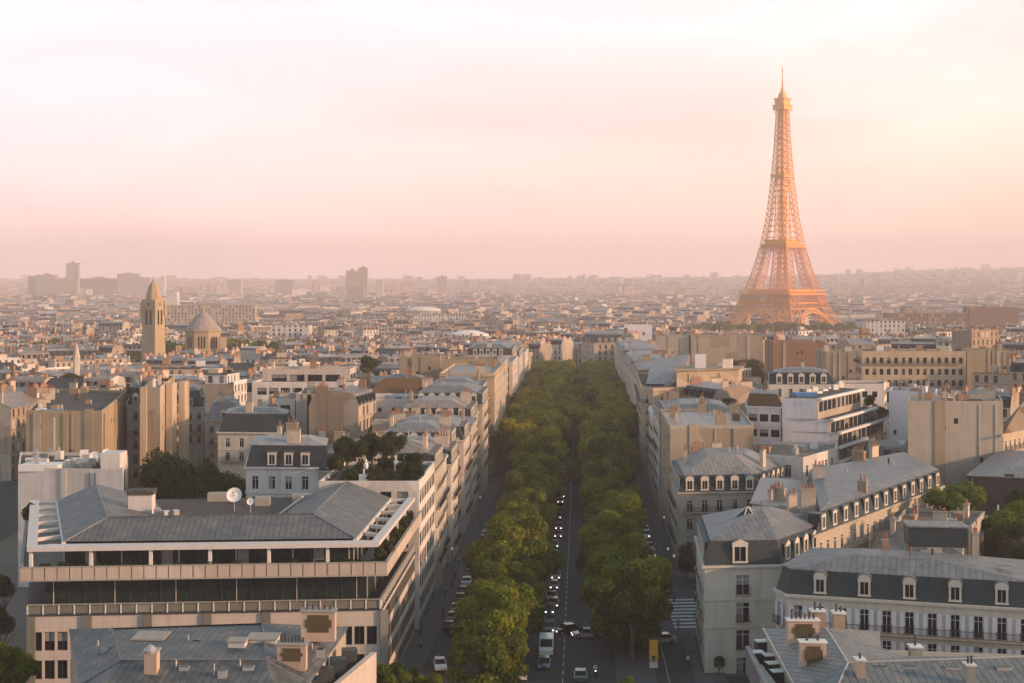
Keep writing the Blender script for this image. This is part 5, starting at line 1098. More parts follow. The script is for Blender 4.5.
# ------------------------------------------------------------------ the iron tower
IRON_GLOW = plain('tower_iron_glow', (.98, .43, .10), rough=.6, nscale=.05, amt=.15)  # real tower is brown; sunset and flare glow put into the base colour
IRON_GLOW_LOW = plain('tower_iron_glow_low', (.80, .34, .095), rough=.6, nscale=.05, amt=.15)  # lower tower: the same painted glow, less bright
def iron_tower():
    cx, cyy = EIFC; g = gz(cx, cyy); root = thing('lattice_tower', 'tall orange-brown iron lattice tower with four arched legs, rising above the whole town', 'tower', (cx, cyy, g))
    A = R(44.0); ca, sa = math.cos(A), math.sin(A)
    ZS = [0, 30, 57, 85, 115, 150, 190, 230, 276, 300]; WS = [62.5, 45.5, 33.5, 25.2, 18.6, 13.6, 9.8, 7.2, 5.2, 4.4]; TS = [25, 19.5, 15.2, 12.4, 10.2, 9.4, 8.9, 7.2, 5.2, 4.4]
    wz = lambda z: float(np.interp(z, ZS, WS)); tz = lambda z: min(float(np.interp(z, ZS, TS)), wz(z))
    T = lambda x, y, z: (cx + x * ca - y * sa, cyy + x * sa + y * ca, g + z)
    def strut(b, p, q, r, m=0):
        p, q = Vector(T(*p)), Vector(T(*q)); d = (q - p); 
        if d.length < 1e-3: return
        d.normalize(); u = d.orthogonal().normalized(); w = d.cross(u); o = [u * r, w * r, -u * r, -w * r]
        for k in range(4):
            j = (k + 1) % 4; b.face([tuple(p + o[k]), tuple(p + o[j]), tuple(q + o[j]), tuple(q + o[k])], m)
    def panel(b, F, z0, z1, n, r):
        """one lattice face: F(z) -> two edge points; X braces in n bays"""
        zs = np.linspace(z0, z1, n + 1)
        for a, c in zip(zs[:-1], zs[1:]):
            p0, p1 = F(a); q0, q1 = F(c); strut(b, p0, q1, r); strut(b, p1, q0, r); strut(b, q0, q1, r * 1.1)
    def leg(sx, sy, z0, z1, n, r, name):
        b = MB(); C = [lambda z: (sx * wz(z), sy * wz(z), z), lambda z: (sx * (wz(z) - tz(z)), sy * wz(z), z), lambda z: (sx * (wz(z) - tz(z)), sy * (wz(z) - tz(z)), z), lambda z: (sx * wz(z), sy * (wz(z) - tz(z)), z)]
        zs = np.linspace(z0, z1, n + 1)
        for c in C:
            for a, e in zip(zs[:-1], zs[1:]): strut(b, c(a), c(e), r * 1.7)
        for i in range(4):
            f0, f1 = C[i], C[(i + 1) % 4]; mid = lambda z, f0=f0, f1=f1: tuple((p + q) / 2 for p, q in zip(f0(z), f1(z)))
            if tz((z0 + z1) / 2) > 11: panel(b, lambda z: (f0(z), mid(z)), z0, z1, n, r * .75); panel(b, lambda z: (mid(z), f1(z)), z0, z1, n, r * .75)
            else: panel(b, lambda z: (f0(z), f1(z)), z0, z1, n, r)
        part(name, b, [IRON_GLOW_LOW if z0 < 100 else IRON_GLOW], root)
    for sx, sy in ((1, 1), (-1, 1), (-1, -1), (1, -1)):
        leg(sx, sy, 0, 57, 7, .46, 'leg'); leg(sx, sy, 62, 113, 8, .42, 'upper_leg')
        b = MB(); b.prism([T(sx * (62.5 - q[0]), sy * (62.5 - q[1]), 0)[:2] for q in ((-2, -2), (27, -2), (27, 27), (-2, 27))], g - 1, g + 4, 0); part('base_block', b, [CREAM], root)
    leg4 = MB()
    for sx, sy in ((1, 1), (-1, 1), (-1, -1), (1, -1)):
        C = [lambda z: (sx * wz(z), sy * wz(z), z), lambda z: (sx * (wz(z) - tz(z)), sy * wz(z), z), lambda z: (sx * wz(z), sy * (wz(z) - tz(z)), z)]
        zs = np.linspace(118, 276, 24)
        for a, e in zip(zs[:-1], zs[1:]):
            for c in C: strut(leg4, c(a), c(e), .66)
            for f0, f1 in ((C[0], C[1]), (C[0], C[2])): strut(leg4, f0(a), f1(e), .42); strut(leg4, f1(a), f0(e), .42); strut(leg4, f0(e), f1(e), .45)
            if a < 200: f = lambda z: (sx * (wz(z) - tz(z)), sy * (wz(z) - tz(z)), z); strut(leg4, f(a), f(e), .5)
    for z in np.linspace(118, 276, 24): 
        for k in range(4):
            c = [(1, 1), (-1, 1), (-1, -1), (1, -1)]; p, q = c[k], c[(k + 1) % 4]; strut(leg4, (p[0] * wz(z), p[1] * wz(z), z), (q[0] * wz(z), q[1] * wz(z), z), .4)
    part('shaft', leg4, [IRON_GLOW], root)
    b = MB(); b.prism([T(x, y, 0)[:2] for x, y in ((-1.7, -1.7), (1.7, -1.7), (1.7, 1.7), (-1.7, 1.7))], g + 116, g + 276, 0); part('lift_shaft', b, [IRON_GLOW], root)
    def deck(name, z, h, hw, over=0, inner=None, m=IRON_GLOW_LOW):
        b = MB(); q = [(-hw, -hw), (hw, -hw), (hw, hw), (-hw, hw)]
        b.prism([T(x, y, 0)[:2] for x, y in q], g + z, g + z + h, 0, bottom=True)
        if over: b.prism([T(x * (1 + over / hw), y * (1 + over / hw), 0)[:2] for x, y in q], g + z + h, g + z + h + 1.2, 0, bottom=True)
        part(name, b, [m], root)
    # first platform: ring of arcaded gallery over a lattice girder
    b = MB(); hw = 35.6
    for k in range(4):
        c = [(1, 1), (-1, 1), (-1, -1), (1, -1)]; p, q = c[k], c[(k + 1) % 4]
        L = lambda t, z, w=hw: ((p[0] * (1 - t) + q[0] * t) * w, (p[1] * (1 - t) + q[1] * t) * w, z)
        for z, r in ((41.5, .6), (47, .5), (48, .5), (57, .55)): strut(b, L(0, z), L(1, z), r)
        for i in range(16): strut(b, L(i / 16, 41.5), L((i + 1) / 16, 47), .4); strut(b, L((i + 1) / 16, 41.5), L(i / 16, 47), .4)
        for i in range(41): strut(b, L(i / 40, 48), L(i / 40, 57), .34)
    part('girder', b, [IRON_GLOW_LOW], root)
    b = MB(); qo = [(-hw, -hw), (hw, -hw), (hw, hw), (-hw, hw)]; qi = [(-15, -15), (15, -15), (15, 15), (-15, 15)]
    b.prism([T(x, y, 0)[:2] for x, y in [(p[0] * 1.03, p[1] * 1.03) for p in qo]], g + 57, g + 58.4, 0, bottom=True)
    for k in range(4):
        p, q = qo[k], qo[(k + 1) % 4]; i0, i1 = qi[k], qi[(k + 1) % 4]
    for s in (.80,): b.prism([T(x * s, y * s, 0)[:2] for x, y in qo], g + 58.4, g + 63.5, 0)
    part('first_platform', b, [IRON_GLOW_LOW], root)
    b = MB()
    for k in range(4):
        p, q = qo[k], qo[(k + 1) % 4]
        for i in range(41): t = i / 40; a = ((p[0] * (1 - t) + q[0] * t) * 1.03, (p[1] * (1 - t) + q[1] * t) * 1.03); strut(b, (*a, 58.4), (*a, 62.2), .22)
        strut(b, (p[0] * 1.03, p[1] * 1.03, 62.2), (q[0] * 1.03, q[1] * 1.03, 62.2), .45)
    part('gallery', b, [IRON_GLOW], root)
    # arches under the first platform
    for k in range(4):
        b = MB(); s = [(0, -1), (1, 0), (0, 1), (-1, 0)][k]; n = 26; prev = None
        for i in range(n + 1):
            t = math.pi * i / n; pts = []
            for rr in (37.0, 33.2):
                x = rr * math.cos(t) * 1.0; z = 3 + (rr) * math.sin(t) * 1.02; w = wz(max(0, z)) if z < 57 else 33
                pts.append((x, -w, z) if s == (0, -1) else (w, x, z) if s == (1, 0) else (x, w, z) if s == (0, 1) else (-w, x, z))
            strut(b, pts[0], pts[1], .35)
            if prev: strut(b, prev[0], pts[0], .7); strut(b, prev[1], pts[1], .6); strut(b, prev[0], pts[1], .3); strut(b, prev[1], pts[0], .3)
            prev = pts
        part('arch', b, [IRON_GLOW], root)
    deck('second_platform', 112.5, 3.2, 18.4, 1.0); deck('second_platform_hall', 117, 4.2, 14.5, 1.0, m=IRON_GLOW)
    b = MB()
    for i in range(21):
        for k in range(4):
            c = [(1, 1), (-1, 1), (-1, -1), (1, -1)]; p, q = c[k], c[(k + 1) % 4]; t = i / 20; w = 18.4; a = ((p[0] * (1 - t) + q[0] * t) * w, (p[1] * (1 - t) + q[1] * t) * w); d = (a[0] * .93, a[1] * .93)
            strut(b, (*a, 112.6), (*d, 108.5), .25)
    part('bracket', b, [IRON_GLOW], root)
    deck('mid_landing', 196, 2.0, 9.9, .5, m=IRON_GLOW)
    b = MB(); 
    for k in range(4):
        c = [(1, 1), (-1, 1), (-1, -1), (1, -1)][k]; strut(b, (c[0] * 5, c[1] * 5, 270), (c[0] * 8, c[1] * 8, 277), .5)
    part('bracket', b, [IRON_GLOW], root)
    deck('top_platform', 276, 4.5, 8.0, .8, m=IRON_GLOW); deck('top_cabin', 282, 6.5, 6.6, 1.0, m=IRON_GLOW)
    b = MB(); b.lathe(T(0, 0, 289.5), [(5.6, 0), (5.4, 3), (4.2, 6), (2.6, 8.5), (1.8, 9), (1.6, 13), (1.0, 13.5), (.9, 22), (.5, 22.5), (.45, 33), (1.4, 33.2), (1.4, 34.2), (.25, 34.4), (.2, 40), (0, 40)], 8, 0); part('mast', b, [IRON_GLOW], root)
iron_tower()

# ------------------------------------------------------------------ church tower, domed church, palace, high-rises
def church():
    ST = stone('church_stone', (.46, .35, .22)); Y = 822; x = xz(153.5, Y); g = gz(x, Y); root = thing('bell_tower', 'tall square stone bell tower with a pointed top and twin slit openings, left', 'tower', (x, Y, g))
    a = R(-24); ca, sa = math.cos(a), math.sin(a); T = lambda u, v: (x + u * ca - v * sa, Y + u * sa + v * ca)
    zt = hz(312, Y); sq = lambda s: [T(-s, -s), T(s, -s), T(s, s), T(-s, s)]; b = MB(); q, q2, q3 = sq(5.0), sq(4.4), sq(4.4)
    for i in range(4):
        p0, p1 = q[i], q[(i + 1) % 4]; t0, t1 = q2[i], q2[(i + 1) % 4]; L = math.dist(t0, t1)
        b.face([(*p0, g - 2), (*p1, g - 2), (*t1, zt - 9), (*t0, zt - 9)], 0)
        wall_openings(b, t0, t1, zt - 9, zt + 7, [(zt - 7, zt + 1.0, [(L / 2 - 2.1, L / 2 - .7), (L / 2 + .7, L / 2 + 2.1)]), (zt + 3.6, zt + 5.2, [(L / 2 - .5, L / 2 + .5)])], inset=.9, mr=1)
    part('wall', b, [ST, plain('dark_opening', (.06, .045, .035), rough=.9)], root)
    b = MB(); ztop = zt + 7; z4 = hz(281, Y)
    oc = lambda s, z: [(x + s * math.cos(a + math.pi / 8 + k * math.pi / 4), Y + s * math.sin(a + math.pi / 8 + k * math.pi / 4), z) for k in range(8)]
    lv = [oc(4.5, ztop - 2), oc(4.1, ztop + 1.5), oc(4.2, ztop + 1.7), oc(3.9, ztop + 3.4), oc(2.7, (ztop + 3.2) * .4 + z4 * .6), oc(.3, z4 + .5)]
    for A, B in zip(lv[:-1], lv[1:]):
        for k in range(8): j = (k + 1) % 8; b.face([A[k], A[j], B[j], B[k]])
    part('spire', b, [ST], root)
    b = MB()
    for u, v in ((-1, -1), (1, -1), (1, 1), (-1, 1)):
        c = T(u * 4.3, v * 4.3); b.box((*c, zt - 2), (1.6, 1.6, 6.0), a, 0); b.lathe((*c, zt + 4), [(1.1, 0), (.9, 1.4), (0, 3.2)], 4, 0, a + math.pi / 4)
    part('corner_turret', b, [ST], root)
    b = MB(); b.lathe((x, Y, z4), [(.25, 0), (.2, 2.6), (0, 2.7)], 6, 0); part('finial', b, [METAL], root)
    Y = 858; x = xz(203, Y); g = gz(x, Y); root = thing('domed_church', 'octagonal stone church with a ribbed conical grey roof, right of the bell tower', 'church', (x, Y, g)); N = 12
    z0, z1, z2 = hz(352, Y), hz(331, Y), hz(309.5, Y); b = MB(); R0 = 10.6; ang = lambda k: 2 * math.pi * k / 8 + math.pi / 8 + .12
    for k in range(8):
        p1 = (x + R0 * math.cos(ang(k)), Y + R0 * math.sin(ang(k))); p0 = (x + R0 * math.cos(ang(k + 1)), Y + R0 * math.sin(ang(k + 1)))
        p0, p1 = p1, p0
        L = math.dist(p0, p1); wall_openings(b, p0, p1, z0, z1, [(z0 + 2.5, z1 - 3, [(L / 2 - 2.1, L / 2 - 1.1), (L / 2 - .5, L / 2 + .5), (L / 2 + 1.1, L / 2 + 2.1)])], inset=.6, mr=1)
    b.lathe((x, Y, z0), [(12.5, -3), (12.5, .3), (10.4, 2.2)], 8, 0, math.pi / 8 + .12); b.lathe((x, Y, z1), [(10.4, -.3), (11.4, 0), (11.4, .8), (10.8, .8)], 8, 0, math.pi / 8 + .12); part('drum', b, [ST, plain('dark_opening', (.06, .045, .035), rough=.9)], root)
    b = MB(); b.lathe((x, Y, z1 + .7), [(10.9, 0), (7.6, 4.2), (4.0, 8.3), (1.4, z2 - z1 - 2.2), (0, z2 - z1)], 16, 0); part('roof', b, [plain('lead_roof', (.30, .26, .24), rough=.7, nscale=.4, amt=.3)], root)
    b = MB(); b.lathe((x, Y, z2 - 2.2), [(1.3, 0), (1.2, 2.2), (1.5, 2.3), (.2, 4), (.1, 6.4), (0, 6.4)], 8, 0); part('lantern', b, [ST], root)
    b = MB(); b.prism([(x - 16, Y - 8), (x + 16, Y - 10), (x + 17, Y + 14), (x - 16, Y + 14)], g - 2, z0 + .2, 0); b.box((x + 13, Y - 8, z0), (4, 4, 9), .3, 0); b.box((x - 12.5, Y - 8, z0), (3, 3, 4), .3, 0); part('nave', b, [ST], root)
church()
def slab_block(name, label, pxl, pxr, pyt, Y, pyb, mat, depth=18, fl=3.3, rx=3.0, cat='building', roof=None, r=.5, wins=True, ang=0.0):
    x0, x1 = xz(pxl, Y), xz(pxr, Y); g = gz((x0 + x1) / 2, Y); zt = hz(pyt, Y); root = thing(name, label, cat, ((x0 + x1) / 2, Y, g)); b = MB()
    c, s = math.cos(ang), math.sin(ang); xm = (x0 + x1) / 2; hw = (x1 - x0) / 2
    P = [(xm + u * c - v * s, Y + u * s + v * c) for u, v in ((-hw, 0), (hw, 0), (hw, depth), (-hw, depth))]
    for i in range(4):
        a, e = P[i], P[(i + 1) % 4]; L = math.dist(a, e); n = max(1, round(L / rx)) * 3.0; H = (zt - g + 4) / fl * 3.3
        b.face([(*a, g - 4), (*e, g - 4), (*e, zt), (*a, zt)], 0, [(0, 0), (n, 0), (n, H), (0, H)], r)
    b.face([(*p, zt) for p in P], 1, None, r)
    part('wall', b, [mat, roof or FLATROOF], root); rb = MB(); rb.box((xm, Y + depth / 2, zt), (max(3, hw * .5), depth * .5, max(2.0, (zt - g) * .05)), ang, 0); part('roof_hut', rb, [CONC], root); return root
GREYF = FAC
slab_block('high_rise', 'dark narrow high-rise with white edges standing above the horizon at far left', 66, 78, 263, 5200, 280, stone('grey_tower', (.28, .26, .28), joints=False), 24, r=.1)
slab_block('high_rise', 'thin white slab right against the dark narrow high-rise, far left', 78.2, 79.8, 264, 5195, 280, WHITEW, 20)
slab_block('office_building', 'broad dark grey slab block on the horizon at far left', 28, 54, 276, 4700, 290, stone('grey_slab', (.30, .28, .27), joints=False), 40)
slab_block('office_building', 'thin flat cap on the broad dark grey slab block', 36, 55, 274.6, 4690, 277, stone('grey_slab', (.30, .28, .27), joints=False), 40)
slab_block('apartment_building', 'tan slab below the narrow high-rise at far left', 54, 77, 278.5, 4600, 292, FAC, 30, r=.14)
slab_block('apartment_building', 'long low grey-brown slab right of the narrow high-rise', 80, 118, 278.5, 4800, 292, FAC, 30, r=.0)
slab_block('apartment_building', 'stepped block behind the bell tower top, far left', 117, 138, 273.5, 5600, 290, FAC, 30, r=.1)
slab_block('apartment_building', 'dark mass left of the bell tower top', 126, 150, 277.5, 5200, 292, stone('grey_slab', (.30, .28, .27), joints=False), 30)
slab_block('high_rise', 'pale pink slim slab just right of the bell tower top', 159, 164.5, 277, 4300, 292, WHITEW, 20)
slab_block('apartment_building', 'white square block right of the bell tower', 165.5, 177, 292, 2600, 302, WHITEW, 20)
slab_block('apartment_building', 'pinkish square block on the horizon right of the domed church', 227, 241, 280, 4700, 292, FAC, 30, r=.6)
slab_block('high_rise', 'left half of the tall twin tower block on the horizon, left centre', 346, 358, 270.5, 4200, 300, FAC, 25, r=.5)
slab_block('high_rise', 'right, taller half of the twin tower block on the horizon', 358.3, 367, 267.5, 4210, 300, FAC, 25, r=.14)
slab_block('office_building', 'dark block at the foot of the twin tower block', 347, 364, 286.5, 3600, 300, stone('grey_slab', (.30, .28, .27), joints=False), 25)
slab_block('high_rise', 'slim cream tower right of the twin tower block', 376, 383, 281, 4300, 292, FAC, 20, r=.9)
slab_block('high_rise', 'pair of cream towers on the horizon above the white oval roof', 437, 447, 276.5, 4800, 290, FAC, 20, r=.7)
slab_block('high_rise', 'short cream tower right of the pair, on the horizon', 464, 469, 280, 4800, 290, FAC, 20, r=.8)
slab_block('apartment_building', 'low dark slab on the horizon left of the twin tower block', 275, 293, 280, 4900, 290, stone('grey_slab', (.30, .28, .27), joints=False), 20)
slab_block('apartment_building', 'hazy slab on the horizon above the left avenue houses', 513, 521, 274.5, 6200, 284, FAC, 20, r=.6)
slab_block('high_rise', 'hazy white slab on the right hand horizon', 1018, 1022, 272, 6500, 284, WHITEW, 20)
slab_block('high_rise', 'small hazy block crowning the hill, right of the iron tower', 900, 914, 269.5, 8800, 280, FAC, 40, r=.3)
slab_block('high_rise', 'hazy group of slabs on the hill just right of the iron tower', 862, 872, 277, 6400, 284, FAC, 40, r=.7)
slab_block('palace', 'long pale palace wing with regular windows right of the bell tower', 164, 255, 305.5, 1495, 316, FAC, 15, r=.30, rx=3.4, ang=.03)
slab_block('palace', 'golden palace front with arched windows on the right, beyond the tan walls', 866, 905, 321, 1150, 332, FAC, 14, r=.9, rx=3.5)
slab_block('office_building', 'long brown horizontal office slab at far right', 969, 1019, 307, 1350, 325, stone('brown_slab', (.25, .17, .13), joints=False), 18)
slab_block('office_building', 'long brown office slab left of the other one, at far right', 888, 967, 313, 1300, 326, FAC, 18, r=.02, rx=2.4)
slab_block('apartment_building', 'pinkish slab with dark top between the palace front and the brown slabs', 905, 928, 308, 1500, 320, FAC, 18, r=.75)
slab_block('apartment_building', 'white slab with window rows below the white oval roof', 412, 464, 315.5, 1500, 326, FAC, 18, r=.97)
slab_block('apartment_building', 'wide cream arcaded block at left centre, beyond the treetops', 271, 309, 325.5, 1150, 336, FAC, 18, r=.88, rx=4)
def oval(px0, px1, py, Y, label, dz):
    x = (xz(px0, Y) + xz(px1, Y)) / 2; r = (xz(px1, Y) - xz(px0, Y)) / 2; z = hz(py, Y); g = gz(x, Y); root = thing('sports_hall', label, 'hall', (x, Y, g)); b = MB(); n = 24
    P = lambda s, zz: [(x + r * s * math.cos(2 * math.pi * k / n), Y + r * s * .6 * math.sin(2 * math.pi * k / n), zz) for k in range(n)]
    A = [P(1, g), P(1, z - dz), P(.97, z - dz * .6), P(.6, z), P(.3, z + 1)]
    for u, v in zip(A[1:-1], A[2:]):
        for k in range(n): j = (k + 1) % n; b.face([u[k], u[j], v[j], v[k]])
    b.face(A[-1]); part('roof', b, [WHITE], root); b = MB()
    for k in range(n): j = (k + 1) % n; b.face([A[0][k], A[0][j], A[1][j], A[1][k]])
    part('wall', b, [BEIGE], root)
oval(406, 441, 307.5, 2150, 'white oval roof of a sports hall at centre left, near the horizon', 4)
oval(448, 489, 331.5, 1080, 'pale low dome roof left of the tree avenue, in the middle distance', 3)
def obelisk(): 
    Y = 560; x = xz(76.5, Y); g = gz(x, Y); root = thing('church_spire', 'thin pinkish church spire among the roofs at left', 'spire', (x, Y, g)); b = MB(); z = hz(342, Y); b.box((x, Y, g), (2.0, 2.0, z - 6 - g), .6, 0); part('wall', b, [PINK], root)
    b = MB(); b.lathe((x, Y, z - 6), [(1.5, 0), (0, 6.5)], 8, 0); part('spire', b, [PINK], root)
obelisk()
# ------------------------------------------------------------------ trees
def leafmat(name, stops, tr=.35):
    m, nt, b = newmat(name); c = rampn(nt, stops, rnd_attr(nt)); out = [n for n in nt.nodes if n.type == 'OUTPUT_MATERIAL'][0]
    oi = nt.nodes.new('ShaderNodeObjectInfo'); c = mixc(nt, mth(nt, 'MULTIPLY', oi.outputs['Random'], .22), c, (.13, .10, .02))
    nt.links.new(c, b.inputs['Base Color']); b.inputs['Roughness'].default_value = .75; b.inputs['Specular IOR Level'].default_value = .15
    t = nt.nodes.new('ShaderNodeBsdfTranslucent'); nt.links.new(c, t.inputs[0]); mx = nt.nodes.new('ShaderNodeMixShader'); mx.inputs[0].default_value = tr
    nt.links.new(b.outputs[0], mx.inputs[1]); nt.links.new(t.outputs[0], mx.inputs[2]); nt.links.new(mx.outputs[0], out.inputs[0]); return m
LEAF = leafmat('plane_leaves', [(0, (.035, .065, .008)), (.35, (.10, .145, .012)), (.7, (.20, .225, .018)), (1, (.34, .31, .03))], .4)
LEAFD = leafmat('dark_leaves', [(0, (.018, .032, .010)), (.5, (.035, .055, .014)), (1, (.070, .085, .02))], .25)
LEAFB = leafmat('bright_leaves', [(0, (.05, .10, .012)), (.5, (.12, .19, .02)), (1, (.22, .27, .035))])
BARK = plain('bark', (.10, .085, .065), rough=.95, nscale=3, amt=.4)
def crown_mesh(seed, rx, rz_, n, leaf, mat, k=18, base=.15, lobe=.42):
    r = np.random.default_rng(seed); P = []; D = []; Cc = []
    cs = []
    for i in range(k):
        d = r.normal(size=3); d /= np.linalg.norm(d); d[2] = d[2] * .9; rad = r.uniform(.35, .85)
        cs.append((d * rad, lobe * r.uniform(.5, 1.5), r.uniform(0, 1)))
    per = n // k
    tot = sum(q[1] ** 2 for q in cs)
    for c, lr, cv in cs:
        per = max(20, int(n * lr * lr / tot))
        d = r.normal(size=(per, 3)); d /= np.linalg.norm(d, axis=1)[:, None]; rad = lr * (r.uniform(.45, 1.08, size=(per, 1)) ** .6)
        P.append(c + d * rad); D.append(d); Cc.append(np.full(per, cv))
    P = np.concatenate(P) * np.array([rx, rx, rz_]); D = np.concatenate(D); cv = np.concatenate(Cc)
    keep = P[:, 2] > -rz_ * .92; P, D, cv = P[keep], D[keep], cv[keep]; N = len(P)
    nrm = D + r.normal(scale=.55, size=D.shape); nrm /= np.linalg.norm(nrm, axis=1)[:, None]
    t = np.cross(nrm, r.normal(size=D.shape)); t /= np.linalg.norm(t, axis=1)[:, None]; bt = np.cross(nrm, t)
    s = leaf * r.uniform(.6, 1.3, size=(N, 1)); V = np.stack([P - t * s * .6, P - bt * s * .45 + nrm * s * .12, P + t * s * .6, P + bt * s * .45 + nrm * s * .12], 1).reshape(-1, 3)
    me = bpy.data.meshes.new('crown'); me.vertices.add(4 * N); me.vertices.foreach_set('co', V.ravel()); me.loops.add(4 * N); me.loops.foreach_set('vertex_index', np.arange(4 * N, dtype=np.int32))
    me.polygons.add(N); me.polygons.foreach_set('loop_start', np.arange(0, 4 * N, 4, dtype=np.int32)); me.polygons.foreach_set('loop_total', np.full(N, 4, dtype=np.int32)); me.update(calc_edges=True)
    me.materials.append(mat); me.attributes.new('rnd', 'FLOAT', 'FACE').data.foreach_set('value', np.clip(cv * .55 + r.uniform(0, .45, N), 0, 1).astype(np.float32)); return me
def trunk_mesh(seed, h, r0, spread, n=6):
    r = random.Random(seed); b = MB(); b.tube((0, 0, -.3), (0, 0, h * .5), r0, r0 * .75, 8)
    for k in range(n):
        a = 2 * math.pi * k / n + r.uniform(-.4, .4); s = spread * r.uniform(.35, .75); z1 = h * r.uniform(.75, 1.15); m = (math.cos(a) * s * .4, math.sin(a) * s * .4, (h * .45 + z1) / 2)
        b.tube((0, 0, h * r.uniform(.36, .5)), m, r0 * .5, r0 * .32, 5, caps=False); b.tube(m, (math.cos(a) * s, math.sin(a) * s, z1), r0 * .32, r0 * .08, 5, caps=False)
    return b.mesh('trunk', [BARK])
CROWN_N = [crown_mesh(i, 5.9, 5.4, 21000, .42, LEAF, k=42, lobe=.25) for i in range(6)]
LEAF_GLOW = leafmat('plane_leaves_glow', [(0, (.05, .075, .008)), (.35, (.20, .22, .014)), (.7, (.36, .34, .02)), (1, (.52, .43, .035))], .45)  # far copy of the plane leaves, golden flare glow painted into the colour
CROWN_F = [crown_mesh(20 + i, 5.9, 5.2, 8000, .62, LEAF_GLOW, k=26, lobe=.28) for i in range(6)]
CROWN_D = [crown_mesh(30 + i, 4.5, 4.5, 9000, .42, LEAFD, k=16) for i in range(3)]
CROWN_S = [crown_mesh(40 + i, 1.6, 1.7, 2200, .24, LEAFD, k=9) for i in range(3)]
CROWN_B = [crown_mesh(50 + i, 2.6, 2.4, 5200, .28, LEAFB, k=12) for i in range(3)]
TRUNK = [trunk_mesh(i, 11, .34, 5) for i in range(3)]; TRUNK_S = [trunk_mesh(9 + i, 2.6, .10, 1.4, 4) for i in range(2)]; TRUNK_M = [trunk_mesh(14, 8, .26, 4)]
def tree(name, label, x, y, z, crown, trunk, ch, sx, sz, group=None, cat='tree', rot=None):
    root = thing(name, label, cat, (x, y, z), group); c = link('crown', crown, root, (0, 0, ch), random.uniform(0, 6.28) if rot is None else rot); c.scale = (sx, sx * random.uniform(.92, 1.08), sz)
    if trunk: t = link('trunk', trunk, root, (0, 0, 0), random.uniform(0, 6.28)); t.scale = (1, 1, max(.3, ch / {id(TRUNK_M[0]): 7.5}.get(id(trunk), 10.5 if trunk in TRUNK else 2.4)))
    return root
NUM = 'first second third fourth fifth sixth seventh eighth ninth tenth eleventh twelfth thirteenth fourteenth fifteenth sixteenth seventeenth eighteenth nineteenth twentieth'.split()
def avenue_trees():
    for side, o in (('left', -8.6), ('right', 9.2)):
        s = 177 if side == 'left' else 207; k = 0
        while s < 835:
            if side == 'right' and 228 < s < 246: s = 246
            x, y = av(s + random.uniform(-.8, .8), o + random.uniform(-.5, .5)); near = s < 380
            sc = random.uniform(.84, 1.02 if s < 215 else 1.28) * (1.22 if s > 340 else 1.0) * (1.12 if side == 'right' and s < 215 else 1)
            h = random.uniform(6.4, 10.6) * (1.15 if s > 430 else 1.0); grp = None
            if k < 20: lab = 'plane tree, %s from the near end of the %s avenue row' % (NUM[k], side)
            else: lab = 'plane tree in the merging canopy of the far %s hand row of the avenue' % side; grp = 'far trees of the %s avenue row' % side
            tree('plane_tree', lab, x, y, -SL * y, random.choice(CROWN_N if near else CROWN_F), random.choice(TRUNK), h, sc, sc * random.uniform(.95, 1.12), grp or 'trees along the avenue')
            s += random.uniform(9.0, 11.6) * (1.0 if s < 430 else 1.12); k += 1
    # inner second rows that fill the canopy toward the far end
    for side, o in (('left', -3.0), ('right', 15.0)):
        s = 480 if side == 'left' else 510
        while s < 830:
            x, y = av(s, o + random.uniform(-1.5, 1.5)); sc = random.uniform(.85, 1.2)
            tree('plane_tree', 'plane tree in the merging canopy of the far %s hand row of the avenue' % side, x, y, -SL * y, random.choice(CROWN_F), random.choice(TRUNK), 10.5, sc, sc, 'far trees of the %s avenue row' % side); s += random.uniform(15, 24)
avenue_trees()
def outer_rows():
    for side, o in (('left', -16.5), ('right', 15.8)):
        s = 425 if side == 'left' else 455
        while s < 830:
            x, y = av(s, o + random.uniform(-1, 1)); sc = random.uniform(1.0, 1.3)
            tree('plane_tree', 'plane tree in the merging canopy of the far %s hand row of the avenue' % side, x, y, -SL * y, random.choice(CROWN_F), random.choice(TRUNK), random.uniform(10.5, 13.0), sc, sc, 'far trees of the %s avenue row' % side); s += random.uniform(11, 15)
outer_rows()
def crown_at(label, px, ptop, Y, wpx, z0=None, name='tree', mat='D', cat='tree', ratio=1.0, trunk=True, group=None):
    """a tree whose top is seen at ptop and whose crown is wpx wide at distance Y"""
    zt = hz(ptop, Y); w = wpx / FPX * Y; x = xz(px, Y); g = gz(x, Y) if z0 is None else z0
    cr, r0, hz0 = {'D': (random.choice(CROWN_D), 4.5, 4.5), 'S': (random.choice(CROWN_S), 1.6, 1.7), 'B': (random.choice(CROWN_B), 2.6, 2.4), 'N': (random.choice(CROWN_N), 5.6, 5.4)}[mat]
    sx = w / 2 / r0; sz = sx * ratio; ch = zt - g - hz0 * sz
    return tree(name, label, x, Y, g, cr, (TRUNK_M[0] if mat in 'DN' else TRUNK_S[0]) if trunk else None, max(.2, ch), sx, sz, group, cat)
crown_at('big dark courtyard tree behind the grey office roof, left', 172, 447, 272, 72, ratio=1.5, name='courtyard_tree')
crown_at('second dark courtyard tree, lower and right of the big one', 205, 462, 262, 46, ratio=1.6, name='courtyard_tree')
crown_at('dark tree filling the gap left of the white rendered house', 232, 470, 282, 40, ratio=1.5, name='courtyard_tree')
RG = gz(-20, 240) + 22.6
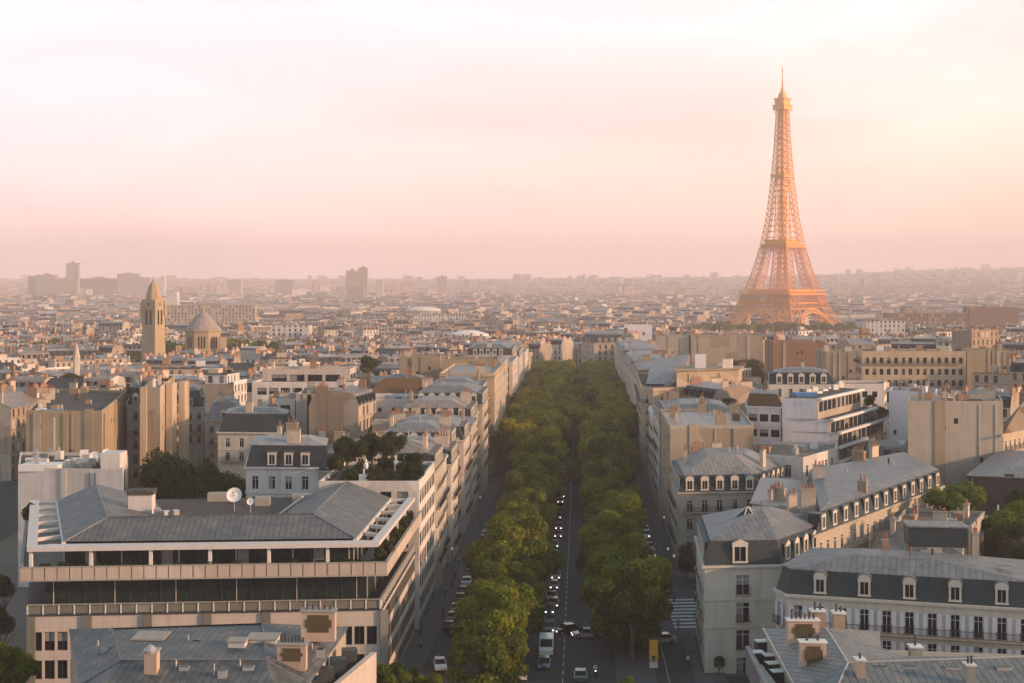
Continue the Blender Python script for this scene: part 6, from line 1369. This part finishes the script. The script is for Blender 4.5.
for k, (px, pt, Y, w) in enumerate([(347, 436, 240, 30), (372, 433, 244, 27), (393, 431, 246, 25), (412, 451, 236, 22), (336, 452, 236, 20), (362, 457, 236, 24), (386, 455, 240, 20), (405, 461, 233, 20), (350, 465, 231, 22), (375, 467, 231, 20), (395, 468, 231, 18), (417, 466, 231, 14)]):
    crown_at(['tallest dark tree at the left of the roof garden', 'dark tree second from left on the roof garden', 'roundest dark tree at the centre right of the roof garden', 'round bush at the right end of the roof garden', 'low bush at the left corner of the roof garden', 'bush under the second roof garden tree', 'bush under the round roof garden tree', 'bush just left of the right end bush on the roof garden',
              'front hedge bush at left on the roof garden edge', 'front hedge bush at middle of the roof garden edge', 'front hedge bush right of middle on the roof garden edge', 'small shrub at the right corner of the roof garden'][k], px, pt, Y, w, z0=RG, name='roof_garden_tree' if k < 3 else 'roof_garden_bush', mat='D' if k < 4 else 'S', cat='tree' if k < 3 else 'bush')
for k, (px, Y) in enumerate([(366, 232.5), (396, 236)]):
    root = thing('garden_statue', ['slim white statue at the left on the roof garden', 'slim white statue at the right on the roof garden'][k], 'statue', (xz(px, Y), Y, RG)); b = MB(); b.box((xz(px, Y), Y, RG), (.7, .7, .9), 0, 0); part('pedestal', b, [CONC], root)
    b = MB(); b.lathe((xz(px, Y), Y, RG + .9), [(.32, 0), (.24, .7), (.38, 1.4), (.34, 1.8), (.12, 2.0), (.19, 2.2), (.14, 2.45), (0, 2.5)], 8, 0); part('figure', b, [WHITE], root)
# plants along the office terrace
for k in range(11):
    t = .10 + k * .08; a = (-16.9 + 1.6 * t - .3, 187.8 + 37 * t); root = tree('terrace_bush', '%s shrub from the front on the right office terrace' % NUM[k], a[0], a[1], 13.6, CROWN_S[k % 3], None, 1.5, .72 * random.uniform(.8, 1.2), .85 * random.uniform(.8, 1.2), 'shrubs on the office terrace', 'bush')
for k, t in enumerate((.045, .10, .15, .20, .28, .335, .42, .5, .58, .66, .74, .82, .87, .90, .945, .975)):
    x, y = -60.3 + 43.7 * t, 183.9 + 3.5 * t; tree('terrace_bush', '%s small shrub from the left behind the office front parapet' % NUM[k], x, y + .6, 13.6, CROWN_S[k % 3], None, 1.1, .6, .5, 'shrubs on the office terrace', 'bush')
tree('terrace_bush', 'spiky bush at the back left corner of the grey office terrace', -71.4, 219, 15, CROWN_S[0], None, 1.4, 1.0, 1.1, None, 'bush')
# right hand garden
for k, (px, pt, Y, w, m, lab) in enumerate([(941, 487, 243, 34, 'B', 'bright rounded bush at the left of the garden on the right'), (966, 480, 250, 42, 'B', 'taller yellow-green tree beside the bright rounded bush'), (955, 492, 241, 28, 'B', 'low bush in front of the yellow-green garden tree'), (1003, 507, 240, 46, 'B', 'long green hedge bush on the garden terrace'), (1022, 500, 242, 36, 'B', 'green bush at the right edge of the garden terrace'),
                                            (1018, 488, 250, 22, 'D', 'reddish bush beside the white parasol'), (987, 516, 236, 22, 'S', 'small bush at the front of the garden terrace'), (1008, 522, 232, 40, 'D', 'dark ivy clump hanging over the green fence'), (1022, 545, 224, 34, 'D', 'dark foliage at the right edge above the blue attic')]):
    crown_at(lab, px, pt, Y, w, z0=9.0 if k > 2 else 4, name='garden_bush' if k != 1 else 'garden_tree', mat=m, cat='bush' if k != 1 else 'tree', ratio=.75)
for k, (px, pt, Y, w) in enumerate([(0, 606, 195, 26), (4, 575, 225, 20)]):
    crown_at('dark street tree in the left edge street, %s of two' % ['nearer', 'farther'][k], px, pt, Y, w, name='street_tree', mat='D', ratio=1.2)
# foliage poking into the bottom of the picture
for px, pt, Y, w, m, lab in [(4, 640, 168, 60, 'N', 'bright green tree in the bottom left corner'), (398, 660, 178, 46, 'N', 'green treetop at the bottom left of the avenue, cut by the frame'), (430, 672, 176, 34, 'N', 'smaller treetop right beside it at the bottom edge'), (626, 676, 186, 22, 'B', 'bright treetop tip at the bottom edge by the yellow panel')]:
    crown_at(lab, px, pt, Y, w, name='street_tree', mat=m)
crown_at('clipped dark ball bush in front of the white corner house', 719, 654, 199.5, 14, name='ball_bush', mat='S', cat='bush', trunk=True)
crown_at('dark tree in the mouth of the side street behind the white corner house', 686, 546, 266, 22, name='street_tree', mat='D', ratio=1.3)
crown_at('green shrub at the upper right end of the modern white terrace block', 870, 393, 372, 15, z0=20, name='terrace_bush', mat='S', cat='bush'); crown_at('green shrub on the lower right terrace of the modern white block', 882, 408, 369, 14, z0=17, name='terrace_bush', mat='S', cat='bush')
crown_at('yellow-green treetop left of the very wide tan party wall', 369, 355, 470, 20, name='courtyard_tree', mat='D'); crown_at('orange-green treetop among roofs right of the blue sheet', 133, 386, 420, 16, name='courtyard_tree', mat='D')
crown_at('tree growing on the terrace of the curved beige block', 690, 396, 402, 22, z0=13, name='terrace_bush', mat='S', cat='bush', ratio=.4); crown_at('second low shrub on the terrace of the curved beige block', 728, 397, 402, 18, z0=13, name='terrace_bush', mat='S', cat='bush', ratio=.4)
def courtyards():
    rnd = random.Random(5); n = 0; names = {}
    while n < 46:
        Y = rnd.uniform(300, 900); px = rnd.uniform(20, 1010); x = xz(px, Y)
        if 455 < px < 670 or (px > 640 and Y < 330) or px < 130 and Y < 390: continue
        if any(sat([(x - 3, Y - 3), (x + 3, Y - 3), (x + 3, Y + 3), (x - 3, Y + 3)], q, 0) for q in HEROES): continue
        lab = 'dark courtyard treetop among the %s roofs, %s' % ('nearer' if Y < 500 else 'middle' if Y < 700 else 'farther', zone(x, Y)); sc = rnd.uniform(.8, 1.3)
        tree('courtyard_tree', lab, x, Y, gz(x, Y), rnd.choice(CROWN_D), TRUNK_M[0], rnd.uniform(15, 19), sc, sc, lab); n += 1
courtyards()
# distant park masses: nobody could count these
def park(seed, pxl, pxr, Y0, Y1, hmax, n, label, lf=1.6):
    r = np.random.default_rng(seed); V = []; C = []
    for i in range(n):
        Y = r.uniform(Y0, Y1); x = xz(r.uniform(pxl, pxr), Y); h = hmax * r.uniform(.7, 1.1); R_ = r.uniform(3.5, 6); m = 260; g = gz(x, Y)
        d = r.normal(size=(m, 3)); d /= np.linalg.norm(d, axis=1)[:, None]; d[:, 2] = abs(d[:, 2]) * 1.2 - .3; p = np.array([x, Y, g + h - R_]) + d * R_ * r.uniform(.7, 1.1, (m, 1)); cv = np.full(m, r.uniform(0, .6))
        nn = d + r.normal(scale=.5, size=d.shape); nn /= np.linalg.norm(nn, axis=1)[:, None]; t = np.cross(nn, r.normal(size=d.shape)); t /= np.linalg.norm(t, axis=1)[:, None]; bt = np.cross(nn, t); s = lf * r.uniform(.6, 1.2, (m, 1))
        V.append(np.stack([p - t * s, p - bt * s, p + t * s, p + bt * s], 1).reshape(-1, 3)); C.append(cv + r.uniform(0, .4, m))
    V = np.concatenate(V); C = np.concatenate(C); N = len(C); me = bpy.data.meshes.new('trees'); me.vertices.add(4 * N); me.vertices.foreach_set('co', V.ravel()); me.loops.add(4 * N); me.loops.foreach_set('vertex_index', np.arange(4 * N, dtype=np.int32))
    me.polygons.add(N); me.polygons.foreach_set('loop_start', np.arange(0, 4 * N, 4, dtype=np.int32)); me.polygons.foreach_set('loop_total', np.full(N, 4, dtype=np.int32)); me.update(calc_edges=True)
    me.materials.append(LEAF); me.attributes.new('rnd', 'FLOAT', 'FACE').data.foreach_set('value', C.astype(np.float32)); o = link('park_trees', me); tag(o, label, 'trees', kind='stuff')
park(1, 270, 345, 900, 960, 24, 60, 'band of park trees left of centre, in the middle distance')
park(2, 690, 870, 1480, 1630, 25, 190, 'park trees round the feet of the iron tower')
park(3, 612, 700, 1400, 1500, 22, 70, 'line of park trees left of the iron tower')
park(4, 20, 90, 880, 930, 24, 45, 'belt of trees at far left in the middle distance')
park(5, 880, 1024, 1180, 1260, 26, 90, 'dark belt of trees at the right before the brown slabs')
park(6, 225, 262, 900, 940, 24, 26, 'trees right of the domed church'); park(7, 160, 185, 870, 900, 24, 14, 'trees between the bell tower and the domed church')
park(8, 330, 620, 1700, 2300, 26, 110, 'scattered distant trees in the centre of the town')
park(9, 0, 1024, 2600, 4200, 26, 170, 'scattered far trees toward the horizon', 2.5)
# ------------------------------------------------------------------ cars
def objcol(name, rough=.3):
    m, nt, b = newmat(name); oi = nt.nodes.new('ShaderNodeObjectInfo'); nt.links.new(oi.outputs['Color'], b.inputs['Base Color']); b.inputs['Roughness'].default_value = rough; b.inputs['Specular IOR Level'].default_value = .6; b.inputs['Coat Weight'].default_value = .5; return m
PAINT = objcol('car_paint'); TYRE = plain('tyre', (.02, .02, .02), rough=.9); LAMPW = plain('headlight', (.8, .8, .75), rough=.2, emis=((1, .93, .8), 3.0)); LAMPO = plain('lamp_off', (.7, .7, .7), rough=.2); LAMPR = plain('tail_light', (.45, .02, .01), rough=.3)
def car_meshes(kind):
    L, Wd, H = {'car': (4.2, 1.76, 1.46), 'van': (5.2, 2.0, 2.3), 'small': (3.7, 1.66, 1.48)}[kind]; hw = Wd / 2
    if kind == 'van': low = [(-L / 2, .35), (-L / 2, 1.0), (-L / 2 + .9, 1.25), (-L / 2 + 1.7, H), (L / 2, H), (L / 2, .35)]; win = [(-L / 2 + .92, 1.27), (-L / 2 + 1.62, 2.15), (-L / 2 + 2.6, 2.15), (-L / 2 + 2.6, 1.27)]
    else: low = [(-L / 2, .32), (-L / 2 - .02, .62), (-L / 2 + .25, .80), (-L / 2 + 1.05, .93), (L / 2 - .55 if kind == 'car' else L / 2 - .15, .95), (L / 2, .85), (L / 2, .32)]; win = None
    b = MB(); n = len(low)
    for s in (-1, 1):
        pts = [(x, s * hw, z) for x, z in low]; b.face(pts if s < 0 else pts[::-1], 0)
    for (x0, z0), (x1, z1) in zip(low, low[1:] + low[:1]): b.face([(x0, -hw, z0), (x0, hw, z0), (x1, hw, z1), (x1, -hw, z1)], 0)
    g = MB()
    if win:
        for s in (-1, 1): pts = [(x, s * (hw + .01), z) for x, z in win]; g.face(pts)
        g.face([(-L / 2 + .86, -hw + .12, 1.29), (-L / 2 + .86, hw - .12, 1.29), (-L / 2 + 1.6, hw - .12, 2.2), (-L / 2 + 1.6, -hw + .12, 2.2)])
        g.face([(L / 2 + .01, -hw + .2, 1.3), (L / 2 + .01, hw - .2, 1.3), (L / 2 + .01, hw - .2, 2.05), (L / 2 + .01, -hw + .2, 2.05)])
    else:
        xb = L / 2 - (.55 if kind == 'car' else .15); a = [(-L / 2 + 1.0, .93), (-L / 2 + 1.75, H - .05), (xb - .55, H - .05), (xb, .95)]; q = .17
        for (x0, z0), (x1, z1), y0, y1 in ((a[0], a[1], hw - .06, hw - q - .04), (a[2], a[3], hw - q - .04, hw - .06)): g.face([(x0, -y0, z0), (x0, y0, z0), (x1, y1, z1), (x1, -y1, z1)])
        for s in (-1, 1): g.face([(a[0][0], s * (hw - .06), a[0][1]), (a[3][0], s * (hw - .06), a[3][1]), (a[2][0], s * (hw - q - .04), a[2][1]), (a[1][0], s * (hw - q - .04), a[1][1])])
        rf = [(a[1][0] - .05, -(hw - q)), (a[2][0] + .05, -(hw - q)), (a[2][0] + .05, hw - q), (a[1][0] - .05, hw - q)]; b.prism(rf, H - .06, H, 0, bottom=True)
        for s in (-1, 1):
            for (x0, z0), (x1, z1) in ((a[0], a[1]), (a[2], a[3])): b.tube((x0, s * (hw - (.06 if z0 < 1 else q)), z0), (x1, s * (hw - (.06 if z1 < 1 else q)), z1), .045, n=4)
    w = MB(); w.tube((0, -.11, 0), (0, .11, 0), .32, n=12, m=0); w.tube((0, -.12, 0), (0, .12, 0), .19, n=10, m=1)
    h = MB(); h.box((0, 0, 0), (.08, .24, .14), 0, 0)
    return dict(body=b.mesh('body', [PAINT]), glass=g.mesh('window_glass', [GLASS]), wheel=w.mesh('wheel', [TYRE, METAL]), hon=h.mesh('headlight', [LAMPW]), hoff=h.mesh('headlight', [LAMPO]), tail=h.mesh('tail_light', [LAMPR]), L=L, W=Wd, z=.68 if kind != 'van' else .8)
CARS = {k: car_meshes(k) for k in ('car', 'van', 'small')}
COLS = {'black': (.012, .012, .014), 'dark grey': (.06, .065, .07), 'silver': (.42, .43, .44), 'white': (.75, .75, .74), 'dark blue': (.02, .04, .11), 'grey': (.2, .2, .21), 'dark red': (.20, .02, .02), 'teal': (.03, .12, .13)}
def car(kind, col, label, s, o, ang=0.0, lights=False, group=None, face=-1):
    """face -1: nose toward the camera"""
    M = CARS[kind]; x, y = av(s, o); z = -SL * y + .02; rz = R(90) - .046 + ang + (0 if face < 0 else math.pi)
    root = thing({'car': 'car', 'van': 'van', 'small': 'car'}[kind], label, 'van' if kind == 'van' else 'car', (x, y, z), group, rz)
    root.rotation_euler = (0, 0, rz); b = link('body', M['body'], root); b.color = (*COLS[col], 1); link('window_glass', M['glass'], root)
    for sx in (-1, 1):
        for sy in (-1, 1): link('wheel', M['wheel'], root, (sx * M['L'] * .31, sy * (M['W'] / 2 - .08), .32))
    for sy in (-1, 1):
        link('headlight', M['hon'] if lights else M['hoff'], root, (-M['L'] / 2 - .02, sy * (M['W'] / 2 - .27), M['z'] - .13)); link('tail_light', M['tail'], root, (M['L'] / 2 + .01, sy * (M['W'] / 2 - .2), M['z'] + .05))
QCOL = ['dark blue', 'silver', 'dark grey', 'black', 'dark blue', 'black', 'dark grey', 'black', 'black', 'dark grey', 'black', 'grey', 'dark grey', 'black', 'dark red', 'black', 'dark grey', 'silver', 'black', 'dark blue']
s = 204.5
for k in range(20):
    kd = 'van' if k == 1 else ('small' if k % 3 == 2 else 'car'); cl = 'white' if k == 1 else QCOL[k]
    car(kd, cl, '%s %s, %s from the bottom in the avenue queue' % (cl, 'van' if kd == 'van' else 'car', NUM[k]), s + (1 if k == 1 else 0), -2.4 + random.uniform(-.55, .45), lights=(k not in (0, 1, 4, 7, 11, 16)), group='cars queueing on the avenue')
    s += random.choice([5.4, 5.8, 6.3, 7.5, 9.5]) * (1.0 if k < 9 else 1.7)
car('car', 'silver', 'silver car turning across the junction beside the queue', 222.5, 3.2, R(-82), True); car('car', 'black', 'black car just behind the turning silver one, half in the queue', 225.5, .3, R(-60), True)
car('car', 'teal', 'pale roofed car leaving the bottom of the picture right of the lane dashes', 198, 2.4, 0, False, face=1)
car('small', 'white', 'white car near the bottom, left of the queue under the trees', 198.5, -5.6, 0, False, face=1)
car('car', 'silver', 'silver car half hidden under the big right hand tree', 219, 14.5, R(-75), False); car('small', 'white', 'small white car parked at the bottom left under the left trees', 203.5, -17, R(10), False)
pk = ['black', 'dark grey', 'silver', 'dark blue', 'black', 'white', 'grey', 'black', 'dark red', 'silver', 'dark grey', 'black', 'white', 'grey', 'black', 'dark blue', 'silver', 'black']
s = 228
for k in range(14):
    car('car' if k % 2 else 'small', pk[k], '%s car, %s from the bottom parked along the left side lane' % (pk[k], NUM[k]), s, -17.9, 0, False, 'cars parked along the left side lane', 1); s += random.uniform(5.4, 8.5)
s = 283
for k in range(15):
    car('car' if k % 2 else 'small', pk[::-1][k], '%s car, %s from the near end parked along the right side lane' % (pk[::-1][k], NUM[k]), s, 16.5, 0, k in (1, 4, 5), 'cars parked along the right side lane', -1); s += random.uniform(6, 10)

# ------------------------------------------------------------------ lamps, advertising panel, people
def lamp(label, x, y, h=6.5):
    z = -SL * y; root = thing('street_lamp', label, 'street lamp', (x, y, z), 'street lamps'); b = MB(); b.lathe((x, y, z), [(.2, 0), (.14, .8), (.07, 1.0), (.055, h)], 8, 0); part('post', b, [DARKM], root)
    b = MB(); b.lathe((x, y, z + h), [(.08, 0), (.17, .12), (.2, .28), (.14, .44), (0, .5)], 10, 0); part('globe', b, [plain('lamp_globe', (.8, .8, .76), rough=.3, emis=((1, .95, .85), .15))], root, True)
for lab, px, Y, h in (('street lamp with a white globe beside the zebra crossing', 674, 249, 7.5), ('street lamp left of the crossing lamp, by the side street', 668, 262, 6.5), ('street lamp farther up the right hand pavement', 664, 300, 6.5), ('tall street lamp in the left side lane', 452, 262, 6.5), ('street lamp farther up the left side lane', 480, 330, 6.5), ('street lamp in the middle of the trees, on the avenue', 572, 520, 8)):
    lamp(lab, xz(px, Y), Y, h)
def ad_panel():
    Y = 203; x = xz(653.5, Y); z = -SL * Y; root = thing('advertising_panel', 'tall yellow and white advertising panel standing on the right hand pavement', 'advertising panel', (x, Y, z)); b = MB()
    b.box((x, Y, z), (1.35, .35, 4.4), 0, 0); b.box((x, Y - .01, z + 4.4), (1.5, .5, .12), 0, 0); part('frame', b, [DARKM], root); b = MB(); b.box((x, Y - .19, z + 1.3), (1.15, .04, 2.95), 0, 0); part('poster', b, [plain('poster_yellow', (.62, .33, .03), rough=.5, nscale=.9, amt=.35)], root)
    b = MB(); b.box((x, Y - .19, z + .35), (1.15, .04, .85), 0, 0); b.box((x, Y - .215, z + 1.45), (.5, .02, .6), 0, 1); part('panel_foot', b, [plain('poster_white', (.55, .58, .6), rough=.5), DARKM], root)
ad_panel()
def person(label, x, y, z, rz, shirt, legs, skin=(.42, .26, .19), sit=False, h=1.74, stride=.22):
    me = bpy.data.meshes.new('person'); s = h / 1.74
    if sit: J = [(0, 0, .95), (0, 0, 1.2), (0, -.10, 1.45), (0, -.12, 1.56), (0, -.13, 1.66), (.11, 0, .92), (.15, -.42, .85), (.16, -.40, .45), (-.11, 0, .92), (-.15, -.42, .85), (-.16, -.40, .45), (.20, -.10, 1.42), (.26, -.25, 1.18), (.22, -.48, 1.15), (-.20, -.10, 1.42), (-.26, -.25, 1.18), (-.22, -.48, 1.15), (.16, -.52, .40), (-.16, -.52, .40), (0, -.13, 1.76)]
    else: J = [(0, 0, .93), (0, 0, 1.18), (0, 0, 1.42), (0, 0, 1.52), (0, -.01, 1.60), (.10, 0, .90), (.10, -stride, .50), (.10, -stride * .9, .07), (-.10, 0, .90), (-.10, stride * .4, .50), (-.10, stride * 1.1, .09), (.19, 0, 1.40), (.23, stride * .4, 1.12), (.22, stride * .1, .88), (-.19, 0, 1.40), (-.23, -stride * .3, 1.12), (-.22, -stride * .8, .90), (.10, -stride * .9 - .17, .04), (-.10, stride * 1.1 - .16, .05), (0, -.01, 1.70)]
    E = [(0, 1), (1, 2), (2, 3), (3, 4), (4, 19), (0, 5), (5, 6), (6, 7), (0, 8), (8, 9), (9, 10), (2, 11), (11, 12), (12, 13), (2, 14), (14, 15), (15, 16), (7, 17), (10, 18)]
    rr = [.15, .13, .15, .055, .095, .09, .065, .045, .09, .065, .045, .06, .042, .032, .06, .042, .032, .035, .035, .08]
    me.from_pydata([tuple(c * s for c in p) for p in J], E, []); root = thing('person', label, 'person', (x, y, z), None, rz); o = link('body', me, root)
    sk = o.modifiers.new('skin', 'SKIN'); 
    for v, r_ in zip(me.skin_vertices[0].data if me.skin_vertices else [], rr): v.radius = (r_ * s, r_ * s)
    if not me.skin_vertices:
        lay = me.attributes.new('skin', 'FLOAT', 'POINT')
    for v, r_ in zip(me.skin_vertices[0].data if me.skin_vertices else [], rr): v.radius = (r_ * s, r_ * s)
    o.modifiers.new('sub', 'SUBSURF').levels = 1; o.modifiers['sub'].render_levels = 1
    m, nt, b = newmat('clothes_' + label[:12].replace(' ', '_')); sp = nt.nodes.new('ShaderNodeSeparateXYZ'); nt.links.new(nt.nodes.new('ShaderNodeTexCoord').outputs['Object'], sp.inputs[0])
    c = rampn(nt, [(0, (.03, .025, .02)), (.05 * s, legs), ((.95 if not sit else .98) * s / 2, shirt), (1.50 * s / 2, skin), (1.67 * s / 2, (.05, .035, .025))], mth(nt, 'DIVIDE', sp.outputs[2], 2.0), 'CONSTANT'); nt.links.new(c, b.inputs['Base Color']); b.inputs['Roughness'].default_value = .85; me.materials.append(m); return root
zg_ = lambda y: -SL * y
person('person in a white top walking across the square by the white corner house', xz(688, 205), 205, zg_(205) + .02, .6, (.7, .7, .72), (.04, .05, .08))
person('person in dark clothes walking on the left hand pavement', xz(455, 268), 268, zg_(268) + .14, 3.0, (.02, .02, .025), (.03, .03, .04))
person('person in a red top walking up the left pavement near the cars', xz(443, 236), 236, zg_(236) + .14, .2, (.18, .03, .03), (.03, .03, .04))
person('person in grey standing near the zebra crossing', xz(662, 232), 232, zg_(232) + .02, 1.2, (.25, .25, .26), (.05, .05, .06))
for k, (s_, o_, a_, c1, c2, lab) in enumerate([(214, -20.8, 2.9, (.30, .28, .25), (.04, .04, .05), 'person in a beige coat on the left pavement below the office block'), (222, -21.6, .3, (.05, .07, .12), (.02, .02, .03), 'person in dark blue close to the office block wall'),
        (251, -20.6, 3.1, (.02, .02, .02), (.05, .05, .06), 'person in black on the left pavement beyond the roof garden block'), (283, -21, .1, (.45, .44, .42), (.06, .06, .09), 'person in a pale shirt far up the left pavement'), (212, 12.5, 1.4, (.10, .02, .03), (.03, .03, .03), 'person in dark red under the big right hand tree'),
        (228, 17.5, 2.4, (.3, .3, .32), (.04, .04, .08), 'person in grey crossing toward the zebra crossing'), (246, 21.5, .9, (.03, .03, .03), (.05, .04, .03), 'person in black at the mouth of the side street'), (205, -17.5, 2.2, (.5, .5, .48), (.03, .04, .08), 'person in white between the parked cars at lower left')]):
    x_, y_ = av(s_, o_); person(lab, x_, y_, zg_(y_) + (.14 if o_ < -19.4 or 9 < o_ < 12.6 else .02), a_, c1, c2)
def scooter(label, s, o, col, rider):
    x, y = av(s, o); z = zg_(y) + .02; root = thing('motor_scooter', label, 'scooter', (x, y, z)); b = MB()
    b.box((x, y + .25, z + .45), (.34, .85, .32), 0, 0); b.box((x, y - .1, z + .30), (.3, .5, .10), 0, 0, bottom=True); b.box((x, y - .48, z + .35), (.38, .12, .62), 0, 0); part('body', b, [plain('scooter_paint_' + col, COLS[col], rough=.3)], root)
    for dy in (-.62, .55): b = MB(); b.tube((x - .06, y + dy, z + .25), (x + .06, y + dy, z + .25), .25, n=12); part('wheel', b, [TYRE], root)
    b = MB(); b.tube((x - .33, y - .5, z + 1.02), (x + .33, y - .5, z + 1.02), .025); b.tube((x, y - .5, z + 1.02), (x, y - .62, z + .3), .035); part('handlebar', b, [DARKM], root); b = MB(); b.box((x, y - .56, z + .85), (.16, .06, .13), 0, 0); part('headlight', b, [LAMPW], root)
    b = MB(); b.box((x, y + .25, z + .77), (.3, .7, .09), 0, 0); part('saddle', b, [TYRE], root); person(rider, x, y + .18, z - .02, 0, (.55, .5, .5), (.03, .03, .04), sit=True)
scooter('dark scooter riding toward us at the bottom of the avenue, right of the dashes', 199.5, 4.4, 'black', 'rider in a pale jacket sitting on the dark scooter')
scooter('scooter with its lamp lit on the right side lane, far up', 291, 14.3, 'dark grey', 'rider on the scooter in the right side lane')
# parasol on the garden terrace
x, y = xz(998, 246), 246; root = thing('parasol', 'closed white parasol on the garden terrace under the flat grey roof', 'parasol', (x, y, 9.5)); b = MB(); b.tube((x, y, 9.5), (x, y, 13.4), .05); part('pole', b, [DARKM], root)
b = MB(); b.lathe((x, y, 10.4), [(.36, 0), (.30, .5), (.26, 1.6), (.12, 2.6), (.0, 3.0)], 10); part('canopy', b, [WHITE], root)
b = MB(); b.lathe((xz(984, 243), 243, 10.15), [(0, 0), (1.6, 0), (1.6, .06), (0, .06)], 16); b.lathe((xz(984, 243), 243, 9.5), [(.08, 0), (.08, .66)], 6); root = thing('garden_table', 'round pale table on the garden terrace left of the parasol', 'table', (xz(984, 243), 243, 9.5)); part('tabletop', b, [WHITE], root)
# TV aerials on the nearer roofs
for k, (px, Y, z0, h) in enumerate([(108, 352, 23, 5.5), (560, 600, 20, 3), (152, 300, 20, 4), (708, 330, 20, 4), (760, 345, 24, 3), (476, 330, 19, 4), (930, 310, 24, 3), (668, 300, 16, 3)]):
    x = xz(px, Y); root = thing('aerial', '%s thin television aerial counted from the left, on a rooftop' % NUM[[1, 4, 2, 6, 7, 3, 8, 5][k] - 1], 'aerial', (x, Y, z0)); b = MB(); b.tube((x, Y, z0), (x, Y, z0 + h), .06, n=5); part('mast', b, [DARKM], root); b = MB()
    for q in range(4): b.tube((x - .7, Y, z0 + h - .25 * q), (x + .7, Y, z0 + h - .25 * q), .03, n=4)
    part('crossbars', b, [DARKM], root)

# ------------------------------------------------------------------ haze
def haze():
    b = MB(); x0, x1, y0, y1, z0, z1 = -15000, 15000, -600, 12600, -60, 330
    b.prism([(x0, y0), (x1, y0), (x1, y1), (x0, y1)], z0, z1, 0, bottom=True); o = link('haze', b.mesh('haze', [])); tag(o, 'pale warm evening haze filling the air over the town', 'haze', kind='stuff')
    m = bpy.data.materials.new('haze_air'); m.use_nodes = True; nt = m.node_tree; nt.nodes.clear(); out = nt.nodes.new('ShaderNodeOutputMaterial'); v = nt.nodes.new('ShaderNodeVolumePrincipled')
    v.inputs['Color'].default_value = (1.0, .885, .91, 1); v.inputs['Density'].default_value = HAZE_DENSITY; v.inputs['Anisotropy'].default_value = 0.0
    nt.links.new(v.outputs[0], out.inputs['Volume']); o.data.materials.clear(); o.data.materials.append(m)
haze()
